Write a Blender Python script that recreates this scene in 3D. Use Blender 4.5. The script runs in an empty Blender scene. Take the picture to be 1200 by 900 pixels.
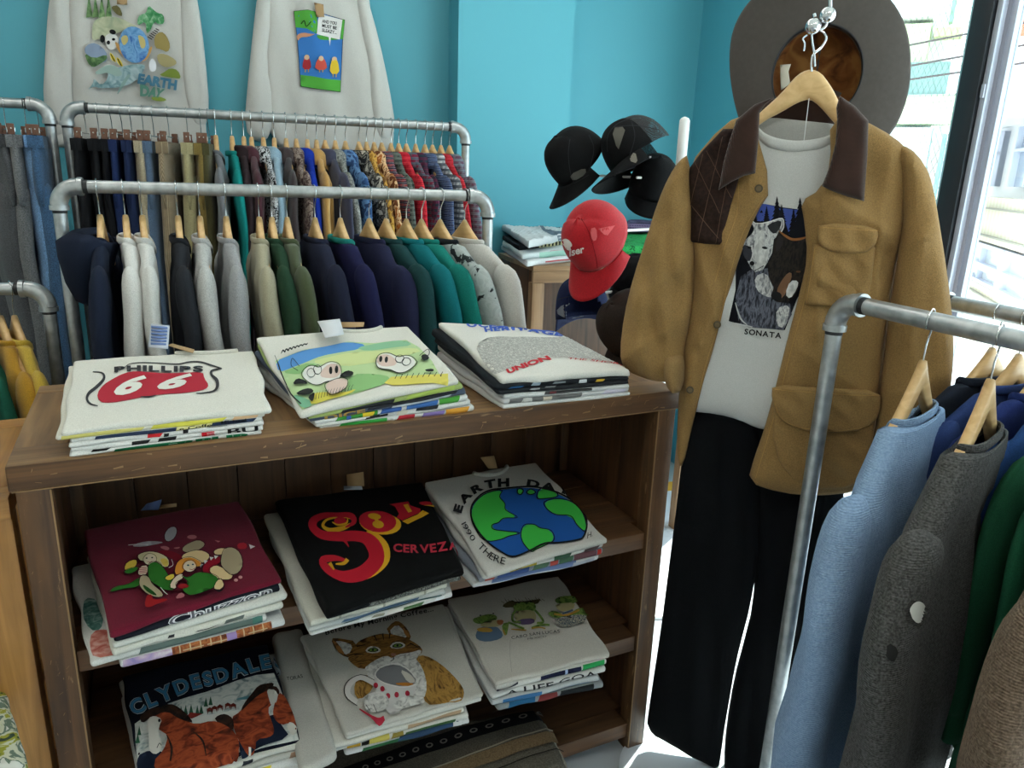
import bpy, bmesh, math, random
import numpy as np
from mathutils import Vector, Matrix, geometry
PI = math.pi
R = math.radians
sc = bpy.context.scene
COL = sc.collection
rnd = random.Random(7)

# ---------------------------------------------------------------- camera
FPX, CH = 877.0, 1.55
def _n(v): return v / np.linalg.norm(v)
_U = -_n(np.array([492 - 600., 3531 - 450., FPX]))
_X = _n(np.array([3400 - 600., 297 - 450., FPX])); _X = _n(_X - _U * _X.dot(_U))
_Y = np.cross(_U, _X)
EYE = np.array([0, 0, CH])
def ray(px, py):
    v = np.array([px - 600., py - 450., FPX]) / FPX
    return np.array([v.dot(_X), v.dot(_Y), v.dot(_U)])
def at(px, py, d): return EYE + ray(px, py) * d
def onz(px, py, z): r = ray(px, py); return EYE + r * ((z - CH) / r[2])
def ony(px, py, y): r = ray(px, py); return EYE + r * (y / r[1])
def onx(px, py, x): r = ray(px, py); return EYE + r * (x / r[0])
def onplane(px, py, p, n):
    r = ray(px, py); return EYE + r * ((np.asarray(p) - EYE).dot(n) / r.dot(n))
cd = bpy.data.cameras.new('camera'); cam = bpy.data.objects.new('camera', cd); COL.objects.link(cam)
cd.sensor_fit = 'HORIZONTAL'; cd.sensor_width = 36; cd.lens = FPX / 1200 * 36; cd.clip_start = .02; cd.clip_end = 200
M = Matrix.Identity(4)
_r = np.array([_X[0], _Y[0], _U[0]]); _d = np.array([_X[1], _Y[1], _U[1]]); _f = np.array([_X[2], _Y[2], _U[2]])
for i in range(3): M[i][0] = _r[i]; M[i][1] = -_d[i]; M[i][2] = -_f[i]; M[i][3] = EYE[i]
cam.matrix_world = M
sc.camera = cam

# ---------------------------------------------------------------- materials
def lin(h):
    h = h.lstrip('#'); c = [int(h[i:i + 2], 16) / 255 for i in (0, 2, 4)]
    return tuple(x / 12.92 if x <= .04045 else ((x + .055) / 1.055) ** 2.4 for x in c) + (1,)
MC = {}
def base(name):
    m = bpy.data.materials.new(name); m.use_nodes = True
    return m, m.node_tree.nodes, m.node_tree.links, m.node_tree.nodes['Principled BSDF']
def flat(h, rough=.6, metal=0, spec=.5, name='paint'):
    k = ('flat', h, rough, metal, spec)
    if k in MC: return MC[k]
    m, n, l, b = base(name + '_' + h.lstrip('#'))
    b.inputs['Base Color'].default_value = lin(h); b.inputs['Roughness'].default_value = rough
    b.inputs['Metallic'].default_value = metal; b.inputs['Specular IOR Level'].default_value = spec
    MC[k] = m; return m
def node(n, t, **k):
    x = n.new(t)
    for a, v in k.items(): setattr(x, a, v)
    return x
def coords(n, l, scale=(1, 1, 1), rot=(0, 0, 0)):
    tc = n.new('ShaderNodeTexCoord'); mp = n.new('ShaderNodeMapping')
    mp.inputs['Scale'].default_value = scale; mp.inputs['Rotation'].default_value = rot
    l.new(tc.outputs['Object'], mp.inputs[0]); return mp.outputs[0]
def ramp(n, l, src, stops):
    r = n.new('ShaderNodeValToRGB'); e = r.color_ramp.elements
    while len(e) < len(stops): e.new(.5)
    for i, (p, c) in enumerate(stops): e[i].position = p; e[i].color = lin(c) if isinstance(c, str) else c
    l.new(src, r.inputs[0]); return r.outputs[0]
def mul(h, k):
    c = [max(0, min(255, int(int(h.lstrip('#')[i:i + 2], 16) * k))) for i in (0, 2, 4)]
    return '#%02x%02x%02x' % tuple(c)
def fab(h, mel=0.08, sc_=400, bump=.25, fine=900, name='fabric', rough=.92, h2=None, sheen=.15):
    """cloth: fine speckle (melange) and weave bump"""
    k = ('fab', h, mel, sc_, bump, fine, h2)
    if k in MC: return MC[k]
    m, n, l, b = base(name + '_' + h.lstrip('#'))
    v = coords(n, l)
    no = node(n, 'ShaderNodeTexNoise'); no.inputs['Scale'].default_value = sc_; no.inputs['Detail'].default_value = 3
    l.new(v, no.inputs['Vector'])
    l.new(ramp(n, l, no.outputs['Fac'], [(.35, h2 or mul(h, 1 - mel * 1.6)), (.65, mul(h, 1 + mel))]), b.inputs['Base Color'])
    n2 = node(n, 'ShaderNodeTexNoise'); n2.inputs['Scale'].default_value = fine; l.new(v, n2.inputs['Vector'])
    n3 = node(n, 'ShaderNodeTexNoise'); n3.inputs['Scale'].default_value = 28; n3.inputs['Detail'].default_value = 4; l.new(v, n3.inputs['Vector'])
    ad = node(n, 'ShaderNodeMath', operation='MULTIPLY_ADD'); ad.inputs[1].default_value = 3.0
    l.new(n3.outputs['Fac'], ad.inputs[0]); l.new(n2.outputs['Fac'], ad.inputs[2])
    bp = node(n, 'ShaderNodeBump'); bp.inputs['Strength'].default_value = bump; bp.inputs['Distance'].default_value = .002
    l.new(ad.outputs[0], bp.inputs['Height']); l.new(bp.outputs[0], b.inputs['Normal'])
    b.inputs['Roughness'].default_value = rough; b.inputs['Specular IOR Level'].default_value = .2
    b.inputs['Sheen Weight'].default_value = sheen if int(h[1:3], 16) > 50 else 0; b.inputs['Sheen Roughness'].default_value = .6
    MC[k] = m; return m
def knit(h, h2, name='wool_knit', sc_=260, fuzz=.6):
    k = ('knit', h, h2, sc_)
    if k in MC: return MC[k]
    m, n, l, b = base(name)
    v = coords(n, l)
    no = node(n, 'ShaderNodeTexNoise'); no.inputs['Scale'].default_value = sc_; no.inputs['Detail'].default_value = 5; l.new(v, no.inputs['Vector'])
    l.new(ramp(n, l, no.outputs['Fac'], [(.32, h2), (.68, h)]), b.inputs['Base Color'])
    w = node(n, 'ShaderNodeTexWave', wave_type='BANDS', bands_direction='Z'); w.inputs['Scale'].default_value = 95; w.inputs['Distortion'].default_value = 2.5
    w.inputs['Detail'].default_value = 2; l.new(v, w.inputs['Vector'])
    ad = node(n, 'ShaderNodeMath', operation='ADD'); l.new(w.outputs['Fac'], ad.inputs[0]); l.new(no.outputs['Fac'], ad.inputs[1])
    bp = node(n, 'ShaderNodeBump'); bp.inputs['Strength'].default_value = .6; bp.inputs['Distance'].default_value = .002
    l.new(ad.outputs[0], bp.inputs['Height']); l.new(bp.outputs[0], b.inputs['Normal'])
    b.inputs['Roughness'].default_value = .95; b.inputs['Specular IOR Level'].default_value = .1
    b.inputs['Sheen Weight'].default_value = fuzz; b.inputs['Sheen Roughness'].default_value = .5
    b.inputs['Sheen Tint'].default_value = lin(h)
    MC[k] = m; return m
def cord(h, h2, freq=260, axis='X', name='corduroy'):
    """ribbed cloth"""
    k = ('cord', h, h2, freq, axis)
    if k in MC: return MC[k]
    m, n, l, b = base(name); v = coords(n, l)
    w = node(n, 'ShaderNodeTexWave', wave_type='BANDS', bands_direction=axis); w.inputs['Scale'].default_value = freq; w.inputs['Distortion'].default_value = .6; l.new(v, w.inputs['Vector'])
    no = node(n, 'ShaderNodeTexNoise'); no.inputs['Scale'].default_value = 30; l.new(v, no.inputs['Vector'])
    mx = node(n, 'ShaderNodeMath', operation='MULTIPLY'); l.new(w.outputs['Fac'], mx.inputs[0]); l.new(no.outputs['Fac'], mx.inputs[1])
    l.new(ramp(n, l, mx.outputs[0], [(.1, h2), (.6, h)]), b.inputs['Base Color'])
    bp = node(n, 'ShaderNodeBump'); bp.inputs['Strength'].default_value = .5; bp.inputs['Distance'].default_value = .001
    l.new(w.outputs['Fac'], bp.inputs['Height']); l.new(bp.outputs[0], b.inputs['Normal'])
    b.inputs['Roughness'].default_value = .9; b.inputs['Specular IOR Level'].default_value = .15; b.inputs['Sheen Weight'].default_value = .3
    MC[k] = m; return m
def patterned(cols, scale=60, name='patterned_cloth', kind='blotch'):
    k = ('pat', tuple(cols), scale, kind)
    if k in MC: return MC[k]
    m, n, l, b = base(name)
    if kind == 'plaid':
        v = coords(n, l)
        ws = []
        for ax, s_ in (('Z', scale), ('X', scale), ('Z', scale * 2.7)):
            w = node(n, 'ShaderNodeTexWave', wave_type='BANDS', bands_direction=ax); w.inputs['Scale'].default_value = s_; w.inputs['Distortion'].default_value = .3
            l.new(v, w.inputs['Vector']); ws.append(w)
        c0 = ramp(n, l, ws[0].outputs['Fac'], [(.45, cols[0]), (.55, cols[1])])
        mx = node(n, 'ShaderNodeMix', data_type='RGBA'); st = ramp(n, l, ws[1].outputs['Fac'], [(.5, (0, 0, 0, 1)), (.6, (.6, .6, .6, 1))])
        l.new(st, mx.inputs[0]); l.new(c0, mx.inputs[6]); mx.inputs[7].default_value = lin(cols[1])
        m2 = node(n, 'ShaderNodeMix', data_type='RGBA'); s2 = ramp(n, l, ws[2].outputs['Fac'], [(.9, (0, 0, 0, 1)), (.96, (.8, .8, .8, 1))])
        l.new(s2, m2.inputs[0]); l.new(mx.outputs[2], m2.inputs[6]); m2.inputs[7].default_value = lin(cols[2 % len(cols)])
        l.new(m2.outputs[2], b.inputs['Base Color'])
    else:
        v = coords(n, l, (1, 1, 1) if kind == 'blotch' else (1, 1, .35))
        no = node(n, 'ShaderNodeTexNoise'); no.inputs['Scale'].default_value = scale; no.inputs['Detail'].default_value = 4; no.inputs['Distortion'].default_value = .8
        l.new(v, no.inputs['Vector'])
        k_ = len(cols); st = []
        for i, c in enumerate(cols):
            a = .33 + .34 * i / k_; z_ = .33 + .34 * (i + 1) / k_ - .015
            st += [(a, c), (z_, c)]
        l.new(ramp(n, l, no.outputs['Fac'], st), b.inputs['Base Color'])
    b.inputs['Roughness'].default_value = .9; b.inputs['Specular IOR Level'].default_value = .2
    MC[k] = m; return m
def furry(cols, scale=(60, 60, 60), name='printed_fur', dist=1.0):
    """two or three tone streaky print ink"""
    k = ('fur', tuple(cols), scale, dist)
    if k in MC: return MC[k]
    m, n, l, b = base(name); v = coords(n, l, scale)
    no = node(n, 'ShaderNodeTexNoise'); no.inputs['Scale'].default_value = 1; no.inputs['Detail'].default_value = 5; no.inputs['Distortion'].default_value = dist
    l.new(v, no.inputs['Vector'])
    st = [(.32 + .36 * i / (len(cols) - 1), c) for i, c in enumerate(cols)]
    l.new(ramp(n, l, no.outputs['Fac'], st), b.inputs['Base Color']); b.inputs['Roughness'].default_value = .85; b.inputs['Specular IOR Level'].default_value = .2
    MC[k] = m; return m
def wood(c1, c2, axis=0, scale=1.0, rough=.55, scuff=None, name='wood', amt=.62):
    k = ('wood', c1, c2, axis, scale, scuff, amt)
    if k in MC: return MC[k]
    m, n, l, b = base(name)
    s = [38 * scale] * 3; s[axis] = 2.2 * scale
    v = coords(n, l, s)
    no = node(n, 'ShaderNodeTexNoise'); no.inputs['Scale'].default_value = 1; no.inputs['Detail'].default_value = 6; no.inputs['Distortion'].default_value = 1.2; l.new(v, no.inputs['Vector'])
    v1 = coords(n, l)
    nb = node(n, 'ShaderNodeTexNoise'); nb.inputs['Scale'].default_value = 5; nb.inputs['Detail'].default_value = 3; l.new(v1, nb.inputs['Vector'])
    ad = node(n, 'ShaderNodeMath', operation='MULTIPLY_ADD'); ad.inputs[1].default_value = .5; l.new(nb.outputs['Fac'], ad.inputs[0]); l.new(no.outputs['Fac'], ad.inputs[2])
    col = ramp(n, l, ad.outputs[0], [(.5, c1), (.95, c2)])
    if scuff:
        s2 = [70.] * 3; s2[axis] = 14.
        v2 = coords(n, l, s2)
        ns = node(n, 'ShaderNodeTexNoise'); ns.inputs['Scale'].default_value = .6; ns.inputs['Detail'].default_value = 7; ns.inputs['Roughness'].default_value = .7; l.new(v2, ns.inputs['Vector'])
        mx = node(n, 'ShaderNodeMix', data_type='RGBA'); l.new(ramp(n, l, ns.outputs['Fac'], [(amt, (0, 0, 0, 1)), (amt + .1, (.75, .75, .75, 1))]), mx.inputs[0])
        l.new(col, mx.inputs[6]); mx.inputs[7].default_value = lin(scuff); col = mx.outputs[2]
    l.new(col, b.inputs['Base Color'])
    bp = node(n, 'ShaderNodeBump'); bp.inputs['Strength'].default_value = .25; bp.inputs['Distance'].default_value = .002; l.new(no.outputs['Fac'], bp.inputs['Height']); l.new(bp.outputs[0], b.inputs['Normal'])
    b.inputs['Roughness'].default_value = rough
    MC[k] = m; return m
def galv():
    if 'galv' in MC: return MC['galv']
    m, n, l, b = base('galvanised_steel'); v = coords(n, l, (1, 1, 1))
    no = node(n, 'ShaderNodeTexNoise'); no.inputs['Scale'].default_value = 45; no.inputs['Detail'].default_value = 5; l.new(v, no.inputs['Vector'])
    l.new(ramp(n, l, no.outputs['Fac'], [(.35, '#a9adaf'), (.65, '#c4c7c8')]), b.inputs['Base Color'])
    b.inputs['Metallic'].default_value = .75
    l.new(ramp(n, l, no.outputs['Fac'], [(.3, (.28, .28, .28, 1)), (.7, (.45, .45, .45, 1))]), b.inputs['Roughness'])
    MC['galv'] = m; return m

# ---------------------------------------------------------------- objects
def wmat(o):
    m = Matrix.Identity(4)
    while o is not None: m = o.matrix_basis @ m; o = o.parent
    return m
def tag(o, label=None, cat=None, group=None, kind=None):
    if label: o['label'] = label
    if cat: o['category'] = cat
    if group: o['group'] = group
    if kind: o['kind'] = kind
    return o
def thing(name, loc, label, cat, group=None, rz=0, rot=None):
    o = bpy.data.objects.new(name, None); COL.objects.link(o); o.empty_display_size = .05
    o.location = [float(x) for x in loc]; o.rotation_euler = rot or (0, 0, rz)
    return tag(o, label, cat, group)
def mk(name, V, F, mats, parent=None, fm=None, smooth=True, world=True):
    """one mesh object; V in world coordinates unless world=False"""
    V = np.asarray(V, float)
    if not isinstance(mats, (list, tuple)): mats = [mats]
    me = bpy.data.meshes.new(name)
    if parent is None:
        off = np.array([(V[:, 0].min() + V[:, 0].max()) / 2, (V[:, 1].min() + V[:, 1].max()) / 2, V[:, 2].min()]); V = V - off
    elif world:
        mi = np.array(wmat(parent).inverted()); V = V @ mi[:3, :3].T + mi[:3, 3]
    me.from_pydata(V.tolist(), [], [list(map(int, f)) for f in F])
    for m in mats: me.materials.append(m)
    if fm is not None: me.polygons.foreach_set('material_index', np.asarray(fm, dtype=np.int32))
    if smooth: me.polygons.foreach_set('use_smooth', np.ones(len(me.polygons), bool))
    me.update()
    o = bpy.data.objects.new(name, me); COL.objects.link(o)
    if parent is None: o.location = off
    else: o.parent = parent
    return o
def fixn(o):
    bm = bmesh.new(); bm.from_mesh(o.data); bmesh.ops.recalc_face_normals(bm, faces=bm.faces[:]); bm.to_mesh(o.data); bm.free(); return o
class G:
    """collects shapes of one object"""
    def __init__(s): s.V = []; s.F = []; s.M = []; s.mats = []
    def mi(s, m):
        if m not in s.mats: s.mats.append(m)
        return s.mats.index(m)
    def add(s, V, F, m):
        k = len(s.V); s.V += [tuple(map(float, v)) for v in V]; i = s.mi(m)
        for f in F: s.F.append([a + k for a in f]); s.M.append(i)
        return s
    def box(s, x0, x1, y0, y1, z0, z1, m, bev=.002, X=None):
        bm = bmesh.new(); bmesh.ops.create_cube(bm, size=1)
        for v in bm.verts: v.co = Vector(((x0 + x1) / 2 + v.co.x * (x1 - x0), (y0 + y1) / 2 + v.co.y * (y1 - y0), (z0 + z1) / 2 + v.co.z * (z1 - z0)))
        if bev: bmesh.ops.bevel(bm, geom=bm.edges[:], offset=min(bev, .45 * min(abs(x1 - x0), abs(y1 - y0), abs(z1 - z0))), segments=2, affect='EDGES', profile=.6)
        bm.verts.index_update(); V = [tuple((X @ v.co) if X else v.co) for v in bm.verts]; F = [[v.index for v in f.verts] for f in bm.faces]; bm.free()
        return s.add(V, F, m)
    def tube(s, path, r, m, n=12, cap=True):
        V, F = tube(path, r, n, cap); return s.add(V, F, m)
    def ball(s, c, r, m, n=20, sz=(1, 1, 1)):
        V = []; F = []
        for i in range(n // 2 + 1):
            t = PI * i / (n // 2)
            for j in range(n):
                p = 2 * PI * j / n; V.append((c[0] + r * sz[0] * math.sin(t) * math.cos(p), c[1] + r * sz[1] * math.sin(t) * math.sin(p), c[2] + r * sz[2] * math.cos(t)))
        for i in range(n // 2):
            for j in range(n): F.append([i * n + j, (i + 1) * n + j, (i + 1) * n + (j + 1) % n, i * n + (j + 1) % n])
        return s.add(V, F, m)
    def build(s, name, parent=None, world=True, smooth=True, sharp=35):
        o = mk(name, s.V, s.F, s.mats, parent, s.M, smooth, world)
        if smooth and sharp:
            try: o.data.set_sharp_from_angle(angle=R(sharp))
            except Exception: pass
        return o
def tube(path, r, n=12, cap=True):
    P = [np.asarray(p, float) for p in path]; k = len(P)
    rr = [r] * k if np.isscalar(r) else list(r)
    T = [_n(P[min(i + 1, k - 1)] - P[max(i - 1, 0)] + 1e-12) for i in range(k)]
    a = np.array([0, 0, 1.]) if abs(T[0][2]) < .9 else np.array([1., 0, 0])
    u = _n(np.cross(T[0], a)); V = []; F = []
    for i in range(k):
        u = _n(u - T[i] * u.dot(T[i])); w = np.cross(T[i], u)
        for j in range(n):
            q = 2 * PI * j / n; V.append(P[i] + rr[i] * (math.cos(q) * u + math.sin(q) * w))
    for i in range(k - 1):
        for j in range(n): F.append([i * n + j, i * n + (j + 1) % n, (i + 1) * n + (j + 1) % n, (i + 1) * n + j])
    if cap: F.append(list(range(n))[::-1]); F.append([(k - 1) * n + j for j in range(n)])
    return V, F
def loft(rings, closed=True, cap0=False, cap1=False):
    n = len(rings[0]); V = [p for r in rings for p in r]; F = []
    for i in range(len(rings) - 1):
        for j in range(n if closed else n - 1): F.append([i * n + j, i * n + (j + 1) % n, (i + 1) * n + (j + 1) % n, (i + 1) * n + j])
    if cap0: F.append(list(range(n))[::-1])
    if cap1: F.append([(len(rings) - 1) * n + j for j in range(n)])
    return V, F
def crv(pts, n=8, closed=False):
    """Catmull-Rom through the points"""
    P = [np.asarray(p, float) for p in pts]; k = len(P); out = []
    for i in range(k if closed else k - 1):
        g = (lambda j: P[j % k]) if closed else (lambda j: P[max(0, min(k - 1, j))])
        a, b, c, d = g(i - 1), g(i), g(i + 1), g(i + 2)
        for t in range(n):
            t /= n; out.append(.5 * (2 * b + (c - a) * t + (2 * a - 5 * b + 4 * c - d) * t * t + (3 * b - a - 3 * c + d) * t ** 3))
    if not closed: out.append(P[-1])
    return out
def chaikin(p, n=1):
    p = np.asarray(p, float)
    for _ in range(n):
        q = np.roll(p, -1, 0); p = np.stack([p * .75 + q * .25, p * .25 + q * .75], 1).reshape(-1, p.shape[1])
    return p
def vn(P, s, seed=0, k=6):
    """smooth vector noise in about -1..1"""
    g = np.random.RandomState(seed); P = np.atleast_2d(P); o = np.zeros(len(P))
    for i in range(k):
        a = g.uniform(0, 2 * PI); f = s * g.uniform(.6, 1.7); o += np.sin((P[:, 0] * math.cos(a) + P[:, 1] * math.sin(a)) * f + g.uniform(0, 6.3)) / k
    return o * 1.6
# ---- flat filling
def segs(loops): 
    A = np.concatenate([np.asarray(L) for L in loops]); B = np.concatenate([np.roll(np.asarray(L), -1, 0) for L in loops]); return A, B
def pip(P, A, B):
    c = np.zeros(len(P), bool)
    for a, b in zip(A, B):
        if a[1] == b[1]: continue
        c ^= ((a[1] > P[:, 1]) != (b[1] > P[:, 1])) & (P[:, 0] < (b[0] - a[0]) * (P[:, 1] - a[1]) / (b[1] - a[1]) + a[0])
    return c
def dseg(P, A, B):
    d = np.full(len(P), 1e9)
    for a, b in zip(A, B):
        ab = b - a; L = ab.dot(ab)
        if L < 1e-16: continue
        t = np.clip((P - a) @ ab / L, 0, 1); q = P - a - t[:, None] * ab; d = np.minimum(d, (q * q).sum(1))
    return np.sqrt(d)
def resample(L, cell):
    L = np.asarray(L, float); out = []
    for a, b in zip(L, np.roll(L, -1, 0)):
        k = max(1, int(np.ceil(np.linalg.norm(b - a) / cell)))
        for i in range(k): out.append(a + (b - a) * i / k)
    o = [out[0]]
    for p in out[1:]:
        if np.linalg.norm(p - o[-1]) > cell * .05: o.append(p)
    if len(o) > 3 and np.linalg.norm(o[0] - o[-1]) < cell * .05: o.pop()
    return np.array(o)
def fill(loops, cell, insets=()):
    loops = [resample(L, cell) for L in loops]; A, B = segs(loops)
    lo = A.min(0); hi = A.max(0)
    gx = np.arange(lo[0] + cell * .37, hi[0], cell); gy = np.arange(lo[1] + cell * .41, hi[1], cell * .87)
    P = np.array([(x + (j % 2) * cell * .5, y) for j, y in enumerate(gy) for x in gx]).reshape(-1, 2)
    pts = [A]; mx = max(insets) if insets else 0
    if len(P):
        P = P[pip(P, A, B)]
        if len(P): P = P[dseg(P, A, B) > max(.45 * cell, mx + .3 * cell if insets else 0)]
        pts.append(P)
    for r in insets:
        Q = []
        for L in loops:
            t = np.roll(L, -1, 0) - np.roll(L, 1, 0); t /= (np.linalg.norm(t, axis=1)[:, None] + 1e-12)
            nn = np.stack([-t[:, 1], t[:, 0]], 1); Q += [L + nn * r, L - nn * r]
        Q = np.concatenate(Q); Q = Q[pip(Q, A, B)]
        if len(Q): Q = Q[dseg(Q, A, B) > r * .93]; pts.append(Q)
    V = np.concatenate(pts); E = []; k = 0
    for L in loops: E += [(k + i, k + (i + 1) % len(L)) for i in range(len(L))]; k += len(L)
    v, e, f, *_ = geometry.delaunay_2d_cdt([Vector(p) for p in V.tolist()], E, [], 0, cell * .01)
    v = np.array([tuple(p) for p in v]); f = np.array([t for t in f if len(t) == 3])
    c = v[f].mean(1); f = f[pip(c, A, B)]
    return v, f, (A, B)
def homog(src, dst):
    A = []; b = []
    for (x, y), (u, v) in zip(src, dst):
        A += [[x, y, 1, 0, 0, 0, -u * x, -u * y], [0, 0, 0, x, y, 1, -v * x, -v * y]]; b += [u, v]
    h = np.linalg.solve(np.array(A, float), np.array(b, float)); return np.append(h, 1).reshape(3, 3)
def hap(H, P):
    P = np.atleast_2d(np.asarray(P, float)); q = np.c_[P, np.ones(len(P))] @ H.T; return q[:, :2] / q[:, 2:]
FONT = {}
def glyphs(txt, fat=0, shear=0):
    k = (txt, fat, shear)
    if k not in FONT:
        c = bpy.data.curves.new('t', 'FONT'); c.body = txt; c.offset = fat; c.shear = shear; c.resolution_u = 3
        o = bpy.data.objects.new('t', c); COL.objects.link(o); bpy.context.view_layer.update()
        me = bpy.data.meshes.new_from_object(o.evaluated_get(bpy.context.evaluated_depsgraph_get()))
        V = np.array([tuple(v.co)[:2] for v in me.vertices]); F = [list(p.vertices) for p in me.polygons]
        bpy.data.objects.remove(o); bpy.data.curves.remove(c); bpy.data.meshes.remove(me); FONT[k] = (V, F)
    return FONT[k]
def cut(V, F, cell):
    bm = bmesh.new(); vs = [bm.verts.new((p[0], p[1], 0)) for p in V]
    for f in F:
        try: bm.faces.new([vs[i] for i in f])
        except ValueError: pass
    for ax in (0, 1):
        lo, hi = V[:, ax].min(), V[:, ax].max(); no = [0, 0, 0]; no[ax] = 1
        for x in np.arange(math.floor(lo / cell) * cell + cell, hi, cell):
            co = [0, 0, 0]; co[ax] = float(x)
            bmesh.ops.bisect_plane(bm, geom=bm.verts[:] + bm.edges[:] + bm.faces[:], plane_co=co, plane_no=no, dist=1e-7)
    bmesh.ops.triangulate(bm, faces=bm.faces[:])
    bm.verts.index_update(); V2 = np.array([tuple(v.co)[:2] for v in bm.verts]); F2 = [[v.index for v in f.verts] for f in bm.faces]; bm.free(); return V2, F2
class Art:
    """printed design lying on a cloth surface. S(P, off) maps plan points to 3D; H takes photo points to plan points"""
    def __init__(s, S, H=None, cell=.012, off=.0011, step=.00022):
        s.S = S; s.H = H; s.cell = cell; s.off = off; s.step = step; s.g = G(); s.k = 0
    def m2(s, pts): return hap(s.H, pts) if s.H is not None else np.asarray(pts, float)
    def _put(s, V, F, m):
        s.g.add(s.S(V, s.off + s.step * s.k), F, m); s.k += 1
    def poly(s, pts, m, sm=0):
        p = s.m2(pts)
        if sm: p = chaikin(p, sm)
        try: V, F, _ = fill([p], s.cell)
        except Exception: return s
        if len(F): s._put(V, F, m)
        return s
    def ell(s, cx, cy, rx, ry, m, rot=0, n=22):
        c, d = math.cos(R(rot)), math.sin(R(rot))
        return s.poly([(cx + rx * math.cos(2 * PI * i / n) * c - ry * math.sin(2 * PI * i / n) * d, cy + rx * math.cos(2 * PI * i / n) * d + ry * math.sin(2 * PI * i / n) * c) for i in range(n)], m)
    def stroke(s, pts, w, m, closed=False, sm=True):
        P = np.asarray(pts, float)
        if sm and len(P) > 2: P = np.array(crv(P, 4, closed))
        if closed: P = np.r_[P, P[:1]]
        t = np.gradient(P, axis=0); t /= np.linalg.norm(t, axis=1)[:, None] + 1e-9; nn = np.stack([-t[:, 1], t[:, 0]], 1)
        ww = np.full(len(P), w / 2.) if np.isscalar(w) else np.interp(np.linspace(0, 1, len(P)), np.linspace(0, 1, len(w)), w) / 2
        L = s.m2(P + nn * ww[:, None]); Rr = s.m2(P - nn * ww[:, None]); V = np.empty((2 * len(P), 2)); V[0::2] = L; V[1::2] = Rr
        F = [[2 * i, 2 * i + 1, 2 * i + 3, 2 * i + 2] for i in range(len(P) - 1)]
        V, F = cut(V, F, s.cell * 1.5); s._put(V, F, m); return s
    def text(s, t, quad, m, fat=0, shear=0):
        """quad: bottom left, bottom right, top right, top left of the writing"""
        V, F = glyphs(t, fat, shear); lo, hi = V.min(0), V.max(0)
        h = homog([(lo[0], lo[1]), (hi[0], lo[1]), (hi[0], hi[1]), (lo[0], hi[1])], s.m2(quad)); V, F = cut(hap(h, V), F, s.cell); s._put(V, F, m); return s
    def arc(s, t, pts, hgt, m, fat=0, frac=None):
        """letters one by one along a curve given from left to right, feet on the curve"""
        C = np.array(crv(pts, 12)); d = np.r_[0, np.cumsum(np.linalg.norm(np.diff(C, axis=0), axis=1))]; tot = d[-1]
        W_ = []
        for ch in t:
            if ch == ' ': W_.append((.3, 0)); continue
            V, F = glyphs(ch, fat); W_.append((V[:, 0].max() - V[:, 0].min() + .09, V[:, 0].min()))
        k_ = tot / sum(w for w, _ in W_); x0 = 0; first = True
        for ch, (w, mn) in zip(t, W_):
            a = x0 + .045 * k_; x0 += w * k_
            if ch == ' ': continue
            b = x0 - .045 * k_
            p = np.array([np.interp(a, d, C[:, 0]), np.interp(a, d, C[:, 1])]); q = np.array([np.interp(b, d, C[:, 0]), np.interp(b, d, C[:, 1])])
            u = _n(q - p); w2 = np.array([u[1], -u[0]]) * hgt; V, F = glyphs(ch, fat); hi = V[:, 0].max()
            h = homog([(mn, 0), (hi, 0), (hi, .73), (mn, .73)], s.m2([p, q, q + w2, p + w2])); V, F = cut(hap(h, V), F, s.cell)
            s.k -= 0 if first else 1; first = False; s._put(V, F, m)
        return s
    def build(s, name, parent, world=True):
        return s.g.build(name, parent, world, sharp=0)
# ================================================================ THE ROOM
TEAL = '#56a9ba'
def wallmat(h, name='painted_plaster'):
    m, n, l, b = base(name); v = coords(n, l)
    no = node(n, 'ShaderNodeTexNoise'); no.inputs['Scale'].default_value = 140; l.new(v, no.inputs['Vector'])
    bp = node(n, 'ShaderNodeBump'); bp.inputs['Strength'].default_value = .08; bp.inputs['Distance'].default_value = .002; l.new(no.outputs['Fac'], bp.inputs['Height']); l.new(bp.outputs[0], b.inputs['Normal'])
    b.inputs['Base Color'].default_value = lin(h); b.inputs['Roughness'].default_value = .55; return m
MW = wallmat(TEAL, 'teal_paint'); MWH = wallmat('#e9e6df', 'white_plaster')
XW, YB, ZC, XL, YF = 2.1, 3.6, 2.85, -2.3, -2.2
def sbox(name, *b, m=MW, bev=0):
    o = G().box(*b, m, bev).build(name); return tag(o, kind='structure')
sbox('wall_back', XL - .1, XW + .1, YB, YB + .12, 0, ZC)
pxl = ony(524, 60, YB)[0]
ypf = 3.42
pxr = ony(671, 60, ypf)[0]
sbox('wall_back_pier', ony(537, 60, ypf)[0], pxr, ypf, YB, 0, ZC)
sbox('wall_left', XL - .12, XL, YF, YB, 0, ZC, m=MWH)
sbox('wall_front', XL - .1, XW + .1, YF - .12, YF, 0, ZC, m=MWH)
m, n, l, b = base('pale_vinyl_floor'); b.inputs['Base Color'].default_value = lin('#c9cdd2'); b.inputs['Roughness'].default_value = .22
MFL = m
sbox('floor', XL - .1, XW + .1, YF - .1, YB + .1, -.1, 0, m=MFL)
sbox('ceiling', XL - .1, XW + .1, YF - .1, YB + .1, ZC, ZC + .1, m=MWH)
# right wall: pieces round the big window
WY0, WY1, WZ0, WZ1 = -1.4, 3.12, .06, 2.6
sbox('wall_right', XW, XW + .14, WY1, YB, 0, ZC)
sbox('wall_right_near', XW, XW + .14, YF, WY0, 0, ZC, m=MWH)
sbox('wall_right_head', XW, XW + .14, WY0, WY1, WZ1, ZC, m=MWH)
sbox('wall_right_sill', XW, XW + .14, WY0, WY1, 0, WZ0, m=MWH)
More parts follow.
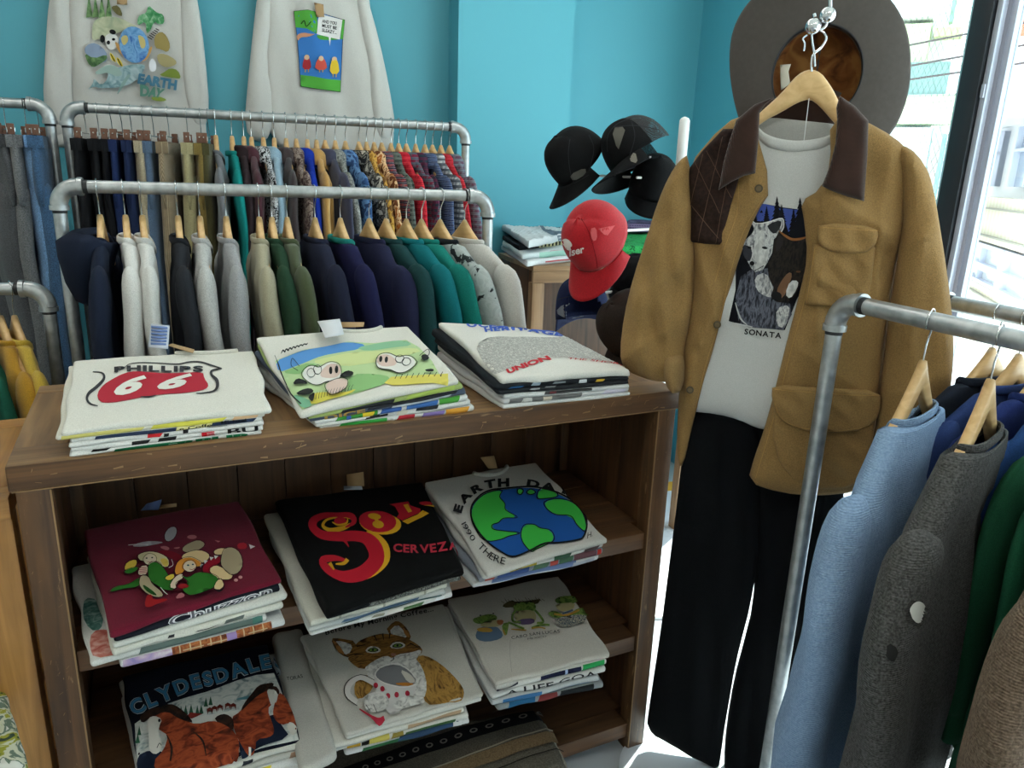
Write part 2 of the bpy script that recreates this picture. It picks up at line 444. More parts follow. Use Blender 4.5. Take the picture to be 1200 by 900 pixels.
# window: frame, mullion, sliding sash, glass
MDK = flat('#2b2d31', .4, .3, name='dark_aluminium'); MSA = flat('#b9bcc8', .35, .4, name='silver_sash'); MTQ = flat('#9fc3c6', .5, name='painted_teal_reflection')
win = thing('window_1', (XW, 1, 0), None, None); win['kind'] = 'structure'
ym0, ym1 = onx(1137, 60, XW)[1], onx(1160, 60, XW)[1]
yml = max(ym0, ym1); ymr = min(ym0, ym1)
g = G(); g.box(XW, XW + .09, WY0, WY1, WZ0, WZ0 + .05, MDK); g.box(XW, XW + .09, WY0, WY1, WZ1 - .05, WZ1, MDK)
g.box(XW, XW + .09, WY1 - .05, WY1, WZ0, WZ1, MDK); g.box(XW, XW + .09, WY0, WY0 + .05, WZ0, WZ1, MDK); g.build('window_frame', win)
G().box(XW - .02, XW + .09, ymr, yml, WZ0, WZ1, MDK).build('mullion', win)
G().box(XW + .005, XW + .05, yml, yml + .03, WZ0 + .04, WZ1 - .04, MTQ).build('glass_edge', win)  # reflecting glass edge as a strip, its teal reflection put into the colour
g = G(); g.box(XW - .008, XW + .012, ymr - .022, ymr - .003, WZ0 + .04, WZ1 - .04, MSA); g.box(XW + .02, XW + .05, ymr - .05, ymr - .028, WZ0 + .04, WZ1 - .04, MSA)
g.box(XW + .0, XW + .03, ymr - .05, ymr - .003, WZ0 + .04, WZ0 + .07, MSA); g.build('sliding_sash', win)
G().box(XW - .014, XW - .004, ymr - .018, ymr - .006, onx(1143, 108, XW)[2] - .02, onx(1143, 108, XW)[2] + .02, MSA).build('latch', win)
def glassmat():
    m = bpy.data.materials.new('window_glass'); m.use_nodes = True; n = m.node_tree.nodes; l = m.node_tree.links; n.clear()
    o = n.new('ShaderNodeOutputMaterial'); t = n.new('ShaderNodeBsdfTransparent'); gl = n.new('ShaderNodeBsdfGlossy'); gl.inputs['Roughness'].default_value = .02
    t.inputs[0].default_value = lin('#eef6f4'); mx = n.new('ShaderNodeMixShader'); mx.inputs[0].default_value = .035
    l.new(t.outputs[0], mx.inputs[1]); l.new(gl.outputs[0], mx.inputs[2]); l.new(mx.outputs[0], o.inputs[0]); return m
MGL = glassmat()
G().box(XW + .028, XW + .032, yml + .03, WY1 - .05, WZ0 + .05, WZ1 - .05, MGL, 0).build('glass_pane', win)
G().box(XW + .038, XW + .042, WY0 + .05, ymr - .05, WZ0 + .05, WZ1 - .05, MGL, 0).build('glass_pane', win)
# diamond wire mesh cast in the far pane
mw = flat('#8f9c93', .5, .2, name='mesh_wire'); g = G(); y0, y1, z0, z1 = yml + .03, 2.95, 1.25, 2.35; sp = .042
for s in (-1, 1):
    k = -80
    while k < 80:
        c = k * sp; k += 1; pts = []
        for t in np.linspace(-2, 2, 3):
            pass
        # line z = 1.6*s*(y-y0) + c + z0 clipped to the rectangle
        ya, yb = y0, y1; f = lambda y: z0 + 1.75 * s * (y - y0) + c
        for lo in (z0, z1):
            yc = y0 + (lo - z0 - c) / (1.75 * s)
            if (lo == z0) == (s > 0): ya = max(ya, yc)
            else: yb = min(yb, yc)
        if yb - ya > .01: g.tube([(XW + .03, ya, f(ya)), (XW + .03, yb, f(yb))], .0007, mw, 4)
g.build('wire_mesh', win)

# ceiling lamps
MLAMP = bpy.data.materials.new('lamp_diffuser'); MLAMP.use_nodes = True
nb = MLAMP.node_tree.nodes['Principled BSDF']; nb.inputs['Emission Color'].default_value = (1, .95, .88, 1); nb.inputs['Emission Strength'].default_value = 9
nb.inputs['Base Color'].default_value = (.9, .9, .9, 1)
LP = [(-1.2, .3, 'over the left aisle near the viewer'), (.6, .0, 'over the right aisle near the viewer'), (-.9, 2.3, 'above the left racks'), (.9, 2.3, 'above the cap stand')]
for x, y, w in LP:
    t = thing('ceiling_light', (x, y, ZC), 'long white fluorescent ceiling light ' + w, 'ceiling light', 'ceiling lights')
    G().box(x - .62, x + .62, y - .1, y + .1, ZC - .05, ZC, flat('#e8e8e8', .4)).build('housing', t)
    G().box(x - .6, x + .6, y - .08, y + .08, ZC - .062, ZC - .05, MLAMP).build('diffuser', t)

# ================================================================ OUTSIDE
w = bpy.data.worlds.new('sky'); sc.world = w; w.use_nodes = True; wn = w.node_tree.nodes; wl = w.node_tree.links
bg = wn['Background']; bg.inputs[0].default_value = (.78, .88, 1, 1); bg.inputs[1].default_value = 4.2
sd = bpy.data.lights.new('sun', 'SUN'); sd.energy = 16; sd.angle = R(1.2); sd.color = (1, .96, .9); so = bpy.data.objects.new('sun', sd); COL.objects.link(so)
so.rotation_euler = Vector((-.55, -.42, -1.0)).to_track_quat('-Z', 'Y').to_euler()
sbox('ground', -30, 60, -30, 60, -4.6, -4.4, m=flat('#e6e6e4', .9))
# opposite building seen right of the mullion
tdir = np.array([math.sin(R(37)), math.cos(R(37)), 0]); ndir = np.array([math.cos(R(37)), -math.sin(R(37)), 0])
P0 = at(1160, 300, 13.5)
def uz(px, py): q = onplane(px, py, P0, ndir); return (q - P0).dot(tdir), q[2]
def zat(py, px=1160): return uz(px, py)[1]
XB = Matrix(((tdir[0], -ndir[0] * -1, 0, P0[0]), (tdir[1], ndir[1], 0, P0[1]), (0, 0, 1, 0), (0, 0, 0, 1)))
def bb(g, t0, t1, d0, d1, z0, z1, m): g.box(t0, t1, d0, d1, z0, z1, m, 0, X=XB)   # d along +n is away from shop
bld = thing('apartment_building', P0 * [1, 1, 0] + [0, 0, -4.4], 'cream apartment building with rows of pale windows seen through the right pane', 'building')
MCR = cord('#fbf3de', '#efe3c8', 2.2, 'X', 'corrugated_cream_siding'); MLV = flat('#dcdef0', .5); MGP = flat('#e6eaee', .15); MOW = flat('#f6f4f8', .7); MGW = flat('#a5afc2', .2)
t0, t1 = -9, 12
g = G(); bb(g, t0, t1, .25, 4, -4.4, zat(150), MOW); g.build('wall', bld)
g = G(); bb(g, t0, t1, .0, .25, zat(285), zat(252), MCR); bb(g, t0, t1, 0, .25, zat(252), zat(231), MCR); g.build('upper_siding', bld)
g = G(); bb(g, t0, t1, .0, .25, zat(420), zat(340), MCR); g.build('lower_siding', bld)
for a in (243, 276, 350): G().box(t0, t1, -.06, .0, zat(a + 2), zat(a), flat('#a9a49a', .7), 0, X=XB).build('ledge', bld)
tw = uz(1125, 300)[0]; dw = (uz(1177, 300)[0] - tw) ; 
for k in range(-3, 4):
    a = tw + k * dw; zt, zb = zat(289), zat(334); zm = zat(317)
    g = G()
    for q in (0, .5): bb(g, a + q * dw + .06, a + (q + .5) * dw - .03, .1, .16, zb, zt, MGP)
    bb(g, a - .08, a + .08, -.05, .2, zb, zt, MLV)
    bb(g, a + dw * .5 - .02, a + dw * .5 + .02, 0, .2, zb, zt, MLV); bb(g, a, a + dw, -.02, .2, zm - .06, zm + .06, MLV); bb(g, a, a + dw, -.02, .2, zt - .05, zt + .02, MLV); bb(g, a, a + dw, -.02, .2, zb - .06, zb, MLV)
    g.build('window', bld)
for (a, c, y0_, y1_) in ((1142, 1161, 153, 218), (1182, 1214, 153, 225), (1085, 1110, 153, 220)):
    ta, tb = uz(a, 185)[0], uz(c, 185)[0]; g = G(); bb(g, ta, tb, .15, .28, zat(218), zat(155), MGW); bb(g, ta, tb, .05, .28, zat(181), zat(178), MLV); bb(g, ta - .06, ta, .05, .28, zat(218), zat(155), MLV); bb(g, tb, tb + .06, .05, .28, zat(218), zat(155), MLV)
    bb(g, (ta + tb) / 2 - .02, (ta + tb) / 2 + .02, .1, .28, zat(218), zat(181), MLV); g.build('upper_window', bld)
g = G(); bb(g, t0, t1, -.5, .25, zat(150), zat(145), MOW)
for k in range(90): bb(g, t0 + k * .23, t0 + k * .23 + .02, -.5, -.46, zat(146), zat(108), MLV)
bb(g, t0, t1, -.5, -.46, zat(109), zat(107), MLV); g.build('balcony_railing', bld)
g = G(); bb(g, t0, t1, .9, 4, zat(150), zat(-60), flat('#efeff2', .8)); g.build('upper_wall', bld)
g = G(); ta, tb = uz(1186, 15)[0], uz(1230, 15)[0]
for u in np.linspace(ta, tb, 5): bb(g, u - .04, u + .04, .55, .65, zat(30), zat(-20), flat('#8a4a44', .7))
for zz in (28, 15, -2): bb(g, ta, tb, .55, .65, zat(zz + 1), zat(zz - 1), flat('#8a4a44', .7))
g.build('red_balcony_frame', bld)
g = G(); bb(g, uz(1163, 40)[0], uz(1184, 40)[0], .3, .9, zat(45), zat(37), flat('#c9663a', .7)); g.build('tiled_roof', bld)
# street poles
for k, (px, y0_, y1_) in enumerate(((1120, 352, 420), (1142, 350, 420), (1163, 357, 420))):
    a = uz(px, 380)[0]; p = P0 + tdir * a - ndir * 4.5; g = G(); g.tube([(p[0], p[1], -4.4), (p[0], p[1], zat(y0_))], .06, flat('#8fb4b8', .5), 10); g.box(p[0] - .3, p[0] + .3, p[1] - .04, p[1] + .04, zat(y0_) - .3, zat(y0_) - .22, flat('#8fb4b8', .5))
    tag(g.build('street_pole'), 'pale teal street pole below the building, ' + ('nearest the tan jacket sleeve', 'middle one of the three poles', 'furthest right of the three poles')[k], 'pole', 'street poles')
# green house behind the far pane
n2 = _n(np.array([.75, .66, 0])); Q0 = at(1085, 80, 11); t2 = np.array([n2[1], -n2[0], 0])
def vz(px, py): q = onplane(px, py, Q0, n2); return (q - Q0).dot(t2), q[2]
XG = Matrix(((t2[0], n2[0], 0, Q0[0]), (t2[1], n2[1], 0, Q0[1]), (0, 0, 1, 0), (0, 0, 0, 1)))
hs = thing('green_house', Q0 * [1, 1, 0] + [0, 0, -4.4], 'pale green house with white terrace seen through the wired pane left of the mullion', 'building')
def hb(name, pa, pb, d0, d1, m):
    a, b_ = vz(*pa), vz(*pb); G().box(min(a[0], b_[0]), max(a[0], b_[0]), d0, d1, min(a[1], b_[1]), max(a[1], b_[1]), m, 0, X=XG).build(name, hs)
MG1 = flat('#cfdcae', .8); MG2 = flat('#d9e3bd', .8); MW2 = flat('#f2f1ec', .8)
hb('main_wall', (1000, 400), (1125, -60), .6, 5, MW2)
hb('green_gable', (1030, 75), (1091, 22), .3, .6, MG1); hb('green_wing', (1030, 110), (1087, 75), .35, .6, MG1)
hb('roof_edge', (1020, 22), (1092, 17), .1, .6, flat('#b8b8b0', .7)); hb('shutter', (1111, 20), (1124, -30), .4, .6, flat('#86a893', .6))
hb('tiled_roof', (1093, 40), (1128, 28), .2, .6, flat('#b9b98a', .7))
hb('lower_wall', (1020, 144), (1140, 110), .2, .6, MG2); hb('ledge', (1020, 112), (1140, 109), .05, .6, flat('#a9b9ae', .7))
hb('base_wall', (1020, 260), (1092, 148), .25, .6, flat('#cfe2e3', .8)); hb('base_pier', (1090, 260), (1105, 156), .1, .6, flat('#86b0b5', .8))
g = G(); a0, a1 = vz(1020, 90)[0], vz(1110, 90)[0]
for u in np.linspace(min(a0, a1), max(a0, a1), 46): g.box(u - .012, u + .012, .1, .14, vz(1075, 110)[1], vz(1075, 73)[1], flat('#7f9a94', .6), 0, X=XG)
g.box(min(a0, a1), max(a0, a1), .09, .15, vz(1075, 74)[1], vz(1075, 72)[1], flat('#7f9a94', .6), 0, X=XG); g.build('terrace_railing', hs)
# overhead wires
for k, ((xa, ya), (xb, yb)) in enumerate((((1040, 58), (1260, 15)), ((1040, 82), (1260, 42)), ((1040, 97), (1260, 65)))):
    p, q = at(xa, ya, 5.2), at(xb, yb, 4.6); d = q - p; pts = [p - .5 * d, p, q, q + .5 * d]
    g = G(); g.tube(crv(pts, 6), .007, flat('#5a4a4a', .6), 6)
    tag(g.build('overhead_wire'), 'dark overhead street wire outside the window, ' + ('uppermost', 'middle', 'lowest')[k] + ' of the three', 'wire', 'overhead wires')

# ================================================================ SHELF CABINET
CT = R(8.03); CA = np.array([-.438, 1.347, 0]); CX = np.array([math.cos(CT), math.sin(CT), 0]); CY = np.array([-math.sin(CT), math.cos(CT), 0]); CW, CD, CHT = 1.39, .515, 1.05
def cw(x, y, z): return CA + CX * x + CY * y + np.array([0, 0, z])
def oncab(px, py, yl):
    r = ray(px, py); t = (yl + CA.dot(CY)) / r.dot(CY); return EYE + r * t
D1, D2, D3 = '#38251a', '#6b4a31', '#a98256'
WD = [wood('#3a2516', '#6c4a2c', a, 1, .5, '#a8865e', 'dark_worn_wood', .60) for a in range(3)]
WT = [wood('#6a4c32', '#a07a50', a, 1, .45, '#c09c70', 'brown_worn_wood', .64) for a in range(3)]
WS = [wood('#452f20', '#725034', a, 1, .5, None, 'shelf_wood') for a in range(3)]
WI = [wood('#3a2619', '#6e4a2e', a, .8, .5, None, 'inner_panel_wood') for a in range(3)]
cab = thing('shelf_cabinet', CA, 'large dark worn wooden open shelf cabinet holding stacks of folded t-shirts', 'cabinet', rz=CT)
def cbx(name, x0, x1, y0, y1, z0, z1, m, bev=.003): return G().box(x0, x1, y0, y1, z0, z1, m, bev).build(name, cab, world=False)
cbx('front_rail', 0, CW, 0, .095, CHT - .046, CHT, WD[0], .004)
cbx('back_rail', 0, CW, CD - .06, CD, CHT - .046, CHT, WT[0], .003)
cbx('end_board', .0, .085, .0955, CD - .0605, CHT - .044, CHT - .0005, WT[1], .002)
cbx('end_board', CW - .085, CW, .0955, CD - .0605, CHT - .044, CHT - .0005, WT[1], .002)
nb_ = 5; wbd = (CW - .17) / nb_
for i in range(nb_): cbx('top_plank', .085 + i * wbd + .001, .085 + (i + 1) * wbd - .001, .0955, CD - .0605, CHT - .03, CHT - .003, WT[1], .002)
# thin worn lighter top skin of the front rail
cbx('front_rail_top', .002, CW - .002, .002, .093, CHT - .0004, CHT + .0006, WT[0], 0)
for x in (.009, CW - .061): 
    for y in (.002, CD - .052): cbx('post', x, x + .052, y, y + .05, 0, CHT - .0465, WD[2], .003)
for x in (.02, CW - .035):
    for k in range(3): cbx('side_board', x, x + .015, .053 + k * .138, .053 + (k + 1) * .138 - .003, .02, CHT - .047, WI[2], .002)
for z in (.05, .34, .64):
    for x in (.036, CW - .07): cbx('shelf_bearer', x, x + .034, .06, CD - .06, z - .035, z + .004, WD[1], .002)
nb_ = 11; w_ = (CW - .1) / nb_
for i in range(nb_): cbx('back_board', .05 + i * w_, .05 + (i + 1) * w_ - .002, CD - .03, CD - .012, .02, CHT - .047, WI[2], .0015)
cbx('back_panel', .03, CW - .03, CD - .0115, CD - .005, .02, CHT - .047, WI[2], .001)
SZ = (.672, .368, .09)
for z in SZ:
    cbx('shelf_front_rail', .062, CW - .062, .012, .075, z - .045, z, WS[0], .003)
    for k in range(3): cbx('shelf_plank', .04, CW - .04, .077 + k * .128, .077 + (k + 1) * .128 - .003, z - .022, z - .002, WS[0], .002)
MWE = flat('#8f6f4a', .6, name='bare_worn_edge')
for x0_, x1_ in ((.0585, .0612), (CW - .0612, CW - .0585)): cbx('worn_edge', x0_, x1_, .0012, .004, .02, CHT - .05, MWE, 0)
cbx('worn_edge', .004, CW - .004, -.0006, .0012, CHT - .0472, CHT - .0455, MWE, 0)
rs_ = random.Random(5); g = G()
for k in range(46):
    x = rs_.uniform(.02, CW - .02); z = CHT - rs_.uniform(.004, .042); L_ = rs_.uniform(.0015, .012); a = rs_.uniform(-.5, .5) if rs_.random() < .7 else 1.3; w = rs_.uniform(.0004, .0022)
    c_, s_ = math.cos(a) * L_, math.sin(a) * L_ * .5; zz = [max(CHT - .044, min(CHT - .002, z + q)) for q in (-s_, s_)]
    g.add([(x - c_, -.0004, zz[0]), (x + c_, -.0004, zz[1]), (x + c_, -.0004, zz[1] + w * 2), (x - c_, -.0004, zz[0] + w)], [[0, 1, 2, 3]], MWE)
for k in range(40):
    x = rs_.choice((.011, CW - .059)) + rs_.uniform(.003, .036); z = rs_.uniform(.35, CHT - .06); L_ = rs_.uniform(.002, .009); a = rs_.uniform(.3, 1.8)
    g.add([(x, .0016, z), (x + .0008, .0016, z), (min(x + math.cos(a) * L_ + .0008, x + .012), .0016, z + math.sin(a) * L_), (min(x + math.cos(a) * L_, x + .011), .0016, z + math.sin(a) * L_)], [[0, 1, 2, 3]], MWE)
tag(g.build('scratches', cab, world=False), kind='stuff')
# orange display case at far left
OAK = [wood('#8f6230', '#bf8a4c', a, 1.2, .35, None, 'orange_oak') for a in range(3)]
cs = thing('display_case', cw(-.35, .05, 0), 'orange oak display case with a glass top left of the dark cabinet', 'display case', rz=CT)
def obx(name, x0, x1, y0, y1, z0, z1, m, bev=.003):
    g = G().box(x0, x1, y0, y1, z0, z1, m, bev); V = [cw(*v) for v in g.V]; g.V = V; return g.build(name, cs)
CZ = .985
obx('case_post', -.075, -.006, .03, .08, 0, CZ - .04, OAK[2]); obx('case_post', -.6, -.53, .03, .08, 0, CZ - .04, OAK[2]); obx('case_post', -.075, -.006, .44, .49, 0, CZ - .04, OAK[2]); obx('case_post', -.6, -.53, .44, .49, 0, CZ - .04, OAK[2])
obx('case_apron', -.6, -.006, .026, .085, CZ - .04, CZ, OAK[0]); obx('case_apron', -.6, -.006, .435, .495, CZ - .04, CZ, OAK[0]); obx('case_side_rail', -.075, -.006, .0855, .4345, CZ - .04, CZ, OAK[1]); obx('case_side_rail', -.6, -.53, .0855, .4345, CZ - .04, CZ, OAK[1])
obx('glass_top', -.53, -.075, .0855, .4345, CZ - .006, CZ - .001, MGL, 0)
obx('case_shelf', -.595, -.01, .09, .44, .56, .585, OAK[0]); obx('case_shelf_rail', -.53, -.075, .04, .07, .55, .6, OAK[0]); obx('case_bottom', -.595, -.01, .05, .44, .12, .15, OAK[0]); obx('case_back', -.595, -.01, .475, .488, .1, CZ - .045, OAK[2])
# ================================================================ PIPE RACKS
GV = galv(); GVD = flat('#3b3c3e', .5, .6, name='dark_thread'); BRASS = flat('#8c7440', .4, .8, name='dull_brass')
def rack(label, p0, p1, z, r=.0168, ends=(1, 1), zb=0.0, drop=True, group='galvanised pipe clothes racks'):
    """pipe rail from p0 to p1 (x, y) at height z with elbows and end posts"""
    p0 = np.array([p0[0], p0[1], z]); p1 = np.array([p1[0], p1[1], z]); d = _n(p1 - p0); L = np.linalg.norm(p1 - p0)
    t = thing('clothes_rack', ((p0[0] + p1[0]) / 2, (p0[1] + p1[1]) / 2, 0), label, 'clothes rack', group)
    e = .05
    G().tube([p0 + d * e * .9 * ends[0], p1 - d * e * .9 * ends[1]], r, GV, 20).build('rail', t)
    for k, (p, s) in enumerate(((p0, 1), (p1, -1))):
        if not ends[k]: continue
        a = [p + d * s * (e * (1 - math.sin(q))) + np.array([0, 0, -e * (1 - math.cos(q))]) for q in np.linspace(0, PI / 2, 8)]
        g = G(); g.tube(a, r * 1.28, GV, 20); g.tube([a[0] + d * s * .0, a[0] + d * s * .012], r * 1.42, GV, 20); g.tube([a[-1], a[-1] - np.array([0, 0, .012])], r * 1.42, GV, 20)
        g.build('elbow_fitting', t)
        G().tube([a[0] + d * s * .012, a[0] + d * s * .024], r * 1.05, GVD, 20).build('thread_ring', t); G().tube([a[-1] - np.array([0, 0, .012]), a[-1] - np.array([0, 0, .02])], r * 1.05, GVD, 20).build('thread_ring', t)
        G().tube([p - np.array([0, 0, e * .9]), [p[0], p[1], .01]], r, GV, 20).build('post', t)
        c = np.array([-d[1], d[0], 0]); g = G(); g.tube([[p[0] - c[0] * .24, p[1] - c[1] * .24, r], [p[0] + c[0] * .24, p[1] + c[1] * .24, r]], r, GV, 16)
        g.build('foot', t)
    return p0, p1, d
FRY, FRZ = 2.3, 1.472
rack('galvanised pipe rack in front of the back rack, carrying sweatshirts', (ony(62, 216, FRY)[0] + .008, FRY), (ony(572, 231, FRY)[0] - .0, FRY), FRZ, zb=0)
BRY, BRZ = 3.1, 1.712
rack('galvanised pipe rack nearest the teal wall, carrying trousers and flannel shirts', (ony(76, 125, BRY)[0], BRY), (ony(546, 150, BRY)[0], BRY), BRZ)
rack('galvanised pipe rack with jeans at the left edge, beside the back rack', (-1.75, BRY), (ony(56, 122, BRY)[0], BRY), 1.715)
LRZ = 1.2; lp = onz(54, 338, LRZ)
rack('short galvanised pipe rack with yellow garments at the left edge', (lp[0] - .8, lp[1]), (lp[0], lp[1]), LRZ)
RZ = 1.32; ra = onz(983, 352, RZ); rb = onz(1195, 399, RZ); rd = _n(rb - ra)
rack('galvanised pipe rack in the right foreground carrying wool sweaters', ra[:2], (ra + rd * 1.35)[:2], RZ, r=.0165)
rc = np.cross(rd, [0, 0, 1.]); rc = rc if rc[0] > 0 else -rc    # across the right rack, towards the window
ra2 = onz(1035, 351, RZ - .01) + rc * .12
rack('second galvanised pipe rack behind the right foreground one, next to the window', ra2[:2], (ra2 + rd * 1.2)[:2], RZ - .01, r=.0165)

# ================================================================ HANGERS
MHW = wood('#c79b62', '#e3bd86', 0, 1, .35, None, 'light_hanger_wood'); MHK = flat('#c9cbcd', .2, 1, name='chrome_wire')
def hook_path(r=.021, zt=-.075):
    a = [(r * math.cos(q), 0, r * math.sin(q)) for q in np.linspace(R(-35), R(180), 14)]
    return a + [(-r * .8, 0, -.016), (-r * .35, 0, -.030), (0, 0, -.044), (0, 0, zt)]
def hanger_mesh(wd=.42, zt=-.07, h0=.058, h1=.026, th=.018, drop=.15, bow=.004):
    rings = []
    for x in np.linspace(-wd / 2, wd / 2, 25):
        a = abs(x) / (wd / 2); zc = zt - drop * a ** .9 + (0 if a > .02 else 0); h = h0 + (h1 - h0) * min(1, a * 1.25) ** .8; y = -bow * a * a
        tt = th * (1 if a < .93 else .8); hh = h * (1 if a < .96 else .7)
        rings.append([(x, y + tt / 2 * math.copysign(abs(math.cos(q)) ** .5, math.cos(q)), zc - h / 2 + hh / 2 * math.copysign(abs(math.sin(q)) ** .6, math.sin(q))) for q in np.linspace(0, 2 * PI, 12, endpoint=False)])
    return loft(rings, True, True, True)
_HM = {}
def hanger(loc, yaw, label, group, wd=.42, r=.021, scale=1, rot=None):
    t = thing('wooden_hanger', loc, label, 'clothes hanger', group, rz=yaw, rot=rot); t.scale = (scale,) * 3
    k = (wd, r)
    if k not in _HM:
        V, F = hanger_mesh(wd); a = mk('hanger_arms', V, F, MHW, t, world=False)
        b_ = G().tube(hook_path(r), .0016, MHK, 8).build('hook', t, world=False); _HM[k] = (a, b_)
    else:
        for o in _HM[k]: c = o.copy(); COL.objects.link(c); c.parent = t
    return t
# ================================================================ HANGING GARMENTS
def sup(q, p=.8): return math.copysign(abs(math.cos(q)) ** p, math.cos(q)), math.copysign(abs(math.sin(q)) ** p, math.sin(q))
def torso_mesh(seed=0, w=.235, t=.030, L=.72, neck=.085, sh=.2, z0=-.138, zs=-.19, vneck=.035, fold=.006, flare=0):
    g = random.Random(seed); n = 44; ph = [g.uniform(0, 6.3) for _ in range(6)]
    lev = [(z0 - .012, neck, t * .75, 0), (z0, neck + .004, t * .9, 0), (z0 - .006, neck + .03, t, .2), (zs - (-zs + z0) * -.0 + .006, sh - .03, t * 1.05, .5), (zs - .012, sh + .01, t * 1.0, .7), (zs - .04, sh + .022, t * 1.05, 1), (zs - .1, w - .01, t * 1.15, 1), (zs - .2, w, t * 1.2, 1), (zs - .33, w, t * 1.2, 1), (z0 - L + .07, w * (1 + flare), t * 1.2, 1), (z0 - L + .06, w * .97 * (1 + flare), t * 1.0, 1), (z0 - L, w * .95 * (1 + flare), t, 1)]
    rings = []
    for li, (z, ww, tt, k) in enumerate(lev):
        rg = []
        for j in range(n):
            q = 2 * PI * j / n; c, s_ = sup(q, .75)
            x = ww * c; y = tt * s_; zz = z
            if li <= 2: zz -= vneck * max(0, -s_) * (1 - abs(c)) ** .5 * (1 if li < 2 else .35)      # front neckline dips (front is -y)
            f = fold * k * (math.sin(x * 34 + ph[0] + z * 3) + .6 * math.sin(x * 61 + ph[1] - z * 5)); y += f + .012 * k * math.sin(z * 7 + ph[2])
            rg.append((x + .004 * k * math.sin(z * 23 + ph[3]), y, zz))
        rings.append(rg)
    return loft(rings)
def sleeve_mesh(side, seed=0, sh=.2, zs=-.19, L=.56, t=.03, out=.045, cuff=True, wx=.075):
    g = random.Random(seed * 7 + side + 3); n = 22; a, b, c = (g.uniform(0, 6.3) for _ in range(3)); rings = []
    path = [(sh - .035, zs - .035), (sh + .004, zs - .045), (sh + out * .6, zs - .10), (sh + out, zs - .2), (sh + out * 1.05, zs - .33), (sh + out * .9, zs - L + .09), (sh + out * .85, zs - L + .06), (sh + out * .8, zs - L)]
    sz = [(.035, t * .75), (.05, t * 1.05), (.055, t * 1.12), (wx * .85, t * 1.1), (wx * .72, t * 1.1), (wx * .6, t * 1.05), (wx * .42, t * .85), (wx * .42, t * .8)]
    P = crv([(x, 0, z) for x, z in path], 3); S = crv([(u, v, 0) for u, v in sz], 3)
    for k, (p, s_) in enumerate(zip(P, S)):
        rg = []; T = P[min(k + 1, len(P) - 1)] - P[max(k - 1, 0)]; T = T / np.linalg.norm(T); N = np.array([-T[2], 0, T[0]])
        for j in range(n):
            q = 2 * PI * j / n; f = 1 + .09 * math.sin(2 * q + p[2] * 9 + a) * min(1, k / 6) + .035 * math.sin(p[2] * 40 + b + 2 * q)
            v = p + N * s_[0] * math.cos(q) * f + np.array([0, 1, 0]) * (s_[1] * math.sin(q) * f + .008 * math.sin(p[2] * 13 + c) * min(1, k / 8))
            rg.append((v[0] * side, v[1], v[2]))
        rings.append(rg if side > 0 else rg[::-1])
    return loft(rings, True, True, True)
def ring_collar(neck=.085, t=.028, z0=-.138, vneck=.035, h=.02, th=.006):
    V = []; n = 40
    for (dr, dz) in ((0, -h * .5), (th * .6, -h * .2), (th * .55, h * .35), (0, h * .5), (-th * .55, h * .35), (-th * .4, -h * .3)):
        for j in range(n):
            q = 2 * PI * j / n; c, s_ = sup(q, .8); V.append(((neck + dr) * c, (t * .85 + dr) * s_, z0 + dz + .003 - vneck * max(0, -s_) * (1 - abs(c)) ** .5))
    F = []
    for i in range(6):
        for j in range(n): F.append([i * n + j, i * n + (j + 1) % n, ((i + 1) % 6) * n + (j + 1) % n, ((i + 1) % 6) * n + j])
    return V, F
def fold_collar(neck=.085, t=.03, z0=-.135):
    """turned-down shirt collar"""
    rings = []; n = 26
    for k, (dr, dz) in enumerate(((0, 0), (.0, .022), (.006, .030), (.014, .022), (.022, -.012), (.026, -.03), (.022, -.03), (.012, .012), (.004, -.002))):
        rg = []
        for j in range(n):
            q = R(-75) + R(330) * j / (n - 1); c, s_ = sup(q, .85); rg.append(((neck + dr) * c, (t + dr * .6) * s_, z0 + dz - .03 * max(0, -s_)))
        rings.append(rg)
    return loft(rings, False)
def hood(seed=0, neck=.085):
    rings = []
    for k, (z, sx, sy, oy) in enumerate(((-.135, .10, .035, .0), (-.12, .115, .042, .01), (-.115, .12, .052, .02), (-.14, .125, .078, .032), (-.18, .12, .07, .04), (-.25, .10, .055, .045), (-.30, .06, .04, .042), (-.315, .02, .02, .04))):
        rings.append([(sx * math.cos(q) * (1 + .06 * math.sin(3 * q + k)), oy + sy * math.sin(q), z - .03 * max(0, -math.sin(q)) * (k < 3)) for q in np.linspace(0, 2 * PI, 28, endpoint=False)])
    return loft(rings, True, False, True)
def garment(name, loc, yaw, m, label, cat, group, seed=0, style='crew', m2=None, sc_=1, L=.72, **kw):
    t = thing(name, loc, label, cat, group, rz=yaw); t.scale = (sc_,) * 3; m2 = m2 or m
    tk = {k: kw[k] for k in kw if k in ('w', 't', 'neck', 'sh', 'zs', 'vneck', 'fold', 'flare', 'z0')}
    V, F = torso_mesh(seed, L=L, **tk); mk('torso', V, F, m, t, world=False)
    sk = {k: kw[k] for k in kw if k in ('sh', 'zs', 't', 'out', 'wx')}
    for sd_ in (-1, 1):
        V, F = sleeve_mesh(sd_, seed, L=kw.get('SL', .56), **sk); fixn(mk('sleeve', V, F, m, t, world=False))
    if style in ('crew', 'hood'):
        ck = {k: kw[k] for k in kw if k in ('neck', 'vneck', 'z0')}
        V, F = ring_collar(**ck); mk('neck_rib', V, F, m2, t, world=False)
    if style == 'shirt': V, F = fold_collar(); o = mk('collar', V, F, m2, t, world=False)
    if style == 'hood': V, F = hood(seed); fixn(mk('hood', V, F, m2, t, world=False))
    return t
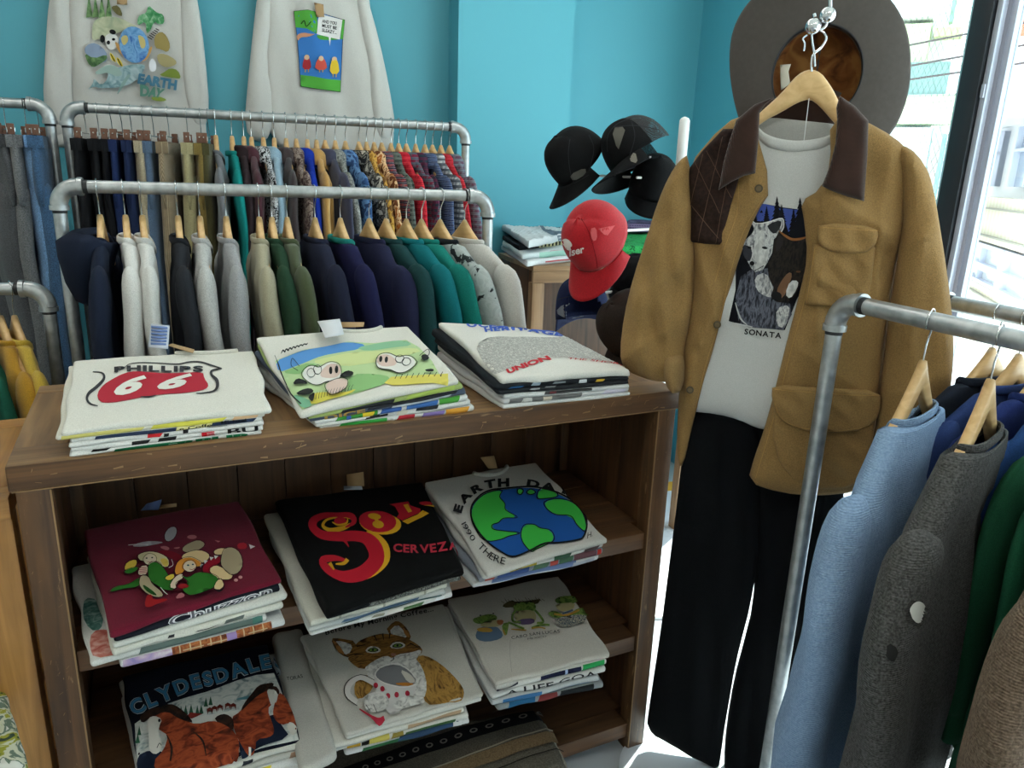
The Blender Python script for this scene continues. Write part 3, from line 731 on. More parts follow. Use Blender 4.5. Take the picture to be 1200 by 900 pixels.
FR = [(114, '#1b2336', 'hood', 'navy hooded sweatshirt', 'left end of the rail'), (144, '#d9d8d4', 'crew', 'white crewneck sweatshirt', 'next to the navy hoodie'), (164, '#d3d2ce', 'crew', 'white crewneck sweatshirt', 'next to the charcoal one'),
      (206, '#26282e', 'crew', 'charcoal black sweatshirt', 'between the white and the light grey ones'), (232, '#b9b9b7', 'crew', 'light heather grey sweatshirt', 'beside the charcoal one'), (263, '#9a9b9d', 'crew', 'mid heather grey sweatshirt', 'left of the beige one'),
      (302, '#a59f86', 'crew', 'beige sweatshirt', 'left of the dark green one'), (317, '#24402e', 'crew', 'dark green sweatshirt', 'between the beige and the olive ones'), (335, '#454f34', 'crew', 'olive green sweatshirt', 'right of the dark green one'),
      (368, '#1f2337', 'crew', 'dark navy sweatshirt', 'right of the olive one'), (398, '#1d1f45', 'crew', 'navy purple sweatshirt with a teal neckband', 'between two navy ones'), (432, '#20233f', 'crew', 'navy sweatshirt', 'left of the dark teal one'),
      (452, '#1c4143', 'crew', 'dark teal green sweatshirt', 'left of the bright teal one'), (476, '#127077', 'crew', 'teal blue sweatshirt', 'between the dark teal and the green teal ones'), (494, '#16796e', 'crew', 'green teal sweatshirt', 'left of the pale printed one'),
      (516, '#a9b2b1', 'crew', 'pale grey sweatshirt with black marks', 'second from the right end'), (545, '#c9c6c0', 'crew', 'off-white sweatshirt', 'right end of the rail')]
yw = {0: .1, 1: .14, 2: .16, 3: .12, 9: .2, 10: .22, 11: .3, 12: .3, 13: .34, 14: .36, 15: .38, 16: .42}
for i, (px, h, st, lb, ps) in enumerate(FR):
    x = ony(px, 226, FRY)[0]; yaw = R(90) + yw.get(i, .08 + .03 * (i % 3)) ; loc = (x, FRY, FRZ)
    # local -y of the garment (its front) faces left/right; local x runs away from the camera
    hanger(loc, yaw, 'wooden hanger with the ' + lb + ', ' + ps, 'wooden hangers on the front rack', .37)
    col = {7: '#1c3626'}.get(i, h)
    m = fab(h, .05 if i not in (4, 5, 15) else .18, 500 if i not in (4, 5, 15) else 900) if i != 15 else patterned(['#2a2e30', '#a9b2b1', '#b4bcbb', '#a9b2b1', '#adb5b4'], 26, 'grey_printed_jersey')
    garment('sweatshirt', loc, yaw, m, lb + ' on the front rack, ' + ps, 'sweatshirt', 'sweatshirts on the front rack', 10 + i, st, fab('#1f7f78') if i == 10 else (fab('#23262b') if i == 15 else None), t=.021 if i < 9 else .025)
# back rack: shirts
BS = [(251, '#6e7076', 'crew', 'grey sweatshirt'), (270, '#158a86', 'crew', 'turquoise green sweatshirt'), (284, '#2d2226', 'shirt', 'dark brown shirt'), (293, '#45202a', 'shirt', 'maroon shirt'), (307, None, 'shirt', 'black and white flecked shirt'), (320, '#8fabbd', 'shirt', 'light blue shirt'),
      (334, '#3a3032', 'shirt', 'dark brown corduroy shirt'), (346, None, 'shirt', 'brown flecked shirt'), (359, '#16339c', 'shirt', 'royal blue shirt'), (370, '#b98f52', 'shirt', 'tan suede shirt'), (380, '#3d4055', 'shirt', 'slate blue shirt'), (392, None, 'shirt', 'grey herringbone shirt'),
      (404, None, 'shirt', 'washed denim shirt'), (420, None, 'shirt', 'black and white camouflage shirt'), (429, None, 'shirt', 'mustard patterned shirt'), (438, None, 'shirt', 'orange and brown patterned shirt'), (447, None, 'shirt', 'red and navy plaid flannel shirt'), (458, None, 'shirt', 'grey and green plaid flannel shirt'),
      (467, None, 'shirt', 'bright red plaid flannel shirt'), (476, None, 'shirt', 'maroon and grey plaid flannel shirt'), (487, None, 'shirt', 'dark teal and maroon plaid shirt'), (498, None, 'shirt', 'navy patterned flannel shirt'), (507, None, 'shirt', 'white and grey plaid shirt'), (517, None, 'shirt', 'red checked shirt'), (527, None, 'shirt', 'grey and maroon plaid shirt')]
BP = {4: (['#15171a', '#c9ccd0', '#15171a'], 90, 'blotch'), 7: (['#5b4a48', '#8d7f77', '#4a3a38'], 60, 'blotch'), 11: (['#6d706e', '#9a9c98', '#5d605e'], 120, 'blotch'), 12: (['#2f4c78', '#5d83b0', '#2a4066'], 30, 'blotch'), 13: (['#1d1f22', '#77746c', '#2c2b2a', '#c0b9ac'], 35, 'blotch'), 14: (['#9a6f2c', '#c79a4a', '#6d4a28'], 35, 'blotch'),
      15: (['#a3602c', '#d8b48a', '#6a3d22'], 35, 'blotch'), 16: (['#8c1f2c', '#1c2440', '#c9b9b4'], 18, 'plaid'), 17: (['#3e4643', '#6b726c', '#1f2523'], 18, 'plaid'), 18: (['#b3142a', '#d33440', '#3a1420'], 16, 'plaid'), 19: (['#7d2440', '#5b6672', '#2a2436'], 16, 'plaid'), 20: (['#20343f', '#5b2440', '#16222b'], 16, 'plaid'),
      21: (['#1e2c4f', '#31456e', '#aab2c2'], 18, 'plaid'), 22: (['#c2c4c6', '#5d636b', '#2e3238'], 16, 'plaid'), 23: (['#a81c26', '#c23440', '#2b1218'], 24, 'plaid'), 24: (['#6b4a5c', '#77808a', '#30283a'], 16, 'plaid')}
for i, (px, h, st, lb) in enumerate(BS):
    x = ony(px, 133 + (px - 250) * .055, BRY)[0]; yaw = R(90) + (.06 if i < 10 else .2) + .05 * math.sin(i * 2.1); loc = (x, BRY, BRZ)
    nb = 'left end of the wooden hangers' if i == 0 else 'right of ' + BS[i - 1][3]
    hanger(loc, yaw, 'wooden hanger on the back rack with the ' + lb, 'wooden hangers on the back rack', .36)
    m = fab(h, .05) if h else patterned(BP[i][0], BP[i][1], 'printed_flannel' if BP[i][2] == 'plaid' else 'printed_cotton', BP[i][2])
    garment('hanging_shirt', loc, yaw, m, lb + ' on back rack, ' + nb.replace(' flannel shirt', ' one').replace(' shirt', ' one'), 'shirt', 'shirts on the back rack', 40 + i, st, None, t=.016, sh=.19, w=.22, L=.78)

# ================================================================ TROUSERS ON CLIP HANGERS
MLE = flat('#6d4a38', .6, name='brown_leather_patch'); MKR = flat('#b08f66', .8, name='kraft_tag'); MSV = flat('#cfd2d6', .2, 1, name='nickel_clip')
def clip_hanger(loc, yaw, label, group):
    t = thing('clip_hanger', loc, label, 'clip hanger', group, rz=yaw)
    g = G(); g.tube(hook_path(.019, -.085), .0014, MHK, 6); g.tube([(-.15, 0, -.085), (.15, 0, -.085)], .0022, MHK, 8); g.build('wire_frame', t, world=False)
    for x in (-.135, .135):
        g = G(); g.box(x - .012, x + .012, -.010, .010, -.112, -.07, MLE, .002); g.box(x - .005, x + .005, -.0125, .0125, -.10, -.082, MSV, .001); g.build('clip', t, world=False)
    return t
def trousers(loc, yaw, m, label, group, seed=0, L=1.0, w=.19, t=.026, wide=1.0, name='hanging_trousers', m2=None):
    o = thing(name, loc, label, 'trousers', group, rz=yaw); g = random.Random(seed); ph = [g.uniform(0, 6) for _ in range(4)]; n = 36
    V, F = loft([[(w * sup(q)[0], t * .8 * sup(q)[1], z) for q in np.linspace(0, 2 * PI, n, endpoint=False)] for z in (-.145, -.107, -.105, -.108)]); mk('waistband', V, F, m2 or m, o, world=False)
    rings = []
    for z, ww in ((-.145, w), (-.2, w * 1.06), (-.28, w * 1.12), (-.33, w * 1.10), (-.335, w * .9)):
        rings.append([(ww * sup(q)[0], t * (1 if z > -.33 else .6) * sup(q)[1] + .004 * math.sin(ww * sup(q)[0] * 50 + ph[0]), z) for q in np.linspace(0, 2 * PI, n, endpoint=False)])
    V, F = loft(rings, True, False, True); mk('hips', V, F, m, o, world=False)
    for s in (-1, 1):
        rg = []
        for z, c, ww in ((-.25, .098, .095), (-.28, .1, .108), (-.5, .102, .106 * wide), (-.75, .105, .098 * wide), (-.11 - L, .105, .1 * wide)):
            rg.append([(s * c + ww * sup(q)[0], t * (1.12 if z < -.26 else .7) * sup(q)[1] + .010 * min(1, (-.25 - z) * 8) * math.sin(z * 9 + ph[1] + s) + .003 * math.sin(sup(q)[0] * 6 + ph[2]), z) for q in np.linspace(0, 2 * PI, 20, endpoint=False)])
        V, F = loft(rg, True, True, True); mk('leg', V, F, m, o, world=False)
    # back pocket seams and leather tag near the camera side
    g2 = G(); g2.box(-w * .99, -w * .99 + .03, -t * .82, t * .82, -.145, -.106, m, .001); g2.build('side_seam', o, world=False)
    return o
TS = [(98, '#16171a', 'black cotton trousers', 'the left end of the rail'), (113, '#131418', 'black work trousers', None), (129, '#101115', 'black wide trousers', None), (141, '#1d2c54', 'navy chino trousers', None), (152, '#1b2747', 'darker navy chino trousers', None), (166, '#a89c84', 'beige cargo trousers', None),
      (178, '#51657e', 'washed blue denim jeans', None), (196, '#a79579', 'sand corduroy trousers', None), (218, '#a39a73', 'khaki chino trousers', None), (234, '#7d6a36', 'golden olive work trousers', None), (243, '#4a4526', 'dark olive cargo trousers', None)]
for i, (px, h, lb, ps) in enumerate(TS):
    x = ony(px, 127 + (px - 98) * .05, BRY)[0]; loc = (x, BRY, BRZ); yaw = R(90) + .06 * math.sin(i * 1.7)
    ps = ps or 'right of the ' + TS[i - 1][2]
    clip_hanger(loc, yaw, 'clip hanger on the back rack with the ' + lb, 'clip hangers on the back rack')
    trousers(loc, yaw, fab(h, .08, 350) if i != 7 else cord('#ab997d', '#7f6f58', 120, 'X', 'sand_corduroy'), lb + ' on the back rack, ' + ps, 'trousers on the back rack', 70 + i, t=.02 if i < 5 else .024)
JE = [(-20, '#4c4e52', 'dark grey denim jeans'), (3, '#6c6e70', 'mid grey denim jeans'), (27, '#7098c4', 'light blue denim jeans'), (42, '#3b5a7a', 'mid blue denim jeans')]
for i, (px, h, lb) in enumerate(JE):
    x = ony(px, 120, BRY)[0]; loc = (x, BRY, 1.715); yaw = R(90) + (.5, .35, .3, .15)[i]
    clip_hanger(loc, yaw, 'metal clip hanger on the far left rack holding the ' + lb, 'clip hangers on the far left rack')
    trousers(loc, yaw, fab(h, .14, 300), lb + ' clipped to the far left rack', 'jeans on the far left rack', 90 + i, t=.028, w=.2)
# yellow garments on the short rack at the left edge
LY = [(-34, '#1d5a48', 'dark green sweatshirt', .1), (-3, '#b98a24', 'mustard yellow sweatshirt', .0), (13, '#c9a93f', 'paler yellow sweatshirt', -.1)]
for i, (px, h, lb, dy) in enumerate(LY):
    x = onz(px, 338, LRZ)[0]; loc = (x, lp[1], LRZ); yaw = R(90) + .45
    hanger(loc, yaw, 'wooden hanger on the short left rack holding the ' + lb, 'wooden hangers on the short left rack')
    garment('sweatshirt', loc, yaw, fab(h, .05), lb + ' on the short rack at the left edge', 'sweatshirt', 'sweatshirts on the short left rack', 120 + i, 'crew', None, t=.02, L=.6, SL=.5)

# ================================================================ RIGHT FOREGROUND RACK
def rpt(px, py, z=RZ, off=None):
    """distance along the right rail of the point seen at px, py"""
    return (onz(px, py, z) - ra).dot(rd)
yawr = math.atan2(rc[1], rc[0])
SW = [(1089, 376, '#93abc8', '#7690b2', 'light blue wool sweater', .0, .035), (1171, 394, '#5f5e5d', '#343332', 'charcoal grey wool sweater with a moth hole on the shoulder', .0, .035), (1325, 427, '#7d6b5c', '#4f4238', 'brown wool sweater', .0, .04)]
for i, (px, py, h, h2, lb, dy, t) in enumerate(SW):
    loc = ra + rd * rpt(px, py); loc[2] = RZ
    hanger(loc, yawr + PI + .42 + dy, 'wooden hanger holding the ' + lb, 'wooden hangers on the right foreground rack', .30)
    garment('wool_sweater', loc, yawr + PI + .42 + dy, knit(h, h2, ('blue', 'charcoal', 'brown')[i] + '_wool_knit'), lb + ', foreground rack', 'sweater', 'wool sweaters on the right foreground rack', 200 + i, 'crew', None, t=t, L=.78, SL=.7, wx=.09, out=.05, vneck=.06, neck=.095, sh=.235, zs=-.275, w=.27, z0=-.175)
R2 = [(1122, 370, '#1e2430', 'black green sweatshirt'), (1134, 372, '#2c3f70', 'denim blue sweatshirt'), (1147, 375, '#26356e', 'cobalt blue sweatshirt'), (1160, 377, '#284a80', 'bright blue sweatshirt'), (1172, 380, '#1d5138', 'dark green sweatshirt'), (1184, 383, '#205c40', 'mid green sweatshirt'), (1197, 386, '#b01630', 'red sweatshirt'), (1212, 389, '#9a1028', 'crimson sweatshirt')]
for i, (px, py, h, lb) in enumerate(R2):
    q = (onz(1119, 369, RZ - .01) - ra2).dot(rd) + .056 * i; loc = ra2 + rd * q; loc[2] = RZ - .01
    hanger(loc, yawr + PI + .12, 'wooden hanger on the rack by the window holding the ' + lb, 'wooden hangers on the rack by the window', .34)
    garment('sweatshirt', loc, yawr + PI + .12, fab(h, .05), lb + ' on the rack by the window', 'sweatshirt', 'sweatshirts on the rack by the window', 230 + i, 'crew', None, t=.018, L=.7)
# ================================================================ FOLDED SHIRTS
class Slab:
    """a folded shirt: a sheet wrapped round rounded edges. C: world corners of its top surface (front left, front right, back right, back left)"""
    def __init__(s, C, T, seed=0, wr=.002, sag=0.0, groove=.16):
        s.C = [np.asarray(c, float) for c in C]; s.T = T; s.seed = seed; s.wr = wr; s.sag = sag; s.gv = groove
        a, b, c, d = s.C; s.W = (np.linalg.norm((b - a)[:2]) + np.linalg.norm((c - d)[:2])) / 2; s.D = (np.linalg.norm((d - a)[:2]) + np.linalg.norm((c - b)[:2])) / 2
        s.du = _n(((b - a) + (c - d)) * [1, 1, 0]); s.dv = _n(((d - a) + (c - b)) * [1, 1, 0]); s.r0 = float(np.mean(T)) / 2
    def bil(s, A, u, v):
        A = [np.asarray(x, float) for x in A]
        if A[0].ndim: u = u[:, None]; v = v[:, None]
        return A[0] * (1 - u) * (1 - v) + A[1] * u * (1 - v) + A[2] * u * v + A[3] * (1 - u) * v
    def S(s, P, off=0.0):
        P = np.asarray(P, float); x, y = P[:, 0], P[:, 1]; r = s.r0
        cx = np.clip(x, r, s.W - r); cy = np.clip(y, r, s.D - r); ex = x - cx; ey = y - cy; e = np.hypot(ex, ey); a = np.minimum(e / r, PI)
        ux = np.where(e > 1e-9, ex / np.maximum(e, 1e-9), 0); uy = np.where(e > 1e-9, ey / np.maximum(e, 1e-9), 0)
        u, v = cx / s.W, cy / s.D; rv = s.bil(s.T, u, v) / 2; B = s.bil(s.C, u, v)
        edge = np.abs(ux) * s.gv * np.exp(-((a - PI / 2) / .3) ** 2)
        rr = rv * (1 - edge) + off
        top = np.clip(1 - a / (PI / 2), 0, 1)
        wz = s.wr * (vn(P, 16, s.seed) + .5 * vn(P, 42, s.seed + 5)) * (.3 + .7 * top) - s.sag * ((u - .5) ** 2 * 4 * .5 + (v - .5) ** 2 * 2)
        wo = .004 * vn(np.c_[u * 3 + a * .2, v * 3], 4, s.seed + 9)
        h = (rr * np.sin(a) + wo * np.clip(a, 0, 1))[:, None]
        return B + s.du * ux[:, None] * h + s.dv * uy[:, None] * h + np.c_[np.zeros((len(P), 2)), -rv + rr * np.cos(a) + wz]
    def grid(s, cell=.011):
        r = s.r0; A = [k * PI * r / 7 for k in range(7, 0, -1)]
        ax = lambda W: np.array([r - q for q in A] + list(np.linspace(r, W - r, max(3, int(W / cell)))) + [W - r + q for q in A[::-1]])
        X, Y = ax(s.W), ax(s.D); P = np.array([(x, y) for y in Y for x in X]); nx = len(X)
        F = [[j * nx + i, j * nx + i + 1, (j + 1) * nx + i + 1, (j + 1) * nx + i] for j in range(len(Y) - 1) for i in range(nx - 1)]
        return s.S(P), F
    def H(s, px): return homog(px, [(0, 0), (s.W, 0), (s.W, s.D), (0, s.D)])
    def strip(s, u0, u1, a0, a1):
        """rectangle of the rounded front edge: a 0 = top rim, 1 = underside rim"""
        y = lambda a: s.r0 - a * PI * s.r0
        return [(u0 * s.W, y(a1)), (u1 * s.W, y(a1)), (u1 * s.W, y(a0)), (u0 * s.W, y(a0))]
def tee(sl, m, label, group, collar=None, cell=.011):
    c = sum(sl.C) / 4; t = thing('folded_tshirt', [c[0], c[1], min(q[2] for q in sl.C) - sl.r0 * 2], label, 't-shirt', group, rz=CT)
    V, F = sl.grid(cell); mk('folded_body', V, F, m, t); return t
def neck(t, sl, m, u0=.36, u1=.66, dip=.035, th=.006):
    """ribbed neckband lying along the back edge"""
    P = np.array([(sl.W * (u0 + (u1 - u0) * q), sl.D - sl.r0 * .6 - dip * math.sin(PI * q) ** .7) for q in np.linspace(0, 1, 22)])
    a = sl.S(P, .002); V, F = tube(a, th, 8); mk('neck_rib', V, F, m, t)
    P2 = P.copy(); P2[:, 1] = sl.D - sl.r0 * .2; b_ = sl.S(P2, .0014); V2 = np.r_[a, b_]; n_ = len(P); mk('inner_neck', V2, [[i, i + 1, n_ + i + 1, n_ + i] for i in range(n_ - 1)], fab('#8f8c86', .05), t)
def card(name, px4, z4, m, t, th=.0012, bend=0):
    """a label or tag: four photo corners with heights"""
    Q = [onz(x, y, z) if not isinstance(z, tuple) else oncab(x, y, z[0]) for (x, y), z in zip(px4, z4)]; V = []; F = []; n_ = 8
    nn = _n(np.cross(Q[1] - Q[0], Q[3] - Q[0]))
    for o_ in (0, th):
        for j in range(n_ + 1):
            for i in (0, 1):
                v = j / n_; p = (Q[0] * (1 - v) + Q[3] * v) if i == 0 else (Q[1] * (1 - v) + Q[2] * v); V.append(p + nn * (o_ + bend * math.sin(PI * v)))
    k = 2 * (n_ + 1)
    for j in range(n_):
        a = 2 * j; F += [[a, a + 1, a + 3, a + 2], [k + a, k + a + 2, k + a + 3, k + a + 1], [a, a + 2, k + a + 2, k + a], [a + 1, k + a + 1, k + a + 3, a + 3]]
    F += [[0, k, k + 1, 1], [k - 2, k - 1, 2 * k - 1, 2 * k - 2]]
    return mk(name, V, F, m, t)
CRM = '#dedbd2'; WHT = '#dcdcdc'; GRY = '#bdbab4'
def C_(h, mel=.03): return fab(h, mel, 500, .3, 1100, 'jersey', .95, None, .05 if int(h[1:3], 16) > 60 else 0)
def ink(h): return flat(h, .85, 0, .15, 'print_ink')
INK = ink('#1d1d1f')
def stack(px, yl, zb, botpx, lower, topm, label, group, where, T0, sag=.004, wr=.0022, seed=0, back=None, botz=None):
    """px: photo corners (FL, FR, BR, BL) of the top shirt; yl: distance from the cabinet front for front corners; back z for back corners.
    lower: [(hex, extra width left, shift, name)] from bottom to top"""
    zb_l = zb
    def fc(p, y_, z_): return onz(p[0], p[1] - 4, y_[1]) if isinstance(y_, tuple) else oncab(p[0], p[1] - 5, y_)
    C = [fc(px[0], yl[0], None), fc(px[1], yl[1], None), onz(px[2][0], px[2][1], back[1]), onz(px[3][0], px[3][1], back[0])]
    top = Slab(C, T0, seed, wr, sag); n_ = len(lower); out = []
    tz = [c[2] - t for c, t in zip(C, T0)]
    B = [onz(*botpx[0], zb), onz(*botpx[1], zb)] if isinstance(yl[0], tuple) else [oncab(botpx[0][0], botpx[0][1], yl[0]), oncab(botpx[1][0], botpx[1][1], yl[1])]
    for k, d in enumerate(lower):
        f1 = (k + 1) / n_; L = []; TT = []
        for i in range(4):
            h = tz[i] - zb; zt = zb + h * f1
            base_ = C[i] + ((B[i] - C[i]) * (1 - (k + .5) / n_ * .8) if i < 2 else 0)
            L.append(np.array([base_[0], base_[1], zt])); TT.append(max(.006, h / n_))
        dx = d.get('dx', 0); dy = d.get('dy', 0); ex = d.get('ex', 0)
        for i in range(4): L[i] = L[i] + CX * (dx + (ex if i in (1, 2) else -ex)) + CY * (dy if i < 2 else d.get('db', 0))
        sl = Slab(L, TT, seed * 31 + k, .0012, 0, .12)
        t = tee(sl, C_(d['c']), d['label'] + ', ' + where, group, cell=.02)
        if 'art' in d:
            A = Art(sl.S, None, .0035, .0007, .00012); d['art'](A, sl); A.build('printed_edge', t)
        out.append(t)
    t = tee(top, topm, label, group, cell=.009)
    return top, t, Art(top.S, top.H(px), .011), out
def blocks(*L):
    def f(A, sl):
        for (u0, u1, a0, a1, h) in L:
            q = rnd.uniform; P_ = np.array(sl.strip(u0, u1, a0, a1)); w_ = .25 * (P_[1, 0] - P_[0, 0]); P_ = [P_[0], (P_[0] + P_[1]) / 2 + [0, q(-.12, .12) * sl.r0], P_[1] + [q(-1, 0) * min(w_, .012), 0], P_[2] + [q(-.2, 0) * min(w_, .01), 0], (P_[2] + P_[3]) / 2 + [0, q(-.12, .12) * sl.r0], P_[3] + [q(0, 1) * min(w_, .012), 0]]
            A.poly(P_, ink(h) if isinstance(h, str) else h)
    return f
def combo(*fs):
    def f(A, sl):
        for q in fs: q(A, sl)
    return f
def txt(s_, u0, u1, a0, a1, h, fat=.02):
    def f(A, sl): A.text(s_, sl.strip(u0, u1, a0, a1), ink(h), fat)
    return f

# ---------------------------------------------------------------- 1 oil-company shield stack
G1 = 'folded t-shirts in the top left stack'; W1 = 'top left stack'
p1 = [(72, 508), (317, 481), (297, 408), (86, 420)]
low = [dict(c='#dededa', label='white t-shirt with green lettering at the very bottom', art=combo(blocks((.2, .5, .35, .95, '#1e6b46'), (.1, .2, .1, .35, '#1f1f1f')), txt('AMERBUR', .2, .95, .38, .95, '#1e6b46', .06))),
       dict(c='#e2e1dd', label='white t-shirt with black squares and a red letter, second from below', art=combo(blocks((.3, .4, .3, .8, '#2b2b2b'), (.43, .53, .3, .8, '#2b2b2b')), txt('E', .66, .73, .2, .85, '#c3202e', .05), txt('BU', .8, .97, .15, .9, '#222222', .02))),
       dict(c='#dfdedb', label='white t-shirt with red and black stripes of print, third from below', art=blocks((.38, .46, .25, .7, '#c42a2e'), (.46, .49, .35, .8, '#22211f'), (.56, .59, .1, .6, '#1f1f20'), (.68, .8, .15, .22, '#333'.replace('#333', '#333333')))),
       dict(c='#d9d8d3', label='white t-shirt with navy print and a yellow oval, fourth from below', ex=-.004, art=combo(blocks((.12, .96, .3, .75, '#2c3850'), (.52, .72, .1, .9, '#e6dd9a')), txt('e Coffe', .54, .71, .3, .75, '#1b1b1b', .01), txt('Michael', .76, .9, .2, .6, '#15181f', .03))),
       dict(c='#ddd9cc', label='cream t-shirt with a yellow front edge directly under the top one', dx=-.008, ex=.004, art=blocks((.02, .4, .3, .95, '#cfc470'), (.42, .8, .2, .8, '#d8cf55'), (.82, .97, .2, .8, '#dfb78e')))]
top, t, A, _ = stack(p1, (.012, .02), CHT, [(83, 535), (306, 509)], low, C_('#dfdcd2'), 'cream t-shirt printed with a red and black shield and number 66, top left stack', G1, W1, (.012, .012, .014, .014), seed=1, back=(1.13, 1.13))
RD = ink('#b3303f'); BK = ink('#3d3c40'); CR = ink('#e2dfd6')
def q1(x, y): return (x / 4, 360 + y / 4)
A.poly([q1(*p) for p in [(460, 420), (470, 462), (530, 467), (620, 452), (700, 437), (790, 427), (850, 422), (920, 412), (975, 400), (990, 380), (968, 350), (962, 316), (850, 320), (740, 320), (645, 312), (590, 325), (540, 350), (490, 380)]], RD, 1)
A.stroke([q1(*p) for p in [(440, 310), (480, 316), (495, 335), (488, 360), (455, 392), (420, 420), (412, 450), (430, 472), (465, 481)]], (1.2, 2.2, 3, 4, 4, 3, 2.5, 1), BK)
A.stroke([q1(*p) for p in [(590, 300), (620, 275), (700, 268), (790, 272), (850, 274), (900, 262), (950, 262), (995, 280), (1048, 303)]], (.6, 1.2, 1.2, 1.6, 2, 2.4, 2), BK)
A.stroke([q1(*p) for p in [(1048, 303), (1005, 312), (1002, 335), (1025, 360), (1028, 390), (1005, 412), (930, 420)]], (1.5, 2.5, 3, 4, 3.5, 2, .8), BK)
A.stroke([q1(*p) for p in [(670, 440), (710, 442), (745, 434)]], (1, 2, .8), BK)
A.text('6', [q1(530, 437), q1(668, 425), q1(705, 335), q1(590, 342)], CR, .05, .25); A.text('6', [q1(736, 408), q1(870, 402), q1(922, 324), q1(800, 330)], CR, .05, .25)
A.arc('PHILLIPS', [q1(540, 320), q1(650, 316), q1(760, 316), q1(860, 317), q1(968, 318)], 7.4, BK, .045)
A.build('printed_shield', t); neck(t, top, C_('#d6d3c8'), .55, .9, .01)
lb = card('care_label', [(174, 407), (197, 409), (199, 382), (177, 380)], [1.138, 1.138, 1.175, 1.175], flat('#c9cfdb', .7), t)
for k in range(6):
    z = 1.143 + k * .0055; card('care_print', [(177 - .3 * k * -.4, 404 - 3.9 * k), (195 + .3 * k, 405 - 3.9 * k), (195 + .3 * k, 403 - 3.9 * k), (177 + .12 * k, 402 - 3.9 * k)], [z, z, z + .003, z + .003], ink('#6f86b8'), lb, .0022)
card('paper_tag', [(196, 405), (226, 414), (228, 410), (202, 403)], [1.142, 1.137, 1.139, 1.145], MKR, t)
# loose white sleeve and peach cloth at its left side
# ---------------------------------------------------------------- 2 cow cartoon stack
G2 = 'folded t-shirts in the top middle stack'; W2 = 'top middle stack'
low = [dict(c='#dfdfdb', label='white t-shirt with green, red, purple and orange strips at the very bottom', ex=.004, art=blocks((.12, .42, .25, .85, '#3a9b45'), (.47, .6, .2, .95, '#b9363f'), (.64, .8, .25, .85, '#8d79b8'), (.8, .97, .2, .75, '#d99a3c'), (.45, .47, .3, .8, '#e8e8e8'))),
       dict(c='#dcdcd8', label='white t-shirt with a small black train print, second from below', ex=.004, art=blocks((.3, .45, .35, .7, '#2a2a2c'), (.33, .4, .1, .4, '#2f2f31'), (.62, .78, .05, .5, '#2f3236'), (.5, .58, .3, .8, '#d8d2bf'))),
       dict(c='#d9dad8', label='white t-shirt with a green and blue printed edge, third from below', ex=0, art=blocks((.13, .4, .1, .9, '#3f8a3c'), (.4, .55, .1, .9, '#3f62a4'), (.58, .8, .2, .8, '#456fae'), (.8, .95, .1, .9, '#4f9a3f'), (.3, .38, .25, .75, '#dfc23a'), (.2, .23, .1, .9, '#3e5fa4'))),
       dict(c='#4b5566', label='slate blue t-shirt with yellow lettering, fourth from below', ex=.004, art=combo(blocks((.35, .95, .1, .5, '#2b2d33'), (.5, .9, .5, .8, '#c3cad2')), txt('DICE', .1, .34, .25, .85, '#a88a4a', .03))),
       dict(c='#9fae6a', label='olive lime t-shirt with a white band, directly under the cow one', art=blocks((.2, .55, .3, .95, '#2f3133'), (.6, .95, .2, .75, '#a9be5f'), (.6, .97, .75, 1, '#e3e3df')))]
p2 = [(352, 488), (538, 447), (478, 380), (300, 392)]
top, t, A, _ = stack(p2, (.012, .012), CHT, [(378, 511), (556, 481)], low, C_('#dedbd1'), 'cream t-shirt with a cartoon of two cows on a green meadow, top middle stack', G2, W2, (.014, .014, .016, .016), seed=2, back=(1.165, 1.15))
def q2(x, y): return (300 + x * 260 / 1200, 370 + y * 260 / 1200)
def P2(L): return [q2(*p) for p in L]
BLU = ink('#5c93cf'); LG = ink('#b5cf98'); MG_ = ink('#8fbb7c'); YL = ink('#d9cd5a'); PK = ink('#d9c0b4'); WH = ink('#e3e1da'); BK2 = ink('#2a2c2c')
A.poly(P2([(108, 248), (220, 215), (300, 188), (430, 172), (540, 150), (680, 160), (830, 140), (900, 190), (970, 265), (1010, 330), (780, 345), (750, 380), (610, 425), (420, 470), (255, 528), (190, 430)]), ink('#b9d19c'))
A.poly(P2([(110, 250), (220, 218), (300, 190), (430, 173), (540, 151), (640, 170), (600, 200), (500, 212), (400, 225), (300, 262), (210, 290), (130, 315)]), BLU, 1)
A.poly(P2([(580, 190), (700, 160), (828, 141), (870, 180), (760, 192), (640, 210)]), ink('#8fc09a'), 1); A.poly(P2([(430, 235), (560, 215), (760, 205), (880, 190), (920, 220), (600, 290), (420, 280), (330, 262)]), ink('#cfd99a'), 1)
A.poly(P2([(140, 318), (230, 290), (330, 262), (400, 300), (260, 330)]), MG_, 1); A.poly(P2([(560, 330), (700, 330), (780, 345), (750, 385), (600, 425), (540, 430)]), MG_, 1); A.poly(P2([(205, 440), (300, 470), (330, 505), (258, 526), (225, 480)]), ink('#7fb795'), 1)
A.poly(P2([(780, 345), (1048, 330), (1052, 372), (790, 388), (745, 378)]), ink('#e0d268')); A.poly(P2([(330, 440), (420, 430), (520, 430), (600, 405), (560, 435), (430, 475), (320, 505), (310, 480)]), YL, 1)
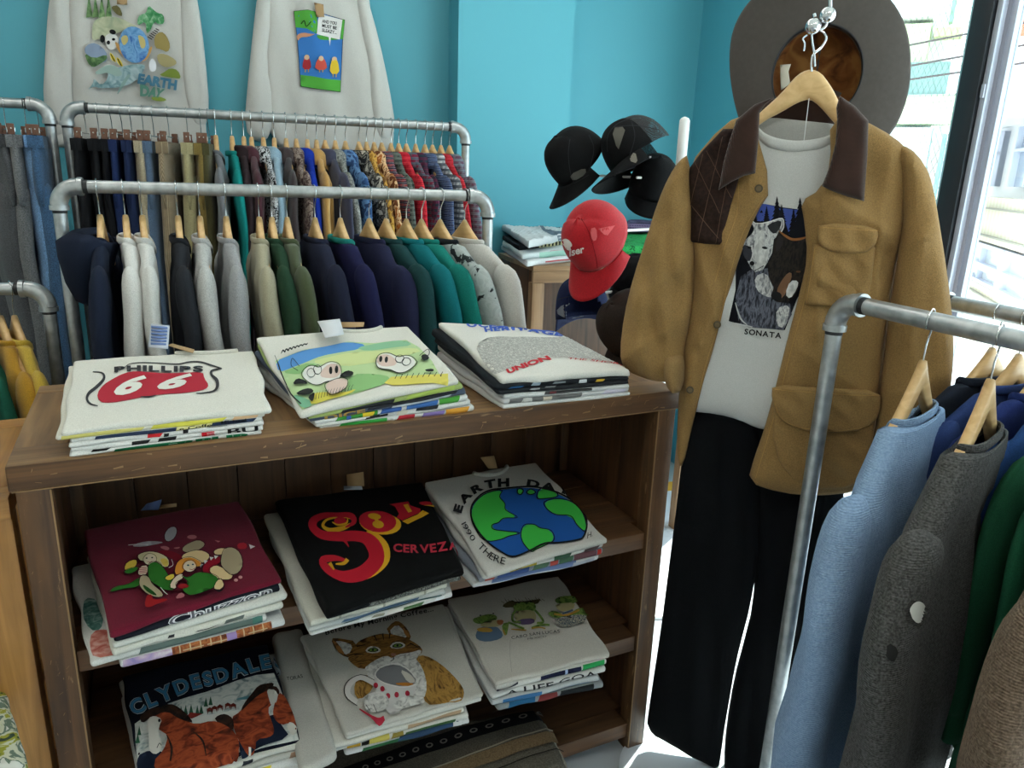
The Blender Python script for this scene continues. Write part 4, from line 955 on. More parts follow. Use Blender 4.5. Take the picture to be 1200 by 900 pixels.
def cow(f, s=1):
    A.poly(P2([f(*p) for p in [(0, 60), (30, 20), (70, 10), (110, 20), (170, -10), (220, 0), (240, 40), (230, 80), (190, 95), (150, 100), (100, 120), (50, 110)]]), WH, 1)
    A.poly(P2([f(*p) for p in [(120, 40), (170, 0), (225, 5), (240, 45), (215, 75), (160, 80), (115, 70)]]), PK, 1)
    A.stroke(P2([f(*p) for p in [(0, 60), (30, 20), (70, 10), (110, 20), (170, -8), (222, 2), (240, 42), (228, 82), (190, 95), (150, 100), (100, 120), (50, 110)]]), .8, BK2, True)
    for c in ((178, 38), (212, 34)): A.poly(P2([f(c[0] + 10 * math.cos(a), c[1] + 20 * math.sin(a)) for a in np.linspace(0, 6.28, 12)[:-1]]), BK2)
    for c in ((60, 52), (100, 35)): A.stroke(P2([f(c[0] + 24 * math.cos(a), c[1] + 24 * math.sin(a)) for a in np.linspace(0, 6.28, 12)[:-1]]), .7, BK2, True)
    A.stroke(P2([f(-20, 40), f(-60, 10), f(-50, -30), f(-10, 15)]), .8, BK2)
cow(lambda x, y: (270 + x, 275 + y)); cow(lambda x, y: (900 - x * .85, 235 + y * .8))
for L in ([(205, 400), (240, 360), (290, 375), (310, 400), (260, 395)], [(215, 455), (260, 430), (320, 420), (345, 440), (300, 460)], [(495, 350), (540, 320), (580, 330), (575, 350), (520, 360)], [(915, 245), (940, 240), (960, 265), (925, 275)], [(300, 470), (350, 440), (330, 500), (310, 490)], [(940, 320), (980, 315), (985, 330), (950, 332)]): A.poly(P2(L), BK2, 1)
A.poly(P2([(410, 410), (440, 385), (500, 365), (545, 372), (540, 410), (500, 440), (440, 460)]), PK, 1); A.stroke(P2([(410, 410), (440, 385), (500, 365), (545, 372), (540, 410), (500, 440), (440, 460)]), .8, BK2, True)
for k in range(14): x = 330 + k * 18; A.stroke(P2([(x, 495 - k * 4.4), (x + 6, 470 - k * 4), (x + 14, 450 - k * 3.4)]), (.8, .5, .3), BK2)
for k in range(9): x = 800 + k * 27; A.stroke(P2([(x, 375 - k), (x + 10, 352 - k)]), .7, BK2)
A.stroke(P2([(108, 248), (190, 430), (255, 528)]), .7, BK2)
for k in range(7): x = 150 + k * 22; A.stroke(P2([(x, 240 - k * 6), (x + 14, 222 - k * 5), (x + 24, 232 - k * 6), (x + 32, 215 - k * 5)]), (.8, 2, .8), BK2)
A.build('printed_cartoon', t); neck(t, top, C_('#d6d3c8'), .5, .8, .03)
card('size_label', [(381, 396), (403, 392), (398, 374), (372, 377)], [1.17, 1.168, 1.182, 1.182], flat('#d9dade', .7), t, bend=.002)
card('paper_tag', [(400, 384), (426, 383), (427, 378), (400, 378)], [1.163, 1.163, 1.168, 1.168], MKR, t)
# ---------------------------------------------------------------- 3 ocean parade stack
G3 = 'folded t-shirts in the top right stack'; W3 = 'top right stack'
low = [dict(c='#dddcd9', label='plain white t-shirt at the very bottom', ex=.006),
       dict(c='#d5d3d3', label='white t-shirt with grey and lilac patches, second from below', ex=.004, art=blocks((.05, .6, .2, .95, '#6d6c6b'), (.14, .22, .3, .8, '#c9c7c2'), (.3, .37, .3, .9, '#cbbfae'), (.75, .97, .2, .8, '#d3cddd'))),
       dict(c='#d9d9d7', label='white t-shirt with black sketchy print, third from below', art=blocks((.3, .68, .25, .6, '#3b3a3a'), (.34, .4, .3, .5, '#8a3a3e'), (.72, .97, .3, .9, '#dcdcda'))),
       dict(c='#2b2d31', label='black t-shirt with pale streaks, fourth from below', ex=.004, dx=-.006, art=blocks((.22, .3, .35, .5, '#9fa2a4'), (.33, .42, .2, .35, '#8c9092'))),
       dict(c='#1f2227', label='black t-shirt with blue and yellow specks directly under the top one', ex=.006, dx=-.01, art=blocks((.08, .2, .5, .8, '#3a6ea0'), (.25, .33, .2, .6, '#8c9ca8'), (.6, .66, .3, .7, '#cfd3d6'), (.72, .8, .4, .7, '#d0a93c'), (.4, .5, .3, .5, '#7b8388')))]
p3 = [(587, 448), (742, 438), (652, 386), (513, 374)]
top, t, A, _ = stack(p3, (.0, .0), CHT, [(592, 477), (738, 463)], low, C_('#dddad2'), 'white t-shirt with blue block letters over a grey etching, top right stack', G3, W3, (.016, .016, .02, .02), seed=3, back=(1.175, 1.15), wr=.003)
BL2 = ink('#4a63b4'); GE = furry(['#dcd9d1', '#b5b3ad', '#8d8c88', '#d5d2ca'], (150, 120, 60), 'grey_etching_ink', 2); RD3 = ink('#c23a42')
def q3(x, y): return (500 + x / 4, 340 + y / 4)
def P3(L): return [q3(*p) for p in L]
A.poly(P3([(225, 255), (330, 215), (480, 225), (640, 215), (700, 215), (800, 270), (890, 335), (880, 350), (760, 330), (640, 320), (560, 345), (440, 360), (360, 395), (300, 395), (250, 330)]), GE, 1)
A.arc('OCEANPORT', P3([(210, 168), (330, 176), (450, 182), (560, 188), (690, 190)]), 6.2, BL2, .05)
A.arc('HERITAGE', P3([(300, 198), (380, 190), (470, 190), (640, 212)]), 5.0, BL2, .05)
A.text('UNION', P3([(400, 405), (625, 340), (600, 318), (385, 380)]), RD3, .05); A.arc('THE SHORE', P3([(690, 335), (780, 345), (925, 365)]), 2.4, RD3, .01)
A.build('printed_lettering', t)
# ---------------------------------------------------------------- 4 maroon stack, upper shelf left
def Z(a, b): return (('z', a), ('z', b))
def pj(x0, y0, k): 
    f = lambda x, y: (x0 + x / k, y0 + y / k)
    return f, (lambda L: [f(*p) for p in L])
def outl(A, P, pts, m, w=.7, o=None, sm=1):
    A.poly(P(pts), m, sm); A.stroke(P(pts), w, o or INK, True, sm > 0)
G4 = 'folded t-shirts in the maroon stack'; W4 = 'maroon stack'
TUR = furry(['#5a3020', '#8a4a2c', '#b06a3c', '#7a4028'], (60, 60, 40), 'turtle_shell_ink', .5); TD = furry(['#dcdcd9', '#b79fb6', '#8f7fb0', '#5c8078'], (22, 22, 22), 'tie_dye_ink', 1)
def sidemarks(A, sl):
    A.cell = .008; A.poly([(.012, .1), (.03, .09), (.04, .14), (.035, .2), (.015, .22), (.005, .16)], furry(['#2f5a56', '#4f7a72', '#9ab0a8'], (60, 60, 60), 'teal_dye_ink'), 1); A.poly([(.01, .01), (.05, .004), (.05, .06), (.04, .09), (.015, .095), (.006, .05)], furry(['#b0544a', '#c98478', '#d9b0a6'], (60, 60, 60), 'coral_dye_ink'), 1)
def turtle(A, sl):
    A.poly(sl.strip(.03, .3, .15, .95), TD); A.poly(sl.strip(.3, .62, .1, .98), TUR); A.poly(sl.strip(.62, .7, .1, .9), ink('#9a83b8')); A.poly(sl.strip(.68, .9, .05, .95), TUR)
    for u in (.34, .4, .46, .52, .58, .72, .78, .84): A.poly(sl.strip(u, u + .008, .1, .98), ink('#c9ad86'))
    for u in (.36, .5, .75): A.poly(sl.strip(u, u + .12, .45, .52), ink('#c9ad86'))
low = [dict(c='#cfcfce', label='white t-shirt with a printed turtle shell and lilac dye at the very bottom', ex=.0, dx=.01, art=turtle),
       dict(c='#d3d2cd', label='white t-shirt with teal and coral marks on its left side, second from below', ex=.004, dx=-.03, art=combo(blocks((.25, .97, .2, .9, '#5d6b66'), (.9, .97, .2, .9, '#49736a')), sidemarks)),
       dict(c='#d5d3c8', label='off-white t-shirt with a thin sketch on its edge, third from below', ex=.002, dx=.004, art=blocks((.3, .34, .4, .6, '#38373a'), (.62, .75, .3, .6, '#5d645f'), (.45, .6, .45, .52, '#4d4d4b'))),
       dict(c='#d2d1c9', label='plain off-white t-shirt, fourth from below', ex=.004, dx=.006),
       dict(c='#181a24', label='black t-shirt with white bubble lettering directly under the maroon one', ex=.0, dx=.004, art=combo(txt('Chuzzon', .3, .93, .05, .85, '#d8d6d8', .05), txt('Chuzzon', .305, .925, .12, .78, '#5b5a60', .0)))]
p4 = [(128, 746), (330, 680), (279, 583), (97, 618)]
top, t, A, _ = stack(p4, Z(.757, .76), SZ[0], [(131, 788), (331, 737)], low, C_('#6a1229', .04), 'maroon t-shirt with cartoon girls and a long-tailed creature, left stack on the upper shelf', G4, W4, (.012, .012, .016, .016), seed=4, back=(.80, .80))
f, P = pj(110, 600, 6)
GN = ink('#2e6b26'); DG = ink('#1e4a1c'); TN = ink('#a8987a'); BE = ink('#dcbf8e'); SK = ink('#d8c6ac'); RDm = ink('#8e1d22'); OR = ink('#d58a35'); WHm = ink('#d9d2d0'); PKm = ink('#b26a70')
outl(A, P, [(530, 210), (525, 160), (560, 110), (600, 105), (612, 140), (595, 190), (560, 218)], ink('#b9b3b6'), .4)
A.poly(P([(280, 255), (350, 225), (430, 215), (530, 225), (460, 242), (370, 258)]), ink('#a9a3a8'), 1); A.ell(*f(716, 186), 5.5, 2.6, PKm); A.poly(P([(485, 262), (530, 252), (565, 270), (545, 290)]), PKm, 1); A.poly(P([(580, 270), (640, 260), (620, 278)]), PKm, 1); A.poly(P([(870, 212), (910, 218), (895, 228)]), PKm)
A.poly(P([(1020, 235), (1080, 225), (1090, 270), (1030, 275)]), ink('#a82733'), 1); A.poly(P([(1100, 240), (1140, 255), (1110, 272)]), WHm)
outl(A, P, [(650, 290), (660, 262), (700, 235), (760, 212), (805, 235), (795, 265), (740, 298), (680, 305)], TN, .5)
outl(A, P, [(645, 330), (700, 300), (770, 288), (830, 310), (840, 345), (790, 385), (720, 372), (660, 365)], BE, .5)
A.poly(P([(560, 290), (640, 325), (655, 350), (620, 380), (560, 340), (450, 300)]), ink('#7a1a28'), 1)
outl(A, P, [(800, 390), (850, 350), (905, 330), (920, 370), (860, 430), (830, 480), (790, 440)], ink('#8c1526'), .5)
outl(A, P, [(865, 300), (905, 275), (960, 280), (930, 320), (880, 325)], BE, .5); outl(A, P, [(835, 430), (880, 400), (930, 420), (1000, 465), (985, 500), (920, 500), (870, 480)], BE, .5)
outl(A, P, [(925, 310), (950, 275), (1000, 272), (1045, 310), (1065, 390), (1040, 450), (990, 470), (940, 430), (915, 390)], TN, .6)
for a in ((840, 345), (870, 335), (800, 370), (770, 395)): A.poly(P([(a[0], a[1]), (a[0] + 28, a[1] + 4), (a[0] + 8, a[1] + 26)]), WHm)
for a in ((1020, 510), (1050, 490)): A.ell(*f(*a), 2.2, 1.8, ink('#c98f8c'))
outl(A, P, [(110, 605), (160, 560), (260, 545), (350, 495), (365, 520), (330, 565), (240, 575)], GN, .5)
outl(A, P, [(235, 430), (255, 390), (320, 370), (330, 400), (300, 440), (245, 450)], ink('#d8b648'), .5); outl(A, P, [(230, 460), (260, 440), (340, 425), (330, 450), (270, 475)], GN, .5)
outl(A, P, [(330, 350), (370, 325), (430, 315), (500, 330), (555, 365), (560, 420), (520, 430), (480, 390), (360, 390)], ink('#cdbf94'), .5)
A.poly(P([(490, 370), (545, 365), (558, 415), (525, 430)]), ink('#d9b957'), 1)
outl(A, P, [(375, 370), (410, 335), (460, 345), (470, 385), (420, 420), (385, 405)], SK, .5); A.ell(*f(440, 365), 1.2, .8, INK); A.ell(*f(400, 370), 1.2, .8, INK); A.stroke(P([(405, 395), (425, 400), (440, 392)]), .6, ink('#a04048'))
outl(A, P, [(335, 480), (355, 430), (410, 425), (400, 490), (350, 492)], SK, .5)
for k in range(4): A.stroke(P([(345, 445 + 12 * k), (402, 440 + 13 * k)]), .9, ink('#a2465a'), sm=False)
outl(A, P, [(410, 480), (415, 420), (460, 400), (510, 430), (560, 500), (600, 540), (600, 600), (540, 605), (470, 570), (420, 530)], GN, .6)
outl(A, P, [(360, 500), (410, 505), (440, 560), (500, 610), (520, 645), (470, 655), (400, 630), (350, 580), (345, 540)], TN, .6); A.poly(P([(365, 560), (430, 600), (480, 645), (440, 640), (385, 605)]), DG, 1)
outl(A, P, [(525, 520), (590, 485), (600, 515), (560, 540)], ink('#d9c04a'), .4)
outl(A, P, [(600, 490), (610, 420), (650, 380), (720, 370), (790, 410), (770, 440), (700, 430), (640, 500)], OR, .5); outl(A, P, [(655, 440), (680, 400), (730, 395), (755, 440), (720, 475), (680, 470)], SK, .5)
A.ell(*f(695, 430), 1.4, 1, ink('#2a4a5a')); A.ell(*f(728, 425), 1.2, .9, ink('#2a4a5a')); A.stroke(P([(705, 458), (725, 462), (745, 448)]), .7, ink('#a02838'))
outl(A, P, [(560, 590), (600, 520), (650, 490), (665, 520), (610, 560), (610, 605)], SK, .5); outl(A, P, [(650, 510), (700, 520), (760, 480), (850, 490), (905, 520), (900, 570), (830, 610), (720, 650), (670, 630), (650, 590), (700, 560)], GN, .6)
outl(A, P, [(895, 540), (925, 530), (945, 580), (900, 605), (870, 595)], BE, .5); A.poly(P([(615, 580), (680, 565), (710, 590), (640, 610)]), RDm, 1)
A.poly(P([(380, 735), (400, 650), (440, 650), (440, 690), (540, 675), (550, 690), (470, 715), (420, 742)]), ink('#9a1f22'), 1); A.poly(P([(600, 680), (640, 630), (675, 650), (660, 670)]), PKm, 1)
for L in ([(270, 295), (340, 290), (415, 292)], [(500, 600), (530, 635), (550, 650)], [(560, 460), (590, 440), (580, 400)]): A.stroke(P(L), .7, WHm)
A.build('printed_cartoon', t); lb = card('care_label', [(165, 598), (186, 597), (190, 585), (172, 590)], [.80, .80, .82, .82], flat('#4c5a80', .6), t); card('paper_tag', [(187, 596), (207, 594), (207, 590), (189, 592)], [.80, .80, .805, .805], MKR, t)
# side marks on the second shirt of the pile
# ---------------------------------------------------------------- 5 beer stack
G5 = 'folded t-shirts in the black beer stack'; W5 = 'black stack'
low = [dict(c='#d0cfcb', label='white t-shirt with a daisy print on its edge at the very bottom', ex=.004, dx=-.016, art=blocks((.5, .75, .2, .6, '#cfcac2'), (.62, .78, .3, .7, '#4c6a42'), (.4, .5, .3, .5, '#8e8a7a'), (.85, .93, .3, .6, '#dfe0e0'))),
       dict(c='#b9bbb9', label='cream t-shirt with a blue striped edge, second from below', ex=-.004, dx=-.03, art=blocks((.22, .8, .35, .55, '#4c617a'), (.22, .97, .6, .8, '#3f5a5a'))),
       dict(c='#c6c4b8', label='ivory t-shirt with a faint crackle pattern, third from below', ex=.0, dx=-.028, art=blocks((.2, .22, .2, .9, '#9a988c'), (.5, .52, .1, .8, '#9a988c'), (.8, .82, .2, .9, '#9a988c'))),
       dict(c='#16171a', label='black t-shirt with grey speckled print directly under the beer one', ex=.0, art=lambda A, sl: A.poly(sl.strip(.3, .98, .1, .95), patterned(['#1b1b1b', '#8b8b86', '#1b1b1b', '#77776f'], 260, 'speckled_ink')))]
p5 = [(385, 716), (544, 668), (496, 562), (322, 584)]
top, t, A, _ = stack(p5, Z(.742, .745), SZ[0], [(374, 744), (538, 700)], low, C_('#060607', .3), 'black t-shirt with ornate red and yellow SOL CERVEZA lettering, middle stack on the upper shelf', G5, W5, (.022, .02, .014, .014), seed=5, back=(.765, .765))
f, P = pj(300, 540, 4); YE = ink('#dba326'); RE = ink('#b81d2e'); DB = ink('#5a2a2a')
A.stroke(P([(555, 365), (600, 380), (640, 430), (640, 490), (590, 540), (520, 570), (430, 580), (400, 575)]), (2, 5, 7, 8, 7, 6, 3, 1.5), YE)
A.stroke(P([(480, 330), (440, 350), (380, 360), (345, 340), (360, 310), (400, 295), (440, 290), (480, 300)]), (4, 6, 4, 3, 3, 2), YE)
A.stroke(P([(455, 345), (495, 320), (480, 285), (420, 280), (350, 285), (300, 310), (295, 350), (340, 385), (420, 390), (500, 385), (560, 400), (595, 450), (590, 500), (530, 550), (450, 570), (390, 560), (345, 530), (340, 500), (400, 490), (450, 500)]), (1.5, 6, 8, 6, 9, 11, 10, 11, 12, 13, 17, 18, 16, 13, 10, 10, 9, 7, 3), RE)
A.ell(*f(430, 315), 7.5, 6, RE); A.stroke(P([(390, 320), (420, 335), (460, 325), (465, 300)]), (1, 2.5, 2.5, .8), YE); A.stroke(P([(370, 515), (390, 545)]), (5, 2), YE, sm=False); A.stroke(P([(400, 520), (440, 515), (460, 495)]), (1.5, 4, 5), YE)
A.stroke(P([(420, 385), (450, 410), (470, 440)]), (5, 4, .5), RE)
A.ell(*f(616, 325), 24, 13.5, YE, 8); A.ell(*f(604, 315), 21.5, 13.5, RE, 8); A.ell(*f(590, 292), 7.5, 4, YE, 10); A.ell(*f(608, 333), 6.5, 4.6, YE, 10); A.stroke(P([(580, 290), (600, 310), (605, 335)]), (6, 3.5, 6), YE)
A.poly(P([(715, 318), (780, 285), (800, 262), (828, 280), (800, 300), (740, 332)]), YE); A.poly(P([(655, 228), (700, 220), (735, 215), (745, 235), (790, 255), (790, 275), (715, 315), (690, 300), (700, 280), (680, 240)]), RE); A.poly(P([(715, 232), (735, 228), (755, 268), (740, 275)]), YE)
A.poly(P([(775, 222), (820, 215), (845, 235), (800, 238)]), RE, 1); A.poly(P([(800, 238), (845, 236), (848, 246)]), YE)
A.arc('CERVEZA', P([(672, 462), (760, 466), (850, 462), (962, 440)]), 9, ink('#b03040'), .03)
A.build('printed_lettering', t); card('paper_tag', [(407, 570), (427, 570), (426, 553), (406, 556)], [.775, .775, .80, .80], MKR, t); card('size_label', [(403, 574), (425, 574), (424, 570), (403, 570)], [.77, .77, .775, .775], flat('#b9c0cc'), t)
# ---------------------------------------------------------------- 6 earth stack
G6 = 'folded t-shirts in the globe stack'; W6 = 'globe stack'
low = [dict(c='#cfcfd0', label='white t-shirt with a pale blue edge at the very bottom', ex=.002, dx=-.012, art=blocks((.15, .8, .1, .6, '#6b7ea8'), (.75, .95, .3, .8, '#a9abb5'))),
       dict(c='#8b8f9a', label='multicoloured t-shirt with red, green and blue comic print, second from below', ex=.002, dx=-.004, art=blocks((.06, .14, .2, .9, '#b05a4e'), (.14, .4, .2, .9, '#44598c'), (.4, .55, .2, .9, '#57745e'), (.55, .62, .2, .9, '#b9554c'), (.62, .74, .2, .9, '#4d6d57'), (.74, .93, .2, .9, '#6b4a50'), (.93, .97, .2, .9, '#b5392f'))),
       dict(c='#d0cfca', label='white t-shirt with a yellow and black print directly under the globe one', ex=.0, art=blocks((.2, .42, .3, .7, '#a9963c'), (.24, .3, .4, .6, '#25241f'), (.55, .7, .3, .9, '#3c5a48'), (.8, .95, .4, .9, '#5b4a4a')))]
p6 = [(572, 674), (712, 634), (628, 540), (496, 563)]
top, t, A, _ = stack(p6, Z(.728, .73), SZ[0], [(557, 690), (709, 657)], low, C_('#c9c6c0', .03), 'white t-shirt with a green and blue EARTH DAY globe, right on the upper shelf', G6, W6, (.014, .012, .016, .016), seed=6, back=(.775, .765), wr=.003)
f, P = pj(480, 520, 4); GE_ = ink('#3fb548'); BU = ink('#1f55a0'); 
Oc = [(440, 218), (520, 214), (610, 218), (700, 245), (780, 290), (822, 345), (835, 400), (820, 455), (790, 472), (700, 485), (640, 488), (560, 522), (485, 545), (430, 520), (370, 475), (320, 420), (295, 360), (300, 300), (340, 250), (390, 225)]
A.poly(P(Oc), BU, 1)
def land(L): A.poly(P(L), GE_, 1); A.stroke(P(L), 1.1, INK, True)
land([(440, 222), (430, 255), (455, 290), (460, 325), (515, 362), (450, 365), (425, 385), (395, 395), (400, 415), (460, 425), (525, 435), (470, 448), (430, 462), (370, 468), (330, 440), (297, 375), (300, 305), (340, 255), (390, 228)])
land([(530, 440), (545, 400), (590, 398), (620, 415), (670, 425), (685, 465), (650, 490), (600, 510), (575, 518), (540, 480)])
land([(640, 285), (700, 272), (770, 285), (810, 330), (832, 395), (828, 432), (790, 400), (760, 355), (690, 350), (650, 320)])
land([(605, 265), (615, 225), (660, 222), (700, 250), (690, 265), (640, 270)]); land([(512, 240), (520, 220), (540, 230), (530, 250)]); land([(555, 240), (575, 225), (598, 240), (575, 250)])
A.stroke(P(Oc), 2.0, INK, True)
A.arc('EARTH', P([(245, 348), (268, 285), (325, 235), (392, 212), (478, 206)]), 10, INK, .05); A.arc('DAY', P([(550, 210), (620, 222), (690, 236), (760, 262)]), 8, INK, .05)
A.arc('THERE', P([(318, 497), (350, 530), (390, 565), (450, 585)]), 8.5, INK, .0); A.arc('1990', P([(245, 395), (260, 425), (280, 455), (298, 480)]), 6.5, INK, .0); A.text('H.', P([(835, 468), (860, 455), (862, 430), (838, 440)]), INK)
A.build('printed_globe', t); neck(t, top, C_('#bdbab3'), .42, .72, .03); card('paper_tag', [(572, 549), (583, 549), (579, 534), (563, 536)], [.775, .775, .80, .80], MKR, t)
# ---------------------------------------------------------------- 7 horse stack, lower shelf left
G7 = 'folded t-shirts in the horse stack'; W7 = 'horse stack'
low = [dict(c='#cfcfce', label='plain white t-shirt at the very bottom', ex=.0, dx=.0),
       dict(c='#d0d0cf', label='white t-shirt with a yellow patch and black letters, second from below', ex=.002, art=combo(blocks((.55, .8, .1, .9, '#d8c53a')), txt('HAW', .62, .75, .25, .8, '#1c1c1c', .03))),
       dict(c='#b9b7b0', label='grey white t-shirt sticking out to the right, third from below', ex=.004, dx=.03, art=blocks((.8, .95, .1, .9, '#9a7c66'))),
       dict(c='#cfcdc6', label='off-white t-shirt directly under the horse one', ex=.0, dx=.0, art=blocks((.6, .68, .2, .8, '#2a2c33')))]
p7 = [(166, 922), (352, 868), (313, 752), (140, 790)]
top, t, A, _ = stack(p7, Z(.425, .425), SZ[1], [(170, 955), (355, 905)], low, C_('#0b1020', .2), 'navy t-shirt with brown horses and CLYDESDALES lettering, left on the lower shelf', G7, W7, (.012, .012, .014, .014), seed=7, back=(.46, .46))
f, P = pj(140, 760, 5.4545); SN = furry(['#7f8f90', '#c3c8c4', '#d5d6d0', '#a9b3b0'], (30, 30, 60), 'snow_mountain_ink', 1.5); HB = furry(['#3a150c', '#6e2a16', '#9a4626', '#7a3018'], (30, 45, 30), 'bay_horse_ink', 1); HD = furry(['#120d0c', '#2a1a14', '#3a2218'], (60, 60, 60), 'dark_mane_ink'); NV = ink('#141d30'); HW = ink('#cfcbc2')
A.poly(P([(100, 500), (180, 440), (320, 370), (420, 340), (560, 300), (640, 270), (760, 220), (880, 180), (990, 165), (1020, 240), (1100, 450), (1145, 590), (900, 660), (720, 730), (500, 764), (300, 830), (130, 850), (110, 700)]), SN)
A.poly(P([(420, 480), (560, 455), (700, 430), (800, 410), (780, 470), (600, 510), (500, 525)]), ink('#d3d3cc'), 1)
for x, y in ((400, 430), (430, 425), (465, 420), (505, 430), (530, 425), (560, 380), (590, 372), (130, 560), (120, 610)): A.poly(P([(x - 14, y + 22), (x, y - 40), (x + 14, y + 22)]), ink('#2f5a44'))
A.poly(P([(430, 470), (460, 440), (540, 450), (470, 480)]), ink('#7a2a22')); A.poly(P([(750, 350), (850, 320), (840, 350), (760, 358)]), ink('#5c8a94'), 1)
for x, y in ((585, 430), (615, 420), (650, 412), (700, 400), (735, 402)): A.poly(P([(x - 18, y - 8), (x, y - 20), (x + 18, y - 10), (x + 16, y + 28), (x + 8, y + 4), (x - 8, y + 6), (x - 14, y + 30)]), ink('#5a2018'))
A.poly(P([(110, 720), (200, 680), (300, 700), (330, 830), (130, 850)]), NV, 1); A.poly(P([(980, 430), (1040, 520), (1095, 590), (880, 660), (820, 700), (780, 720), (760, 600)]), NV, 1)
# right-hand horses
A.poly(P([(1020, 300), (1060, 330), (1095, 430), (1130, 550), (1120, 560), (1085, 500), (1040, 520), (990, 480), (985, 420)]), HB, 1); A.poly(P([(1065, 520), (1100, 490), (1135, 545), (1110, 590)]), HW, 1)
A.poly(P([(905, 300), (960, 290), (985, 380), (950, 420), (985, 520), (995, 570), (960, 600), (880, 610), (870, 680), (820, 700), (775, 640), (740, 560), (720, 480), (780, 440), (830, 370)]), HB, 1)
A.poly(P([(893, 262), (940, 250), (992, 240), (985, 280), (940, 300), (890, 330), (830, 390), (780, 445), (800, 390), (850, 320)]), HD, 1); A.poly(P([(945, 290), (985, 285), (1010, 330), (1000, 380), (975, 400), (960, 350)]), HW, 1); A.poly(P([(990, 300), (1020, 280), (1015, 350), (1000, 390)]), HW, 1)
A.poly(P([(960, 290), (1000, 260), (1030, 300), (1020, 330), (1000, 290)]), HD, 1); A.poly(P([(830, 665), (845, 665), (840, 705), (828, 705)]), HW)
# big horse
A.poly(P([(610, 500), (640, 470), (690, 460), (735, 490), (740, 560), (700, 560)]), HD, 1)
A.poly(P([(190, 450), (250, 430), (330, 440), (420, 500), (500, 530), (600, 505), (680, 530), (750, 580), (775, 650), (760, 720), (690, 764), (500, 830), (260, 860), (215, 764), (290, 690), (320, 600), (260, 560), (200, 520)]), HB, 1)
A.poly(P([(255, 420), (300, 390), (360, 395), (430, 450), (485, 520), (440, 510), (370, 480), (320, 440), (250, 450)]), HD, 1); A.poly(P([(130, 470), (180, 430), (260, 400), (290, 440), (200, 480), (150, 520)]), HD, 1)
A.poly(P([(190, 480), (230, 465), (280, 490), (260, 540), (255, 600), (280, 650), (270, 700), (230, 722), (190, 690), (195, 600), (180, 530)]), HW, 1); A.stroke(P([(245, 680), (262, 650), (275, 665)]), .8, INK); A.ell(*f(262, 500), 1.6, 2.2, INK)
A.stroke(P([(310, 600), (340, 680), (330, 760)]), (1, 3, 2), HD); A.stroke(P([(480, 580), (540, 640), (560, 730)]), (1, 2.5, 1), HD)
CL = P([(95, 470), (180, 420), (280, 380), (380, 340), (480, 302), (580, 275), (680, 248), (790, 205), (900, 165), (985, 145), (1060, 130)])
A.arc('CLYDESDALES', CL, 17.5, ink('#b9c6cf'), .075); A.arc('CLYDESDALES', CL, 17.5, ink('#2c2f3a'), .045); A.arc('CLYDESDALES', CL, 17.5, ink('#3f7fa6'), .02)
A.build('printed_horses', t)
# ---------------------------------------------------------------- 8 cat stack
G8 = 'folded t-shirts in the kitten stack'; W8 = 'kitten stack'
low = [dict(c='#c9c9c9', label='white t-shirt with a dark blue and green picture edge at the very bottom', ex=-.004, dx=.0, art=blocks((.12, .5, .3, .95, '#2f5c3c'), (.4, .9, .1, .7, '#2e4460'), (.85, .93, .1, .9, '#cfcfcf'))),
       dict(c='#cccbc6', label='white t-shirt with a golden picture edge, second from below', ex=.004, dx=-.018, art=blocks((.1, .2, .2, .8, '#b98f2f'), (.24, .4, .1, .9, '#c0b25a'), (.2, .26, .3, .8, '#1d1c1a'), (.4, .5, .2, .8, '#8a7a3a'), (.5, .9, .4, .9, '#42603e'))),
       dict(c='#cfccc4', label='cream t-shirt with a brown band on its edge, third from below', ex=.004, dx=-.03, art=blocks((.05, .3, .5, .9, '#aeb0b0'), (.55, .97, .3, .9, '#a98f74'))),
       dict(c='#cbc9c3', label='white t-shirt directly under the kitten one', ex=.004, dx=.006)]
p8 = [(406, 862), (566, 815), (520, 704), (352, 742)]
top, t, A, _ = stack(p8, Z(.432, .432), SZ[1], [(402, 888), (553, 850)], low, C_('#bcb8b0', .03), 'white t-shirt with a tabby kitten holding a mug, middle stack on the lower shelf', G8, W8, (.012, .012, .014, .014), seed=8, back=(.47, .47), wr=.003)
f, P = pj(300, 675, 4); TB = furry(['#3a2614', '#6a4620', '#94682e', '#7a5426'], (18, 60, 25), 'tabby_fur_ink', 2.2); TB2 = furry(['#4a3218', '#8a6630', '#a98040', '#6a4a22'], (50, 22, 30), 'tabby_body_ink', 2); WF = furry(['#8d8c8a', '#c9c7c3', '#dddbd6'], (70, 70, 50), 'white_fur_ink', 1); OG = ink('#a8713c')
A.poly(P([(760, 410), (800, 400), (870, 440), (930, 490), (975, 540), (978, 570), (960, 598), (860, 612), (800, 620), (780, 560), (740, 500)]), TB2, 1)
A.poly(P([(485, 490), (560, 500), (560, 560), (490, 610), (465, 570)]), TB2, 1)
A.poly(P([(520, 470), (600, 440), (740, 400), (790, 460), (810, 540), (790, 600), (700, 640), (600, 620), (560, 560)]), WF, 1)
A.poly(P([(352, 300), (400, 305), (480, 325), (470, 400), (430, 405), (385, 370)]), TB, 1); A.poly(P([(372, 318), (410, 320), (465, 345), (440, 395), (400, 370)]), WF, 1); A.poly(P([(356, 305), (390, 330), (430, 395), (395, 375)]), OG, 1)
A.poly(P([(608, 275), (650, 222), (680, 225), (720, 270), (738, 320), (700, 330)]), TB, 1); A.poly(P([(625, 280), (665, 238), (700, 275), (720, 312), (680, 310)]), WF, 1); A.poly(P([(690, 250), (722, 290), (730, 315), (705, 300)]), OG, 1)
A.poly(P([(470, 340), (540, 300), (600, 285), (680, 300), (740, 330), (790, 370), (785, 400), (740, 430), (660, 440), (560, 460), (500, 470), (460, 440), (435, 410)]), TB, 1)
